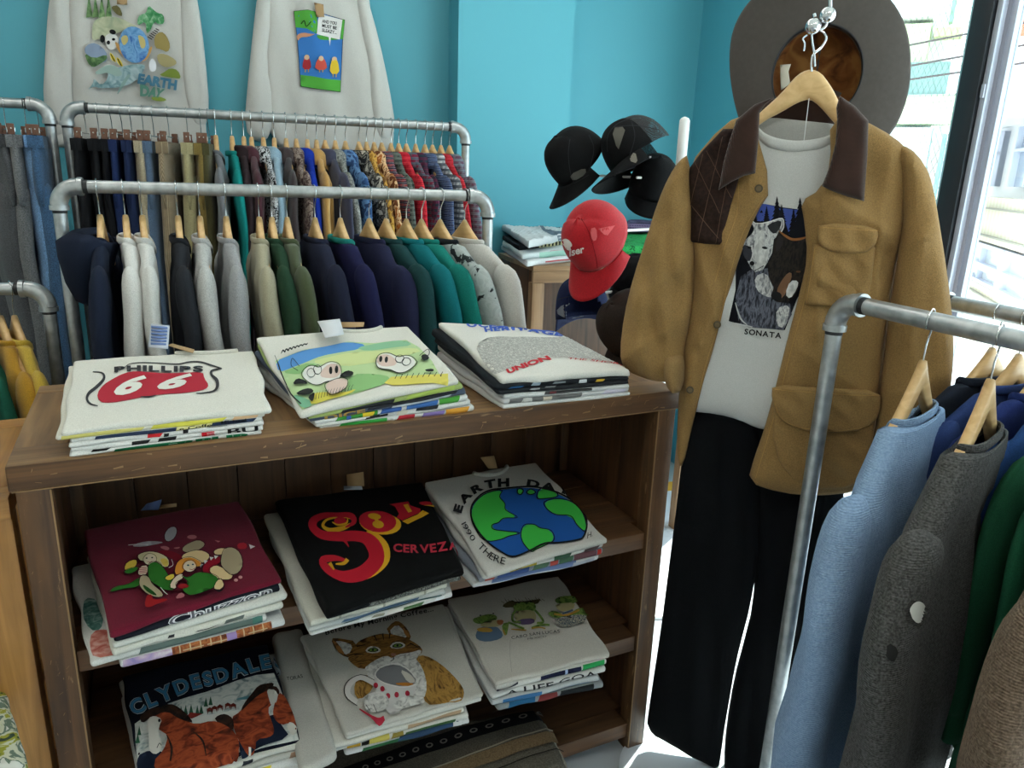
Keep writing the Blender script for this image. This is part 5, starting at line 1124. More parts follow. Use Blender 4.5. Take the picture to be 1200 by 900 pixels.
A.poly(P([(510, 470), (560, 430), (620, 402), (650, 420), (670, 400), (740, 392), (785, 375), (780, 405), (720, 440), (640, 450), (560, 490)]), WF, 1)
for x, y in ((557, 375), (672, 355)):
    A.poly(P([(x - 40, y + 10), (x - 20, y - 20), (x + 20, y - 18), (x + 42, y + 4), (x + 10, y + 20)]), WF, 1); A.poly(P([(x - 30, y + 5), (x - 10, y - 12), (x + 18, y - 10), (x + 30, y + 4), (x, y + 14)]), INK, 1); A.poly(P([(x - 22, y + 3), (x - 6, y - 8), (x + 14, y - 6), (x + 22, y + 3), (x, y + 10)]), ink('#6a8f3c'), 1); A.ell(*f(x, y + 1), 1.4, 1.6, INK)
A.poly(P([(640, 395), (670, 398), (660, 412), (645, 412)]), ink('#9a6a5a'), 1); A.stroke(P([(652, 412), (655, 428), (640, 436)]), .8, INK)
for L in ([(560, 300), (575, 330)], [(600, 292), (606, 325)], [(635, 292), (632, 322)], [(480, 360), (520, 352)], [(470, 400), (515, 400)], [(730, 350), (770, 372)]): A.stroke(P(L), (2, .8), ink('#2f2012'), sm=False)
A.stroke(P([(565, 545), (500, 515), (450, 545), (440, 590), (480, 625)]), 6, ink('#cfcac5')); A.stroke(P([(568, 532), (500, 503), (432, 540), (428, 600), (480, 640)]), .8, INK)
A.poly(P([(560, 500), (590, 475), (700, 460), (765, 535), (745, 600), (640, 690), (600, 640), (570, 580)]), ink('#c9c6c4'), 1); A.poly(P([(568, 500), (600, 468), (670, 455), (730, 490), (765, 540), (700, 560), (620, 545), (580, 525)]), ink('#77777a'), 1)
A.poly(P([(680, 480), (730, 500), (760, 538), (720, 545)]), ink('#c4bfb5'), 1); A.poly(P([(650, 545), (700, 540), (755, 545), (710, 560)]), ink('#b5752f'), 1); A.stroke(P([(568, 500), (600, 468), (670, 455), (730, 490), (765, 540), (700, 562), (620, 547), (578, 525)]), .9, ink('#dedad6'), True)
for x, y in ((570, 555), (600, 570), (625, 600), (665, 595), (715, 590)): A.ell(*f(x, y), 2.6, 3, ink('#a82a3c'))
A.poly(P([(510, 640), (520, 600), (580, 580), (625, 600), (630, 640), (590, 670), (530, 675)]), WF, 1); A.stroke(P([(540, 670), (520, 640)]), .6, INK, sm=False); A.stroke(P([(570, 675), (555, 640)]), .6, INK, sm=False); A.poly(P([(640, 640), (700, 600), (770, 605), (800, 625), (740, 640), (660, 660)]), WF, 1); A.stroke(P([(490, 660), (560, 700), (600, 690)]), (1.5, 3, 1.5), ink('#a82a3c'))
A.arc('Before My Morning Coffee...', P([(330, 300), (400, 282), (560, 247), (700, 215), (838, 184)]), 6.8, INK, .02)
A.build('printed_kitten', t)
# ---------------------------------------------------------------- 9 frog stack
G9 = 'folded t-shirts in the frog stack'; W9 = 'frog stack'
low = [dict(c='#8a8f92', label='blue and black t-shirt with a flower print at the very bottom', ex=-.004, dx=.0, art=blocks((.08, .35, .1, .9, '#2a5f86'), (.35, .55, .1, .9, '#7c3a3a'), (.55, .9, .1, .9, '#25282c'))),
       dict(c='#b5b8ba', label='white and blue t-shirt, second from below', ex=-.002, dx=-.014, art=blocks((.1, .45, .3, .9, '#3f6f9c'), (.5, .9, .6, .9, '#8fa9bc'))),
       dict(c='#cfcfcd', label='white t-shirt with the word LIFE on its edge, third from below', ex=.004, dx=-.006, art=combo(txt('A LIFE GOA', .12, .9, .25, .85, '#26262a', .01))),
       dict(c='#d2d1cc', label='white t-shirt with a bright green and black edge directly under the frog one', ex=.0, dx=.0, art=blocks((.38, .75, .2, .9, '#1b1f3a'), (.6, .63, .2, .9, '#9fb2d8'), (.75, .97, .1, .95, '#2f9a55')))]
p9 = [(580, 803), (715, 768), (655, 672), (524, 700)]
top, t, A, _ = stack(p9, Z(.437, .437), SZ[1], [(582, 835), (710, 808)], low, C_('#c3beb5', .03), 'white t-shirt with three frogs and CABO SAN LUCAS lettering, right stack on the lower shelf', G9, W9, (.014, .014, .014, .014), seed=9, back=(.47, .47), wr=.003)
f, P = pj(500, 675, 4); FG = furry(['#2f4a1c', '#5a7a34', '#7f9a48', '#4a6628'], (70, 70, 70), 'frog_green_ink'); FB = ink('#5a7088'); FT = ink('#b0a67c'); FO = ink('#b08a3a')
A.poly(P([(232, 290), (260, 255), (330, 250), (365, 290), (350, 315), (290, 330), (240, 318)]), FB, 1); A.poly(P([(218, 215), (250, 205), (270, 195), (300, 188), (330, 195), (335, 215), (300, 240), (250, 245), (225, 235)]), FG, 1); A.poly(P([(250, 245), (330, 215), (360, 225), (350, 255), (270, 262)]), FT, 1); A.poly(P([(330, 220), (365, 218), (360, 245), (335, 245)]), ink('#a0623a'), 1)
A.poly(P([(235, 265), (300, 262), (320, 285), (250, 285)]), FO, 1); A.poly(P([(355, 240), (390, 230), (385, 270), (378, 300), (362, 290)]), FG, 1)
A.poly(P([(350, 150), (400, 120), (420, 135), (510, 125), (540, 120), (520, 150), (380, 162)]), ink('#4a4228'), 1); A.poly(P([(405, 155), (430, 135), (500, 135), (520, 160), (500, 185), (420, 180)]), FG, 1); A.poly(P([(415, 180), (505, 172), (520, 210), (505, 245), (440, 245), (415, 215)]), FT, 1); A.poly(P([(430, 220), (510, 215), (508, 245), (435, 248)]), ink('#5b4a6a'), 1)
for L in ([(420, 175), (405, 200), (410, 230), (445, 235)], [(510, 175), (535, 205), (550, 235), (520, 240)], [(385, 235), (420, 250), (460, 268)], [(495, 265), (540, 250), (580, 250)]): A.stroke(P(L), 2.6, FG)
for L in ([(400, 270), (430, 272), (470, 275)], [(495, 268), (530, 262), (560, 268)], [(362, 275), (372, 300)]): A.stroke(P(L), 1.5, FO)
for x in range(350, 545, 16): A.stroke(P([(x + 15, 140), (x, 118 + (x % 3) * 6)]), .5, ink('#4a4228'), sm=False)
A.poly(P([(600, 135), (630, 115), (700, 112), (715, 135), (690, 155), (620, 155)]), FG, 1); A.poly(P([(605, 155), (705, 145), (690, 185), (640, 192), (615, 180)]), FT, 1); A.poly(P([(565, 200), (600, 185), (660, 215), (720, 170), (755, 180), (750, 215), (680, 225), (600, 225)]), FG, 1); A.poly(P([(600, 225), (750, 200), (755, 240), (700, 258), (650, 268), (610, 255)]), patterned(['#3a4a5a', '#b5b0a0', '#3a4a5a', '#a5a090'], 160, 'frog_shorts_ink'), 1)
A.stroke(P([(600, 205), (660, 210), (720, 185)]), 2.4, FO); A.stroke(P([(640, 205), (690, 185)]), 2, FB)
for c in ((255, 212), (315, 200), (435, 148), (490, 146), (625, 130), (690, 126)): A.ell(*f(*c), 1.1, .9, INK)
A.arc('CABO SAN LUCAS', P([(400, 328), (470, 315), (540, 305), (628, 295)]), 3.6, ink('#4a4a4c'), .01); A.arc('MEXICO', P([(475, 330), (520, 324), (565, 318)]), 2.2, ink('#4a4a4c'), 0)
A.stroke(P([(395, 330), (392, 400), (398, 480)]), .7, ink('#a9a59c')); A.stroke(P([(330, 520), (370, 515), (425, 492)]), 1.2, ink('#2a2a3a'))
A.build('printed_frogs', t)
# a rumpled white shirt pushed in between the horse and the kitten stacks
sl = Slab([onz(350, 905, .415), onz(398, 880, .415), onz(352, 735, .44), onz(318, 742, .44)], (.03, .03, .03, .03), 77, .006, 0, .2)
tg = tee(sl, C_('#b9b6af'), 'rumpled greyish white t-shirt wedged between the horse and kitten stacks', 'folded t-shirts in the horse stack', cell=.01)
A = Art(sl.S, sl.H([(350, 905), (398, 880), (352, 735), (318, 742)]), .01); A.arc('TORAS', [(335, 792), (345, 790), (354, 787)], 4, INK); A.build('small_lettering', tg)
# folded blanket on the bottom shelf
cB = [onz(400, 985, .2), onz(668, 900, .2), onz(632, 826, .2), onz(330, 880, .2)]
sl = Slab(cB, (.05,) * 4, 88, .004, 0, .1)
bl = thing('folded_blanket', [cB[1][0] - .2, cB[1][1] + .1, .15], 'grey and tan woven blanket with a black geometric band on the bottom shelf', 'blanket')
V, F = sl.grid(.012); mk('blanket_body', V, F, knit('#6d675c', '#4e4a42', 'grey_woven_wool', 300, .1), bl)
A = Art(sl.S, sl.H([(400, 985), (668, 900), (632, 826), (330, 880)]), .012)
A.stroke([(380, 924), (500, 880), (640, 834)], 17, ink('#16161a')); 
for k in range(17): 
    u = k / 16; x = 385 + 250 * u; y = 921 - 84 * u; A.ell(x, y, 4.2, 2.8, ink('#8c8880'), -18); A.ell(x, y, 2.4, 1.5, ink('#16161a'), -18)
A.stroke([(420, 952), (540, 905), (652, 866)], 14, knit('#8a7458', '#6a5842', 'tan_woven_wool', 300, .1)); A.stroke([(420, 945), (540, 897), (650, 856)], 1.5, ink('#9c9484')); A.stroke([(430, 962), (560, 915), (660, 880)], 1.2, ink('#231f1c'))
A.build('woven_band', bl)
g = G()
for k in range(10):
    p = sl.S(np.array([[sl.W * 1.0, sl.D * (k + .5) / 10]]))[0]; g.tube([p, p + CX * .015 + [0, 0, -.03], p + CX * .02 + [0, 0, -.06]], .0018, fab('#8a8272'), 6)
tag(g.build('fringe', bl), kind='stuff')
# lower blanket below it
cB2 = [c + np.array([0, .02, -.052]) for c in cB]; sl = Slab(cB2, (.05,) * 4, 89, .004, 0, .1)
b2 = thing('folded_blanket', [cB[1][0] - .2, cB[1][1] + .1, .09], 'dark brown woven blanket under the grey banded blanket on the bottom shelf', 'blanket'); V, F = sl.grid(.015); mk('blanket_body', V, F, knit('#3a2c26', '#241a16', 'dark_woven_wool', 300, .1), b2)
# knitted piece inside the oak display case
q = [onz(-140, 930, .6), onz(36, 900, .6), onz(8, 800, .62), onz(-170, 830, .62)]
sl = Slab(q, (.04,) * 4, 91, .006); kt = thing('folded_knitwear', [q[1][0] - .1, q[1][1], .585], 'mottled yellow green and white folded knitwear inside the oak display case', 'knitwear')
V, F = sl.grid(.012); mk('folded_body', V, F, patterned(['#39473a', '#9a9a3a', '#c9c9b0', '#6a7a6a', '#d0cfc6'], 30, 'mottled_knit'), kt)
# ================================================================ FRONT-ON CLOTH PIECES
class Frame:
    """an upright plane facing the viewer's side of the shop; e1 across, up, n towards the viewer"""
    def __init__(s, px, py, depth, yaw=0, n=None):
        s.O = at(px, py, depth); v = (s.O - EYE) * [1, 1, 0]; v = _n(v) if n is None else -np.array(n, float)
        c, d = math.cos(yaw), math.sin(yaw); s.n = -np.array([v[0] * c - v[1] * d, v[0] * d + v[1] * c, 0]); s.e2 = np.array([0, 0, 1.]); s.e1 = np.cross(s.e2, s.n)
    def p(s, pts, off=0):
        """photo points onto the plane shifted by off towards the viewer"""
        o = []
        for x, y in pts: q = onplane(x, y, s.O + s.n * off, s.n) - s.O; o.append((q.dot(s.e1), q.dot(s.e2)))
        return np.array(o)
    def w(s, P, h):
        P = np.asarray(P); h = np.broadcast_to(np.asarray(h, float), (len(P),)); return s.O + P[:, :1] * s.e1 + P[:, 1:2] * s.e2 + h[:, None] * s.n
def puff(name, fr, out, m, parent, off=0., bulge=.03, er=.04, back=.5, cell=.012, sm=1, folds=None, base_=None, px=True, holes=None):
    L = fr.p(out, off) if px else np.asarray(out, float)
    L = chaikin(L, sm) if sm else L; loops = [L]
    V, F, (A, B) = fill(loops, cell, (er * .04, er * .14, er * .34, er * .62))
    def hf(P):
        d = np.clip(dseg(P, A, B) / er, 0, 1); pr = np.sqrt(np.clip(1 - (1 - d) ** 2, 0, 1)); b = base_(P) if base_ is not None else 0
        return off + b + pr * (bulge + (folds(P) if folds is not None else 0)), pr, b
    h, pr, b = hf(V); fr_ = fr.w(V, h); bk = fr.w(V, off + b - pr * bulge * back)
    n_ = len(V); VV = np.r_[fr_, bk]; d0 = dseg(V, A, B) < 1e-7
    # share the rim
    mp = np.arange(2 * n_); mp[n_:][d0] = np.arange(n_)[d0]; used = np.unique(np.r_[np.arange(n_), mp[n_:]]); re = -np.ones(2 * n_, int); re[used] = np.arange(len(used))
    FF = []
    c = VV[F].mean(1); a0 = VV[F[:, 1]] - VV[F[:, 0]]; a1 = VV[F[:, 2]] - VV[F[:, 0]]; flip = np.cross(a0, a1) @ fr.n < 0
    for f, fl in zip(F, flip):
        f = list(f); f = f[::-1] if fl else f; FF.append([re[i] for i in f]); FF.append([re[mp[i + n_]] for i in f[::-1]])
    o = mk(name, VV[used], FF, m, parent)
    o_S = lambda P, q: fr.w(P, hf(P)[0] + q)
    return o, o_S
def art_on(fr, S, poff=0., cell=.012, **k):
    class A2(Art):
        def m2(s, pts): return fr.p(pts, poff)
    return A2(S, None, cell, **k)
def foldf(*L):
    """sum of long soft folds: (u0,v0, direction angle, wavelength, amplitude, seed)"""
    def f(P):
        o = np.zeros(len(P))
        for a, wl, am, sd in L:
            t = P[:, 0] * math.cos(a) + P[:, 1] * math.sin(a); o += am * np.sin(2 * PI * t / wl + sd + .8 * vn(P, 7, int(sd * 10) + 1)) * (.55 + .45 * vn(P, 5, int(sd * 10) + 2))
        return o
    return f
def crease(*L):
    """sharper cloth folds: (direction, wavelength, amplitude, seed)"""
    def f(P):
        o = np.zeros(len(P))
        for a, wl, am, sd in L:
            t = P[:, 0] * math.cos(a) + P[:, 1] * math.sin(a); w = np.sin(PI * t / wl + sd + 1.1 * vn(P, 6, int(sd * 10) + 1)); o += 1.7 * am * (1 - np.abs(w) ** .7 * 1.6) * np.clip(.5 + .7 * vn(P, 6, int(sd * 10) + 2), 0, 1.2)
        return o
    return f
def both(f, g): return lambda P: f(P) + g(P)
# ---------------------------------------------------------------- canvas jacket outfit
JF = Frame(930, 300, 1.62)
CANV = fab('#9c7a4a', .04, 400, .5, 700, 'tan_duck_canvas', .85, '#8b6c42', .05); CANL = fab('#9a7b50', .03, 400, .4, 700, 'tan_duck_canvas_seam', .85, '#8b6c42', .05)
CRD = cord('#4a3026', '#2a1812', 240, 'X', 'brown_corduroy'); QLT = fab('#2c1c17', .12, 120, .3, 500, 'quilted_brown_suede', .8); STI = flat('#b88a4c', .8, name='tan_stitching'); DST = flat('#5a4030', .8, name='dark_stitching'); LIN = fab('#5f4020', .1, 60, .2, 600, 'jacket_lining', .9)
jk = thing('canvas_jacket', JF.w([[0, -.6]], 0)[0], 'large tan canvas work jacket with brown corduroy collar hanging open beside the window', 'jacket')
def jb(P): return -.9 * P[:, 0] ** 2      # the body curves away at the sides
J0 = foldf((0.1, .11, .004, 1.), (1.35, .21, .003, 2.)); 
puff('back_panel', JF, [(806, 205), (850, 150), (905, 122), (930, 119), (975, 122), (1010, 150), (1062, 205), (1052, 560), (1000, 566), (1000, 300), (990, 180), (880, 180), (850, 300), (830, 460), (803, 540), (796, 500)], LIN, jk, -.075, .012, .03, base_=jb, folds=J0, cell=.018)
o, SL_ = puff('front_panel', JF, [(800, 196), (848, 142), (880, 132), (905, 222), (886, 250), (868, 296), (852, 350), (838, 400), (824, 450), (810, 500), (798, 555), (791, 545), (790, 500), (795, 440), (802, 380), (808, 320), (803, 250)], CANV, jk, .015, .03, .045, base_=jb, folds=both(foldf((0.3, .07, .006, .5)), crease((.35, .06, .006, .9))), cell=.009)
o, SR_ = puff('front_panel', JF, [(972, 140), (1010, 139), (1050, 160), (1070, 178), (1068, 250), (1052, 310), (1042, 380), (1034, 450), (1026, 520), (1012, 583), (960, 583), (915, 577), (876, 564), (884, 535), (895, 505), (906, 465), (922, 400), (938, 340), (946, 300), (943, 262), (938, 236), (962, 222), (974, 190)], CANV, jk, .015, .035, .05, base_=jb, folds=both(foldf((0.2, .13, .009, 3.1), (1.2, .12, .004, .3)), crease((.1, .12, .007, 1.4), (1.1, .16, .005, .2))), cell=.009)
sf = foldf((.25, .06, .010, .9), (-.45, .10, .012, 2.5), (1.2, .12, .008, 1.1))
o, SsL = puff('sleeve', JF, [(808, 180), (796, 188), (784, 206), (771, 236), (757, 280), (742, 325), (731, 370), (727, 410), (731, 430), (745, 440), (768, 446), (788, 448), (799, 440), (803, 405), (812, 360), (815, 310), (812, 250)], CANV, jk, -.01, .05, .06, back=.9, folds=both(sf, crease((-.9, .085, .012, .4), (.15, .05, .008, 1.7))), cell=.008)
o, SsR = puff('sleeve', JF, [(1048, 170), (1066, 172), (1084, 192), (1093, 216), (1099, 250), (1107, 300), (1114, 350), (1118, 400), (1116, 440), (1108, 500), (1098, 560), (1080, 590), (1036, 588), (1022, 560), (1026, 500), (1034, 440), (1042, 370), (1052, 300), (1060, 240)], CANV, jk, -.005, .05, .06, back=.9, folds=both(foldf((.1, .07, .007, .4), (.3, .12, .007, 2.1)), crease((.2, .07, .009, .4), (-1.0, .15, .007, 2.2))), cell=.009)
# quilted patch over the shoulder
o, _S = puff('shoulder_patch', JF, [(799, 203), (820, 176), (846, 150), (866, 150), (868, 200), (856, 240), (846, 288), (822, 287), (804, 285), (806, 245)], QLT, jk, .042, .014, .02, back=.2, base_=jb, folds=foldf((.9, .05, .003, 0), (-.7, .06, .003, 2)), cell=.008, sm=0)
A = art_on(JF, _S, .042, off=.001)
for L in ([(812, 190), (843, 250)], [(826, 176), (857, 232)], [(802, 235), (846, 285)], [(822, 180), (804, 250)], [(846, 160), (816, 285)], [(856, 190), (838, 286)]): A.stroke(L, .7, DST)
A.build('quilting_stitch', o)
o, _ = puff('cuff', JF, [(777, 424), (783, 412), (796, 414), (803, 420), (801, 455), (790, 462), (780, 447)], CANL, jk, .004, .05, .02, folds=foldf((.2, .02, .003, 1)), cell=.007)
# collar
def leaf(out, nm='collar_leaf', off=.062):
    o, S = puff(nm, JF, out, CRD, jk, off, .012, .014, back=.4, base_=lambda P: -.6 * P[:, 0] ** 2, folds=foldf((.3, .08, .002, 1)), cell=.007, sm=0)
    return o, S
leaf([(908, 113), (897, 122), (890, 132), (889, 160), (885, 203), (872, 206), (857, 213), (841, 223), (847, 190), (853, 168), (862, 140), (884, 122)])
leaf([(984, 112), (1002, 124), (1018, 141), (1017, 180), (1013, 236), (992, 230), (973, 223), (963, 218), (972, 196), (979, 168), (981, 140), (980, 126)])
puff('collar_back', JF, [(888, 128), (905, 114), (945, 108), (984, 114), (985, 150), (935, 152), (886, 148)], CRD, jk, -.045, .012, .02, cell=.01)
# pockets
def pocket(nm, out, off=.045, b=.008, S=None): 
    P = JF.p(out, off); o, s_ = puff(nm, JF, out, CANV, jk, off, b, .007, back=.6, base_=jb, folds=both(foldf((.1, .05, .002, 2), (1.3, .04, .002, .4)), crease((.8, .04, .002, 1))), cell=.007, sm=0 if nm == 'chest_pocket' else 1); return o, s_
o, s1 = pocket('chest_pocket', [(953, 286), (1027, 290), (1020, 350), (1003, 362), (943, 357)]); A = art_on(JF, s1, .045, off=.001); A.stroke([(955, 290), (945, 356), (1002, 360)], .7, STI, sm=False); A.build('pocket_stitch', o)
o, s1 = pocket('chest_pocket_flap', [(960, 260), (1031, 266), (1030, 282), (1022, 294), (1010, 298), (975, 296), (962, 289), (957, 278)], .053); A = art_on(JF, s1, .053, off=.001); A.stroke([(960, 266), (1030, 271)], .7, STI, sm=False); A.build('flap_stitch', o)
o, s1 = pocket('lower_pocket', [(908, 462), (1028, 470), (1024, 540), (1010, 578), (938, 574), (905, 530)], .045)
o, s1 = pocket('lower_pocket_flap', [(905, 450), (960, 455), (1035, 462), (1034, 492), (1018, 508), (975, 510), (930, 502), (910, 488), (904, 468)], .055, .010); A = art_on(JF, s1, .055, off=.001); A.stroke([(908, 455), (960, 460), (1032, 468)], .7, STI); A.stroke([(908, 470), (914, 486), (932, 498), (975, 506), (1016, 504)], .6, STI); A.build('flap_stitch', o)
A = art_on(JF, SR_, .015, off=.0012)
A.stroke([(880, 558), (915, 571), (960, 577), (1008, 577)], .8, STI); A.stroke([(952, 300), (944, 345), (928, 405), (912, 468), (900, 510), (886, 556)], .6, STI); A.build('seam_stitch', jk)
A = art_on(JF, SL_, .015, off=.0012); A.stroke([(895, 232), (872, 270), (856, 320), (842, 380), (826, 430), (812, 490)], .6, STI); A.stroke([(866, 215), (864, 250), (850, 290), (838, 330)], .6, STI); A.build('seam_stitch', jk)
for x, y in ((889, 221), (839, 383), (807, 460)):
    c = SL_(JF.p([(x, y)], .045), .004)[0]; g = G()
    for r_, a_, b_, mm in ((.0085, 0, .004, flat('#4a3c26', .5)), (.0055, .004, .0052, flat('#6a583a', .5))): g.tube([c + JF.n * a_, c + JF.n * b_], r_, mm, 18)
    g.build('button', jk)
# white t-shirt under it
TW = C_('#cfcecb', .02)
ts = thing('hanging_tshirt', JF.w([[0, -.35]], 0)[0], 'white t-shirt with two wolves printed on it, worn under the tan canvas jacket', 't-shirt')
o, ST = puff('tshirt_front', JF, [(887, 150), (905, 163), (930, 168), (960, 165), (980, 156), (1000, 175), (1010, 260), (1000, 380), (950, 470), (902, 504), (885, 501), (866, 492), (840, 486), (806, 484), (806, 440), (826, 380), (835, 300), (845, 220), (870, 172)], TW, ts, -.012, .022, .04, base_=lambda P: -.5 * P[:, 0] ** 2, folds=both(foldf((.1, .14, .004, 1.2), (1.2, .16, .003, 2)), crease((.4, .12, .003, .3))), cell=.009)
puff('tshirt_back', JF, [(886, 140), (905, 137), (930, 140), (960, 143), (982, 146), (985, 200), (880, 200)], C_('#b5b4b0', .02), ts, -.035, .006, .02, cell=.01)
nk = [(888, 149), (896, 157), (910, 163), (930, 166), (950, 165), (968, 161), (980, 155)]
P = JF.p(nk, .0); cv = [np.array([q[0], q[1], 0]) for q in P]; cv = crv(cv, 6); hh = ST(np.array([q[:2] for q in cv]) - [0, .012], .001)
V = []; F = []
for k, q in enumerate(cv):
    for j, (dy, dz) in enumerate(((.001, -.004), (.002, .004), (-.004, .007), (-.012, .008), (-.018, .006), (-.021, .001))):
        V.append(JF.w([[q[0], q[1] + dy]], -.008 + dz + .012 * min(1, 4 * min(k, len(cv) - 1 - k) / len(cv)))[0])
for k in range(len(cv) - 1):
    for j in range(5): F.append([k * 6 + j, k * 6 + j + 1, (k + 1) * 6 + j + 1, (k + 1) * 6 + j])
fixn(mk('neck_rib', V, F, TW, ts))
st0 = JF.w(JF.p([(948, 117), (942, 166)]), .03); G().tube([st0[0], (st0[0] + st0[1]) / 2, st0[1]], .0008, flat('#dcdcdc'), 6).build('tag_string', ts)
# wolves
A = art_on(JF, ST, .005, .008, off=.0012, step=.00016); f, P = pj(850, 220, 5)
NK = ink('#14151c'); WG = furry(['#55565a', '#9a9a9c', '#d0cfcd', '#8a8a8e'], (160, 160, 70), 'grey_wolf_ink', .3); WB = furry(['#16171c', '#3a3c46', '#6a6c78', '#2a2c36'], (170, 170, 50), 'dark_fur_ink', .3); WD2 = furry(['#0c0c0e', '#1c1918', '#2e2621', '#121114'], (150, 150, 60), 'black_wolf_ink', .3); SKY = ink('#43549c'); LGW = furry(['#b0afae', '#e0dfdc'], (120, 120, 60), 'pale_fur_ink')
A.poly(P([(190, 90), (260, 100), (340, 115), (420, 125), (480, 160), (560, 250), (560, 420), (420, 650), (350, 830), (160, 815), (20, 780), (60, 600), (60, 420), (90, 300), (140, 190)]), NK)
A.poly(P([(185, 92), (240, 96), (330, 120), (430, 130), (460, 240), (440, 300), (380, 290), (345, 180), (240, 200), (150, 190), (170, 130)]), SKY)
def tree(x, y, h, w_): 
    L = [(x, y)]; R_ = []
    for k in range(1, 8): yy = y + h * k / 8; L += [(x - w_ * k / 8, yy), (x - w_ * k / 14, yy)]; R_ += [(x + w_ * k / 8, yy), (x + w_ * k / 14, yy)]
    A.poly(P(L + [(x, y + h)] + R_[::-1]), NK)
tree(303, 50, 190, 50); tree(330, 95, 120, 35); tree(242, 105, 110, 28); tree(172, 120, 90, 25); tree(438, 55, 270, 70); tree(400, 120, 200, 50); tree(470, 60, 280, 60)
A.poly(P([(150, 480), (250, 470), (290, 560), (380, 680), (390, 740), (340, 830), (140, 815), (80, 790), (60, 640), (90, 520)]), WB); A.poly(P([(170, 520), (240, 490), (280, 580), (300, 640), (240, 640), (180, 600)]), WG, 1)
A.poly(P([(148, 178), (175, 205), (215, 205), (260, 195), (320, 175), (342, 185), (345, 225), (320, 270), (285, 300), (275, 380), (245, 440), (220, 480), (175, 495), (150, 470), (105, 380), (95, 320), (115, 290), (130, 240)]), WG)
A.poly(P([(142, 195), (170, 230), (165, 260), (125, 300), (105, 310)]), NK, 1); A.poly(P([(245, 215), (330, 185), (325, 230), (290, 275), (255, 245)]), ink('#2c2c30'), 1)
A.stroke(P([(150, 180), (180, 208), (255, 200), (318, 180), (340, 186), (342, 230), (322, 268)]), .9, ink('#e2e1de'))
A.poly(P([(175, 300), (215, 230), (235, 300), (200, 420), (180, 440), (165, 380)]), LGW, 1); A.poly(P([(215, 330), (260, 370), (240, 430), (200, 480), (160, 488), (190, 430)]), LGW, 1)
A.poly(P([(100, 330), (150, 345), (160, 390), (140, 440), (105, 400)]), ink('#3a3b42'), 1); A.ell(*f(232, 350), 3.2, 1.5, INK, 10); A.ell(*f(142, 350), 2.4, 1.3, INK); A.ell(*f(157, 442), 2.8, 2.6, INK); A.stroke(P([(165, 488), (200, 470), (225, 455)]), .7, INK)
A.poly(P([(315, 252), (345, 275), (400, 300), (470, 285), (490, 360), (480, 440), (440, 560), (400, 640), (360, 672), (300, 665), (268, 630), (285, 580), (255, 520), (248, 450), (280, 390), (288, 310)]), WD2)
A.stroke(P([(316, 252), (345, 275), (390, 300), (440, 298), (472, 288)]), (1, 3, 3, 2), ink('#8a5a34')); A.poly(P([(300, 300), (320, 270), (345, 310), (320, 360), (295, 380)]), ink('#2f2a2c'), 1)
A.poly(P([(300, 600), (330, 540), (370, 490), (395, 500), (370, 580), (340, 640), (310, 650)]), ink('#7a5a44'), 1); A.poly(P([(350, 620), (380, 540), (430, 540), (420, 590), (380, 650)]), LGW, 1); A.poly(P([(268, 620), (290, 600), (330, 615), (330, 650), (300, 665), (272, 645)]), INK, 1); A.ell(*f(428, 488), 2.8, 1.2, ink('#6a4a30')); A.ell(*f(318, 470), 2.8, 1.2, INK)
A.poly(P([(300, 700), (380, 680), (370, 760), (345, 820), (300, 800)]), WG, 1); A.stroke(P([(60, 670), (90, 760), (130, 800)]), (1, 2, 1), ink('#c0c0c0')); A.stroke(P([(60, 790), (110, 800), (160, 812)]), 1.2, ink('#d5d5d5'))
A.arc('SONATA', P([(110, 852), (180, 860), (250, 868), (330, 876)]), 6.4, INK, .03)
A.build('printed_wolves', ts)
# trousers
MNV = fab('#07090d', .2, 300, .3, 700, 'navy_black_wool', .95, None, 0); tr = thing('wide_trousers', JF.w([[-.03, -1.2]], 0)[0], 'wide dark navy trousers hanging below the wolf t-shirt and tan jacket', 'trousers')
ff = foldf((0, .12, .010, .7), (.1, .07, .004, 1.9))
puff('trouser_leg', JF, [(808, 482), (850, 484), (892, 490), (892, 600), (888, 660), (878, 716), (872, 738), (862, 778), (853, 830), (848, 860), (845, 885), (842, 902), (815, 886), (785, 869), (757, 855), (763, 812), (774, 740), (785, 655), (793, 590), (800, 530)], MNV, tr, -.036, .035, .05, back=.8, folds=ff, cell=.013)
puff('trouser_leg', JF, [(882, 480), (940, 500), (990, 540), (988, 600), (978, 680), (962, 760), (942, 850), (925, 930), (880, 935), (850, 925), (848, 890), (851, 850), (860, 795), (872, 750), (882, 710), (886, 650), (886, 560)], MNV, tr, -.048, .035, .05, back=.8, folds=foldf((0, .13, .010, 2.1), (.1, .06, .004, .2)), cell=.013)
puff('waistband', JF, [(809, 472), (850, 476), (900, 484), (985, 500), (984, 520), (900, 504), (850, 496), (806, 491)], MNV, tr, -.05, .022, .02, back=.8, cell=.012)
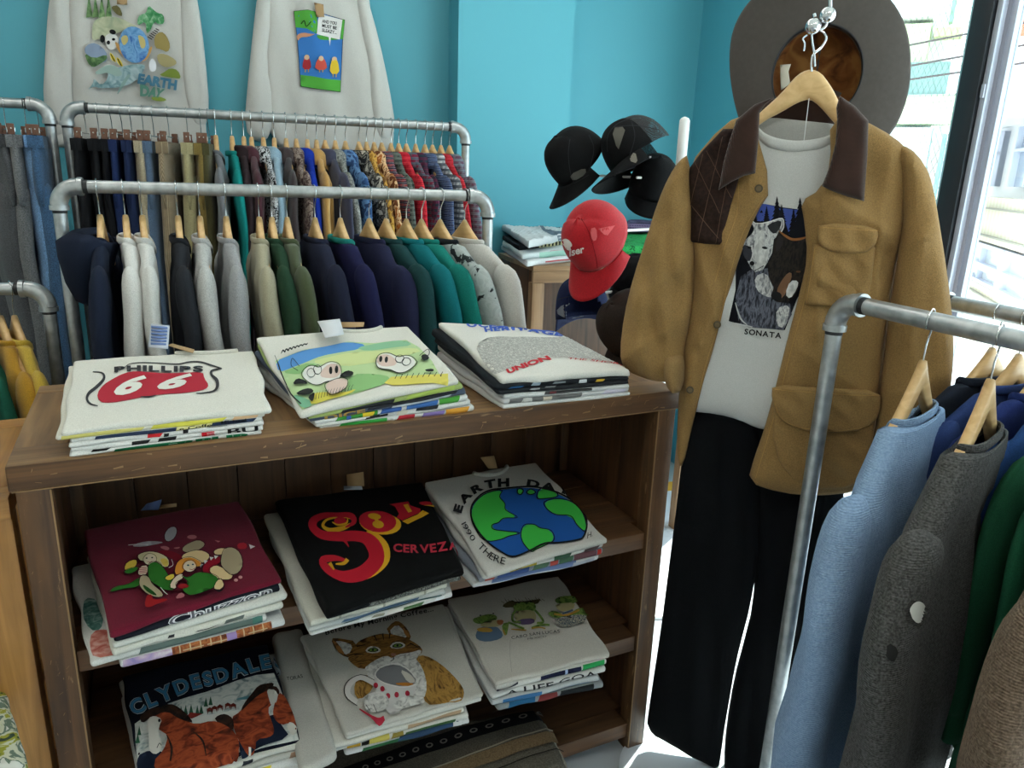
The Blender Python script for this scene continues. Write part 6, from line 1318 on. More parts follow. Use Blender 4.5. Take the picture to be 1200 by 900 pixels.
# hanger of the jacket
hg = thing('wooden_hanger', JF.w(JF.p([(950, 85)]), 0)[0], 'wooden hanger with chrome hook carrying the tan canvas jacket', 'clothes hanger')
puff('hanger_arms', JF, [(951, 81), (962, 85), (972, 98), (980, 112), (990, 135), (1020, 160), (1018, 168), (985, 152), (974, 140), (960, 124), (949, 116), (935, 120), (915, 132), (897, 141), (860, 168), (852, 160), (880, 142), (895, 128), (915, 110), (930, 92), (940, 84)], MHW, hg, -.008, .012, .012, back=1, cell=.008)
def jp(x, y, o=0): return JF.w(JF.p([(x, y)], o), o)[0]
CHR = flat('#d8dadd', .12, 1, name='polished_chrome')
g = G(); g.tube(crv([jp(951, 84), jp(951, 72), jp(953, 64), jp(962, 56), jp(968, 46), jp(966, 39), jp(961, 36)], 6), .0022, CHR, 10); g.tube(crv([jp(955, 78), jp(954, 62), jp(952, 50), jp(951, 38)], 4), .0018, CHR, 8); g.build('hook', hg)
st = thing('chrome_ball_hook', jp(972, -60, .0), 'chrome rod with two ball ends and hooks that carries the jacket hanger and hat', 'hook')
G().tube([jp(973, 14), jp(973, -40), list(jp(973, -40)[:2]) + [ZC]], .0035, CHR, 12).build('hanging_rod', st)
G().ball(jp(970, 18), .0155, CHR, 28).build('chrome_ball', st); G().ball(jp(953, 31), .0155, CHR, 28).build('chrome_ball', st)
g = G(); g.tube(crv([jp(970, 25), jp(966, 32), jp(958, 36)], 5), .0025, CHR, 8); g.tube(crv([jp(955, 20), jp(954, 16)], 5), .003, CHR, 8); g.tube(crv([jp(946, 41), jp(941, 45), jp(943, 52), jp(942, 60)], 5), .0016, CHR, 8); g.build('hook_arm', st)
# ---------------------------------------------------------------- cowboy hat behind
HF = Frame(960, 70, 1.74); HFE = fab('#544e4a', .02, 90, .15, 900, 'dark_taupe_felt', .95, None, .1)
ht = thing('cowboy_hat', HF.w([[0, -.05]], 0)[0], 'large dark taupe cowboy hat hung up behind the tan jacket, its hollow facing the room', 'hat')
outp = chaikin(HF.p([(852, 72), (855, 35), (868, 8), (890, -15), (925, -32), (962, -38), (1000, -32), (1035, -14), (1058, 12), (1069, 45), (1071, 85), (1064, 122), (1048, 155), (1020, 182), (980, 196), (935, 194), (895, 178), (868, 150), (857, 112)]), 2)
ci = HF.p([(957, 86)])[0]; n_ = len(outp); ax_, ay_ = (HF.p([(1012, 86)])[0] - ci)[0], (HF.p([(957, 27)])[0] - ci)[1]
ang = np.arctan2(outp[:, 1] - ci[1], outp[:, 0] - ci[0]); inn = np.c_[ci[0] + ax_ * np.cos(ang), ci[1] + ay_ * np.sin(ang)]
def curl(P, t): return -.9 * (P[:, 0] - ci[0]) ** 2 * t
rings = []
for t_, o_ in [(0, 0), (.25, .002), (.5, .002), (.75, 0), (.95, -.002), (1, -.004), (1, -.007), (.95, -.009), (.5, -.006), (0, -.006)]:
    Q = inn * (1 - t_) + outp * t_; rings.append(HF.w(Q, o_ + curl(Q, 1)))
V, F = loft(rings); fixn(mk('brim', V, F, HFE, ht))
rings = []
for k, (s_, z_) in enumerate(((1.0, -.004), (1.0, -.03), (.97, -.06), (.9, -.085), (.72, -.10), (.4, -.098), (.1, -.09))): rings.append(HF.w(ci + (inn - ci) * s_ * 1.02, z_ - .004 + curl(inn, 1) * (1 - k / 6)))
V, F = loft(rings, True, False, True); mk('crown', V, F, HFE, ht)
rings = []
for k, (s_, z_) in enumerate(((.985, -.02), (.97, -.04), (.94, -.06), (.86, -.082), (.7, -.094), (.4, -.092), (.08, -.084))): rings.append(HF.w(ci + (inn - ci) * s_, z_ + curl(inn, 1) * (1 - k / 6) + (.01 * np.sin(3 * ang) if k > 3 else 0)))
mS = flat('#6a4020', .25, 0, .7, 'brown_satin_lining'); V, F = loft(rings[::-1], True, True); mk('satin_lining', V, F, furry(['#4a2814', '#7a4a24', '#8f6434'], (14, 14, 14), 'brown_satin_lining', 1.5), ht)
rings = [HF.w(ci + (inn - ci) * s_, z_ + curl(inn, 1)) for s_, z_ in ((1.0, .002), (.985, .003), (.965, 0), (.96, -.025), (.975, -.026))]; V, F = loft(rings); fixn(mk('sweatband', V, F, flat('#191c22', .5, name='dark_leather_band'), ht))
puff('size_tag', HF, [(914, 76), (927, 75), (924, 84), (926, 98), (915, 106)], flat('#cfc6b4', .7), ht, -.03, .002, .004, cell=.01, sm=0)
HF2 = HF
# ---------------------------------------------------------------- sweatshirts on the teal wall
WF_ = Frame(150, 80, 3.0, n=(0, -1, 0)); WF_.O = np.array([0, YB - .035, 1.9])
SWM = C_('#cfcdc8', .02)
wf = foldf((.05, .22, .008, 1), (.2, .13, .005, 2.2))
s1 = thing('wall_sweatshirt', ony(150, 150, YB - .04), 'white sweatshirt with a wildlife collage print hung on the teal wall, left', 'sweatshirt', 'sweatshirts pinned on the wall')
puff('torso', WF_, [(80, -60), (110, -75), (190, -75), (215, -60), (222, 40), (235, 110), (243, 150), (240, 175), (120, 172), (88, 165), (84, 100), (80, 40)], SWM, s1, .01, .022, .05, folds=wf, cell=.02)
puff('sleeve', WF_, [(84, -60), (66, -40), (57, 0), (53, 60), (50, 120), (58, 160), (70, 165), (82, 155), (88, 140), (84, 100), (86, 60), (82, 20)], SWM, s1, .018, .026, .05, folds=foldf((.1, .1, .008, 1)), cell=.02)
puff('cuff', WF_, [(59, 154), (84, 146), (80, 168), (76, 174), (62, 170)], SWM, s1, .018, .022, .02, cell=.02)
puff('sleeve', WF_, [(208, -60), (222, -40), (232, 0), (240, 60), (246, 130), (240, 150), (226, 148), (214, 100), (212, 40)], SWM, s1, .018, .026, .05, folds=foldf((.1, .1, .008, 2)), cell=.02)
class WS: pass
def wallS(P, q): return WF_.w(P, .034 + wf(P) * 1.0 + q + .006)
A = art_on(WF_, wallS, .03, .02, off=.002, step=.0004); f, P = pj(80, 0, 7.5)
GT = furry(['#3a5a3a', '#6a8a5a', '#8fa878'], (40, 40, 40), 'foliage_ink'); ST_ = furry(['#8fa08a', '#b5b99a', '#cfd0b4'], (20, 20, 20), 'stone_ink'); WBL = furry(['#4a7fb8', '#7fb0dc', '#3a68b0'], (30, 30, 30), 'globe_blue_ink'); WH_ = furry(['#5a7f86', '#9ab4ba', '#c0cfd2'], (30, 30, 30), 'whale_ink')
for x in (190, 245, 300, 360): 
    A.poly(P([(x - 28, 160), (x - 5, -60), (x + 28, 150)]), GT)
A.poly(P([(380, 60), (450, 50), (490, 150), (440, 140), (400, 100)]), ink('#6a6440'), 1); A.poly(P([(215, 350), (215, 250), (240, 170), (330, 145), (460, 160), (560, 215), (620, 240), (560, 260), (480, 280), (340, 320), (240, 360)]), ST_, 1)
A.poly(P([(610, 240), (620, 150), (660, 130), (690, 120), (710, 50), (750, 90), (790, 120), (840, 130), (850, 210), (800, 220), (760, 190), (720, 290), (690, 300), (690, 190)]), furry(['#2f7a48', '#5a9a68', '#a9c9a8'], (50, 50, 50), 'palm_ink'), 1)
A.poly(P([(150, 430), (190, 390), (250, 380), (340, 450), (350, 540), (280, 560), (220, 510), (160, 480)]), ink('#8d9cb4'), 1); A.poly(P([(150, 470), (230, 520), (340, 480), (350, 520), (280, 570), (225, 600), (180, 560)]), GT, 1)
A.poly(P([(320, 330), (370, 290), (440, 320), (450, 380), (400, 450), (350, 430)]), ink('#e2e0dc'), 1); A.ell(*f(395, 285), 4, 2.8, INK, 20); A.ell(*f(305, 345), 2.8, 4.6, INK); A.ell(*f(403, 350), 2, 1.6, INK); A.ell(*f(358, 378), 2, 2.4, INK)
A.poly(P([(410, 360), (460, 400), (550, 460), (560, 540), (500, 510), (440, 450)]), ink('#c99a5c'), 1); A.poly(P([(660, 520), (740, 400), (745, 440), (700, 530), (650, 550)]), ink('#c99a5c'), 1)
A.ell(*f(585, 400), 17.3, 21.5, WBL, -15); A.poly(P([(470, 330), (520, 310), (540, 360), (500, 410), (475, 380)]), ink('#c9b878'), 1); A.poly(P([(620, 310), (680, 340), (690, 420), (650, 440), (630, 370)]), ink('#c9b878'), 1)
for c in ((395, 510), (455, 550)): A.poly(P([(c[0] - 30, c[1] - 50), (c[0] + 10, c[1] - 20), (c[0] + 38, c[1] + 48), (c[0] - 10, c[1] + 20)]), ink('#e0c83c'), 1); A.stroke(P([(c[0] - 15, c[1] - 30), (c[0] + 20, c[1] + 35)]), 1.2, INK, sm=False)
A.poly(P([(350, 620), (560, 570), (660, 570), (690, 590), (640, 680), (560, 740), (440, 775), (290, 780), (235, 765), (180, 800), (230, 740), (235, 690), (300, 760), (360, 690)]), WH_, 1); A.poly(P([(235, 650), (300, 600), (360, 570), (440, 590), (490, 660), (430, 680), (360, 640), (290, 660)]), ink('#9db4ac'), 1); A.stroke(P([(545, 660), (490, 740), (440, 830)]), (3, 4, 1), ink('#8aa5a0'))
for k in range(6): A.stroke(P([(705 + k * 14, 330 - k * 14), (745 + k * 12, 355 - k * 16)]), 1.2, INK, sm=False)
A.poly(P([(760, 330), (820, 280), (870, 320), (905, 410), (880, 470), (820, 440), (770, 430)]), ink('#9c8a54'), 1); A.poly(P([(790, 480), (860, 480), (950, 530), (960, 570), (890, 600), (830, 590), (790, 540)]), ink('#a89c70'), 1); A.poly(P([(715, 560), (750, 515), (785, 570), (780, 630), (730, 640)]), ink('#e6e6ec'), 1); A.poly(P([(850, 640), (900, 605), (970, 620), (1000, 700), (930, 690), (800, 670)]), ink('#7a8a3c'), 1); A.poly(P([(730, 860), (800, 850), (880, 880), (840, 898), (760, 890)]), ink('#8a9a44'), 1)
A.text('EARTH', P([(615, 740), (955, 800), (965, 710), (630, 650)]), ink('#4a7a94'), .06); A.text('DAY', P([(640, 850), (820, 865), (860, 790), (640, 745)]), ink('#5a8a7a'), .06)
A.build('printed_collage', s1)
s2 = thing('wall_sweatshirt', ony(370, 150, YB - .04), 'white sweatshirt with a blue and green comic panel hung on the teal wall, right', 'sweatshirt', 'sweatshirts pinned on the wall')
puff('torso', WF_, [(310, -60), (340, -75), (400, -75), (425, -60), (438, 40), (448, 100), (462, 150), (460, 182), (360, 180), (318, 172), (312, 100)], SWM, s2, .01, .022, .05, folds=wf, cell=.02)
puff('sleeve', WF_, [(318, -60), (302, -10), (296, 40), (290, 100), (286, 150), (300, 168), (318, 160), (322, 120), (312, 75), (318, 20)], SWM, s2, .018, .026, .05, folds=foldf((.1, .1, .008, 3)), cell=.02)
puff('sleeve', WF_, [(410, -50), (430, -5), (444, 45), (456, 100), (464, 150), (455, 168), (440, 160), (432, 120), (432, 80), (420, 30)], SWM, s2, .018, .026, .05, folds=foldf((.1, .1, .008, 4)), cell=.02)
A = art_on(WF_, wallS, .03, .02, off=.002, step=.0004); f, P = pj(330, 0, 8.18)
A.poly(P([(115, 108), (250, 100), (420, 140), (605, 195), (585, 400), (565, 885), (380, 865), (180, 832), (150, 400)]), INK); A.poly(P([(120, 112), (250, 104), (420, 144), (600, 200), (580, 400), (560, 880), (380, 860), (185, 828), (155, 400)]), ink('#3f7cc4'))
A.poly(P([(120, 112), (250, 104), (330, 122), (350, 300), (330, 330), (240, 280), (135, 265)]), ink('#57a844')); A.poly(P([(575, 190), (602, 200), (585, 380), (560, 380)]), ink('#57a844')); A.poly(P([(330, 340), (450, 350), (555, 385), (500, 385), (380, 390), (340, 370)]), ink('#4f9a40'), 1)
A.poly(P([(180, 720), (300, 735), (420, 760), (565, 770), (560, 880), (380, 860), (185, 828)]), ink('#5aae46')); A.stroke(P([(185, 235), (215, 205), (235, 260), (280, 215)]), 1.2, ink('#2a4a24')); A.poly(P([(140, 340), (200, 315), (290, 335), (325, 330), (260, 360), (180, 360), (155, 400)]), ink('#d69a78'), 1)
A.poly(P([(350, 175), (400, 145), (580, 195), (555, 382), (335, 335)]), ink('#e6e4e2')); A.poly(P([(450, 355), (470, 360), (460, 445)]), ink('#e6e4e2'))
for k, tx in enumerate(('AND YOU', 'MUST BE', 'SLEAZY...')): A.text(tx, P([(385, 222 + 44 * k), (525, 245 + 44 * k), (527, 213 + 44 * k), (388, 190 + 44 * k)]), INK, .02)
# plain little figures in place of the comic's characters
for x, y, w_, h_, c in ((240, 610, 45, 75, '#a8343c'), (375, 620, 62, 70, '#d0584c'), (505, 640, 50, 90, '#e0c03c')):
    A.poly(P([(x - w_, y + h_ * .8), (x - w_ * .7, y - h_ * .5), (x, y - h_), (x + w_ * .7, y - h_ * .5), (x + w_, y + h_ * .8)]), ink(c), 1); A.ell(*f(x, y - h_ * .75), 3, 3, ink('#dcb898')); A.stroke(P([(x - 15, y + h_ * .8), (x - 15, y + h_ * 1.15)]), 1, ink('#c9a24a'), sm=False); A.stroke(P([(x + 15, y + h_ * .8), (x + 15, y + h_ * 1.15)]), 1, ink('#c9a24a'), sm=False)
A.build('printed_comic', s2)
puff('paper_tag', WF_, [(368, 3), (379, 5), (380, 20), (371, 20)], MKR, s2, .055, .002, .003, cell=.02, sm=0); puff('paper_tag', WF_, [(137, -6), (149, -4), (149, 6), (137, 5)], MKR, s1, .055, .002, .003, cell=.02, sm=0)
# ================================================================ ART BY SIGHT LINE ONTO A SOLID
from mathutils.bvhtree import BVHTree
def bvh(obs):
    V = []; F = []
    for o in obs:
        m = wmat(o); k = len(V); V += [m @ v.co for v in o.data.vertices]; F += [[i + k for i in p.vertices] for p in o.data.polygons]
    return BVHTree.FromPolygons(V, F)
def art_ray(obs, cell=1.5, **k):
    B = bvh(obs); ok = []
    def S(P, off):
        out = []; hits = []
        for x, y in P:
            r = _n(ray(x, y)); h = B.ray_cast(Vector(EYE), Vector(r)); hits.append((h[0], r, h[3]))
        ds = [h[2] for h in hits if h[0] is not None]; md = np.median(ds) if ds else 1.5
        ok.clear(); ok.extend(h[0] is not None for h in hits)
        for h, r, d in hits: d = min(d, md + .03) if h is not None else md; out.append(EYE + r * (d - off))
        return np.array(out)
    class A3(Art):
        def _put(s, V, F, m):
            P = s.S(V, s.off + s.step * s.k); F = [f for f in F if all(ok[i] for i in f)]
            if F: s.g.add(P, F, m); s.k += 1
    return A3(S, None, cell, **k)
# moth hole on the grey sweater
gs = [o for o in COL.objects if o.name.startswith('wool_sweater')][1]
parts = [o for o in COL.objects if o.parent == gs and o.type == 'MESH']
A = art_ray(parts, 3, off=.002, step=.0015); rg_ = random.Random(3)
A.poly([(1075 + (12 + rg_.uniform(-3, 4)) * math.cos(a), 719 + (16 + rg_.uniform(-3, 4)) * math.sin(a)) for a in np.linspace(0, 6.1, 14)], knit('#4a4846', '#2c2b2a', 'frayed_wool')); A.poly([(1076 + (9.5 + rg_.uniform(-1, 1)) * math.cos(a), 717 + (12.5 + rg_.uniform(-1.5, 1.5)) * math.sin(a)) for a in np.linspace(0, 6.1, 12)], flat('#d8d6cf', .9), 1)
A.build('moth_hole', gs)
A = art_ray(parts, 3, off=.0015); A.poly([(1045 + (6 + rg_.uniform(-1, 2)) * math.cos(a), 765 + (10 + rg_.uniform(-2, 2)) * math.sin(a)) for a in np.linspace(0, 6.1, 12)], flat('#121110', .95)); A.build('small_hole', gs)

# ================================================================ CAPS AND THEIR STAND
RGT = np.array([_X[0], _Y[0], _U[0]]); DWN = np.array([_X[1], _Y[1], _U[1]]); FWD = np.array([_X[2], _Y[2], _U[2]])
def cap(px, py, d, b, u, cols, label, s=1.0, mesh_back=None, open_back=None, logo=None, trim=None):
    """b: way the brim points, u: way the crown points; each (right, up, towards viewer)"""
    w3 = lambda t: _n(RGT * t[0] - DWN * t[1] - FWD * t[2])
    by = w3(b); uz_ = w3(u); uz_ = _n(uz_ - by * uz_.dot(by)); bx = np.cross(by, uz_); O = at(px, py, d)
    T = lambda V: [O + s * (bx * v[0] + by * v[1] + uz_ * v[2]) for v in V]
    t = thing('baseball_cap', O, label, 'cap', 'baseball caps on the stand')
    mc, mb = cols[0], cols[1]; n_ = 48; rings = []
    for k in range(15):
        f_ = k / 14 * PI / 2; rg = []
        for j in range(n_):
            q = 2 * PI * j / n_; cx, sy = math.cos(q), math.sin(q); a_ = .080; b_ = .095 if sy > 0 else .097; rr = math.cos(f_) ** (.62 if sy > 0 else .8)
            crease = 1 - .018 * abs(math.cos(3 * q)) ** 24 * (k < 14) + .02 * max(0, sy) ** 2 * math.sin(f_ * 2)
            rg.append((a_ * cx * rr * crease, b_ * sy * rr * crease, .118 * math.sin(f_) ** .95 + .008 * max(0, sy)))
        rings.append(rg)
    V, F = loft([T(r_) for r_ in rings]); 
    fm = None; mats = [mc]
    if mesh_back: 
        mats = [mc, mesh_back]; fm = [0 if (i % n_) < n_ // 2 + 1 else 1 for i in range(len(F))]
    if open_back:
        keep = [i for i in range(len(F)) if not (i // n_ < 6 and abs((i % n_) - n_ * .75) < n_ * .12 * (1 - (i // n_ / 6.0) ** 2) ** .5)]
        F = [F[i] for i in keep]; fm = [fm[i] for i in keep] if fm else None
    o = mk('crown', V, F, mats, t, fm); m_ = o.modifiers.new('thick', 'SOLIDIFY'); m_.thickness = .0022 * s; m_.offset = -1
    rings = []
    for k in range(9):
        r_ = k / 8; rg = []
        for j in range(25):
            q = R(14) + R(152) * j / 24; cx, sy = math.cos(q), math.sin(q); wgt = math.sin((q - R(14)) / R(152) * PI) ** .6
            x = .080 * cx * (1 + .08 * r_); y = .095 * sy + .078 * r_ * wgt; rg.append((x, y, .008 * max(0, sy) - 3.6 * x * x * r_ ** .8 - .012 * r_))
        rings.append(rg)
    V, F = loft([T(r_) for r_ in rings], False); o = mk('brim', V, F, mb, t); m_ = o.modifiers.new('thick', 'SOLIDIFY'); m_.thickness = .003 * s; m_.offset = 0
    if trim:
        g = G(); g.tube(T(rings[-1]), .0022, trim, 8); g.build('brim_trim', t)
    G().ball(T([(0, 0, .119)])[0], .006 * s, mc, 12).build('top_button', t)
    for q in (30, 90, 150, 210, 270, 330):
        i = int(round(q / 360 * n_)) % n_
        if open_back and q == 270: continue
        pass
    g = G()
    bandr = [T([(.081 * math.cos(q) , (.096 if math.sin(q) > 0 else .098) * math.sin(q), z) for q in np.linspace(0, 2 * PI, n_, endpoint=False)]) for z in (0, .014)]
    return t, T
BLK = fab('#08080a', .3, 300, .3, 900, 'black_cotton_twill', .85, None, 0); REDC = fab('#b00f1c', .05, 300, .2, 900, 'red_cotton_twill', .7, None, .1); NVC = fab('#101a3c', .1, 300, .3, 900, 'navy_cotton_twill', .85, None, 0); BRC = fab('#2c211c', .1, 200, .3, 800, 'dark_brown_twill', .85, None, 0)
def meshmat(h, holes=420):
    m = bpy.data.materials.new('trucker_mesh'); m.use_nodes = True; n = m.node_tree.nodes; l = m.node_tree.links; b = n['Principled BSDF']; o = n['Material Output']
    b.inputs['Base Color'].default_value = lin(h); b.inputs['Roughness'].default_value = .7; v = coords(n, l); vo = n.new('ShaderNodeTexVoronoi'); vo.inputs['Scale'].default_value = holes; vo.inputs['Randomness'].default_value = 0; l.new(v, vo.inputs['Vector'])
    c = ramp(n, l, vo.outputs['Distance'], [(.36, (1, 1, 1, 1)), (.40, (0, 0, 0, 1))]); t = n.new('ShaderNodeBsdfTransparent'); mx = n.new('ShaderNodeMixShader'); l.new(c, mx.inputs[0]); l.new(b.outputs[0], mx.inputs[1]); l.new(t.outputs[0], mx.inputs[2]); l.new(mx.outputs[0], o.inputs[0]); return m
cap(682, 192, 2.5, (-.55, -.8, .1), (-.45, .6, .35), (BLK, BLK), 'black cap with its brim hanging down, leftmost on the cap stand', 1.08)
cap(753, 184, 2.42, (-.82, -.52, .1), (-.25, .9, -.12), (BLK, BLK), 'black mesh-backed trucker cap at the top of the cap stand, beside the white pole', 1.16, meshmat('#1b1c1d'), True)
cap(764, 222, 2.5, (-.1, -.6, .6), (.1, .7, .5), (BLK, BLK), 'black cap below the mesh-backed trucker cap on the cap stand')
tc, T = cap(702, 282, 2.1, (-.30, -.9, .15), (-.45, .42, .72), (REDC, REDC), 'bright red cap with white lettering hanging in front of the cap stand', 1.06)
crs = [o for o in COL.objects if o.parent == tc and o.name.startswith('crown')]
A = art_ray(crs, 2, off=.001, step=.0003); wk = ink('#e9dcd6')
A.text('iser', [(667, 301), (685, 296), (684, 288), (667, 292)], wk, .03); A.poly([(657, 283), (662, 279), (668, 282), (671, 288), (668, 290), (670, 294), (664, 293), (661, 288)], wk, 1); A.poly([(658, 290), (664, 295), (662, 300), (658, 297)], wk, 1)
A.stroke([(681, 256), (690, 272), (698, 300), (700, 314)], .8, ink('#7a0a14'))
pk_ = ink('#cf5a5c'); A.poly([(691, 268), (699, 266), (700, 281), (694, 283)], pk_, 1); A.poly([(701, 268), (721, 264), (712, 276), (708, 275)], pk_); A.text('PR', [(706, 271), (714, 269), (714, 266), (706, 268)], ink('#b00f1c'))
A.build('printed_logo', tc)
cap(683, 372, 2.3, (.1, .1, -1), (-.05, .95, -.25), (NVC, NVC), 'navy blue cap seen from behind, below the red cap', 1.05, None, True)
cap(748, 385, 2.1, (-.55, -.75, .0), (-.7, .45, .55), (BRC, BRC), 'dark brown cap with a beige brim trim, half hidden by the tan sleeve', 1.05, trim=flat('#b8a88e', .8, name='beige_piping'))
cap(742, 335, 2.45, (-.1, -.5, .7), (.1, .8, .5), (BLK, BLK), 'black cap behind the brown cap, below the display table top', .9)
def capart(idx, L, **k):
    c = [o for o in COL.objects if o.name.startswith('baseball_cap')][idx]; pr = [o for o in COL.objects if o.parent == c and o.type == 'MESH' and o.name.split('.')[0] in ('crown', 'brim')]
    A = art_ray(pr, 2, off=.0012, step=.0003)
    for kind, pts, w in L:
        if kind == 's': A.stroke(pts, w, ink('#2b2b2f'))
        else: A.poly(pts, ink(w), 1)
    A.build('seam_and_lining', c)
capart(0, [('s', [(668, 163), (666, 180), (668, 200), (672, 214)], .9), ('s', [(690, 158), (696, 175), (690, 200)], .9), ('p', [(667, 205), (686, 196), (687, 204), (672, 213)], '#5d5a55'), ('s', [(655, 228), (668, 218), (690, 205)], .7)])
capart(1, [('p', [(716, 150), (734, 148), (728, 166), (724, 178)], '#5f5c55'), ('s', [(712, 178), (712, 160), (722, 146), (740, 138)], .9), ('s', [(740, 142), (744, 160), (738, 182)], .9), ('s', [(718, 149), (745, 147), (772, 152)], .8), ('p', [(736, 188), (744, 176), (748, 192)], '#7a756b'), ('s', [(700, 212), (720, 204), (745, 196)], .8)])
capart(4, [('p', [(650, 366), (660, 356), (690, 352), (694, 362), (684, 372), (664, 374)], '#6a6d74'), ('p', [(664, 356), (680, 353), (675, 366)], '#c9b88c'), ('s', [(650, 352), (670, 347), (700, 345)], .9)])
WHP = flat('#e4e2df', .35, name='white_plastic')
pp = at(797, 200, 2.48); cs_ = thing('cap_stand', [pp[0], pp[1], 0], 'white cap stand with short arms beside the tan jacket', 'cap stand')
zt = at(798, 138, 2.48)[2]; g = G(); g.tube([[pp[0], pp[1], .02], [pp[0], pp[1], zt - .012], [pp[0], pp[1], zt - .004], [pp[0], pp[1], zt]], [.017, .017, .012, .003], WHP, 20); g.build('pole', cs_)
G().tube([[pp[0], pp[1], .001], [pp[0], pp[1], .014], [pp[0], pp[1], .02]], [.2, .2, .18], WHP, 40).build('round_base', cs_)
for (px, py, d) in ((746, 208, 2.4), (676, 205, 2.5), (700, 272, 2.2), (683, 345, 2.35), (745, 350, 2.25), (764, 232, 2.5)):
    q = at(px, py, d); a0 = np.array([pp[0], pp[1], q[2] - .002]); G().tube([a0, q], .0042, WHP, 10).build('arm', cs_)
for (px, py, py2, d) in ((762, 183, 208, 2.41), (771, 197, 208, 2.41)):
    g = G(); q = at(px, py, d); q2 = at(px, py2, d); g.tube([q, [q[0], q[1], q2[2]]], .0035, WHP, 8); g.build('peg', cs_)
# ================================================================ DISPLAY TABLE WITH FOLDED CLOTHES
DY = 2.72; c0 = ony(625, 312, DY); TZ = c0[2]; cb = onz(577, 296, TZ); DX1 = c0[0] + .78; DYB = min(cb[1], YB - .16)
WC = [wood('#7a5a3c', '#a98560', a, 1, .5, '#c0a07a', 'light_crate_wood', .68) for a in range(3)]; WCD = [wood('#3f2c20', '#6b4c36', a, 1, .5, '#8f6f50', 'dark_crate_side', .7) for a in range(3)]
dt = thing('display_table', [c0[0] + .3, DY, 0], 'light brown wooden display table with folded shirts in front of the teal pier', 'table')
G().box(c0[0], DX1, DY, DYB, TZ - .02, TZ, WC[0], .003).build('table_top', dt); G().box(c0[0], DX1, DY, DY + .02, TZ - .065, TZ - .0205, WC[0], .003).build('front_rail', dt)
for x in (c0[0], DX1 - .05):
    G().box(x, x + .05, DY, DY + .05, 0, TZ - .066, WC[2], .003).build('leg', dt); G().box(x, x + .05, DYB - .05, DYB, 0, TZ - .021, WC[2], .003).build('leg', dt)
G().box(c0[0] + .002, c0[0] + .02, DY + .052, DYB - .052, .1, TZ - .021, WCD[2], .002).build('side_panel', dt); G().box(c0[0] + .05, DX1 - .05, DYB - .03, DYB - .015, .1, TZ - .021, WCD[2], .002).build('back_panel', dt)
G().box(c0[0] + .02, DX1 - .02, DY + .03, DYB - .03, .62, .64, WC[0], .002).build('lower_shelf', dt)
def sl4(px, z, T, seed, wr=.002): return Slab([onz(x, y, z) for x, y in px], (T,) * 4, seed, wr)
GD = 'folded t-shirts on the display table'
zz = TZ
for k, (px, T, h, lab) in enumerate((([(618, 306), (676, 300), (668, 283), (586, 287)], .022, '#d4d6d6', 'white t-shirt with red print, lowest in the display table pile'), ([(612, 298), (676, 292), (668, 279), (588, 282)], .022, '#c9d0cf', 'white t-shirt with a pale green strip, second lowest on the display table'),
        ([(608, 288), (672, 280), (664, 270), (588, 276)], .02, '#17181c', 'black t-shirt with a cream zigzag band on the display table'))):
    zz += T; s_ = sl4(px, zz, T, 300 + k); t = tee(s_, C_(h), lab, GD, cell=.015)
    A = Art(s_.S, None, .004, .0007, .0001)
    if k == 0: A.poly(s_.strip(.35, .9, .4, .55), ink('#c05a5a'))
    if k == 1: A.poly(s_.strip(.3, .97, .1, .9), ink('#9fc4b4')); A.poly(s_.strip(.5, .8, -.3, -.1), ink('#c04a5a'))
    if k == 2:
        A.poly(s_.strip(.35, .98, .1, .9), ink('#d9cf9c'))
        for j in range(9): A.poly(s_.strip(.38 + j * .066, .41 + j * .066, .2, .8), INK)
    A.build('printed_edge', t)
px = [(620, 282), (672, 272), (655, 243), (586, 262)]; zz += .03; s_ = Slab([onz(x, y, zz + (0 if i < 2 else .012)) for i, (x, y) in enumerate(px)], (.03,) * 4, 310, .004)
t = tee(s_, C_('#cfd0d0'), 'white t-shirt with dark letters and a grey ring, topmost on the display table', GD, cell=.01); A = Art(s_.S, s_.H(px), .01)
A.arc('PEARL J', [(607, 266), (616, 260), (630, 254), (648, 250), (668, 248)], 6.5, ink('#3a4354'), .05); A.stroke([(655, 262 + 0), (636, 262), (630, 268), (640, 275), (662, 274)], 2.6, ink('#6b7580')); A.stroke([(642, 265), (652, 268), (662, 264)], 1, ink('#3a4354')); A.stroke([(646, 270), (655, 271)], 1, ink('#3a4354')); A.build('printed_letters', t)
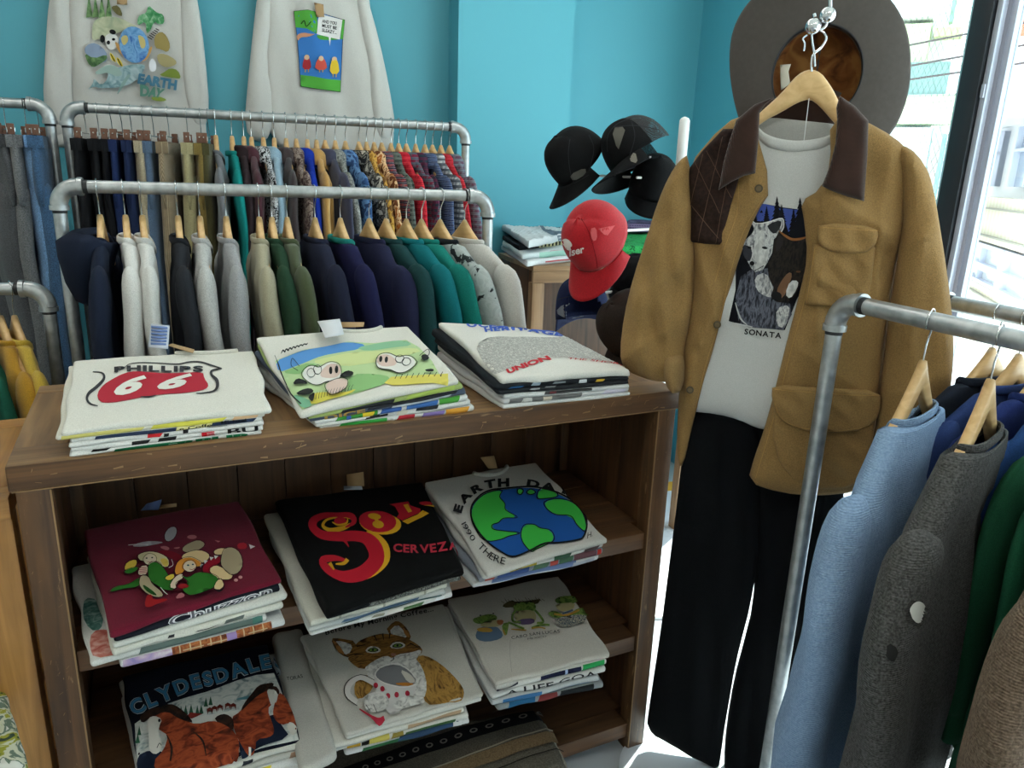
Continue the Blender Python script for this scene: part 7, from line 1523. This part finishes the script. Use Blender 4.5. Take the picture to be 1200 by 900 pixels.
for k, (px, T, z, m, lab) in enumerate((([(712, 306), (748, 304), (742, 286), (706, 288)], .02, TZ + .02, C_('#c9ccd2'), 'white t-shirt with blue lettering, lowest right of the red cap'), ([(714, 298), (750, 296), (744, 282), (708, 284)], .014, TZ + .034, C_('#b9ab6a'), 'thin mustard folded garment under the green shirt'),
        ([(718, 288), (764, 288), (760, 256), (722, 250)], .035, TZ + .075, patterned(['#1f7a3c', '#2f9a50', '#2a8a48', '#165a2c'], 60, 'green_hawaiian_cloth'), 'bright green patterned folded shirt on the display table'))):
    s_ = sl4(px, z, T, 320 + k, .003); tee(s_, m, lab, GD, cell=.012)
# hanging rail of far clothes glimpsed beneath the black cap is part of the display: a small plaid bundle
s_ = sl4([(735, 262), (790, 264), (786, 244), (735, 242)], TZ + .125, .04, 330, .004); tee(s_, patterned(['#4a3a5a', '#7a6a8a', '#2a2436'], 30, 'purple_plaid', 'plaid'), 'purple grey plaid folded shirt behind the green one', GD, cell=.015)
# white cloth bundle under the table top, left
s_ = sl4([(628, 430), (668, 425), (664, 392), (630, 395)], .72, .05, 340, .005); tee(s_, C_('#c9ced8'), 'pale blue white folded cloth on the lower shelf of the display table', 'folded cloths on the lower shelf', cell=.015)
# ---------------------------------------------------------------- floor: white round plinth and yellow guide strip outside reach of the trousers
q = onz(800, 905, .012); g = G(); g.tube([[q[0], q[1], .0005], [q[0], q[1], .011], [q[0], q[1], .014]], [.17, .17, .16], flat('#dfe4ea', .3, name='white_lacquer'), 48)
tag(g.build('round_base_plate'), 'flat white round base plate on the floor below the navy trousers', 'base plate')
q = onz(786, 570, 0); g = G().box(q[0] - .25, q[0] + .1, q[1] - .05, q[1] + .05, .0005, .003, flat('#e0a93c', .5), 0)
tag(g.build('floor_tape'), 'short strip of yellow tape on the floor near the window', 'tape')
# ================================================================ LOOK
sc.view_settings.view_transform = 'Standard'; sc.view_settings.look = 'None'; sc.view_settings.gamma = 1; sc.view_settings.use_curve_mapping = False
sc.view_settings.exposure = 0.1
sc.cycles.use_denoising = True; sc.cycles.max_bounces = 8; sc.cycles.diffuse_bounces = 4; sc.cycles.glossy_bounces = 3; sc.cycles.transparent_max_bounces = 8
sc.cycles.caustics_reflective = False; sc.cycles.caustics_refractive = False; sc.cycles.sample_clamp_indirect = 6
for o in list(bpy.data.meshes):
    pass
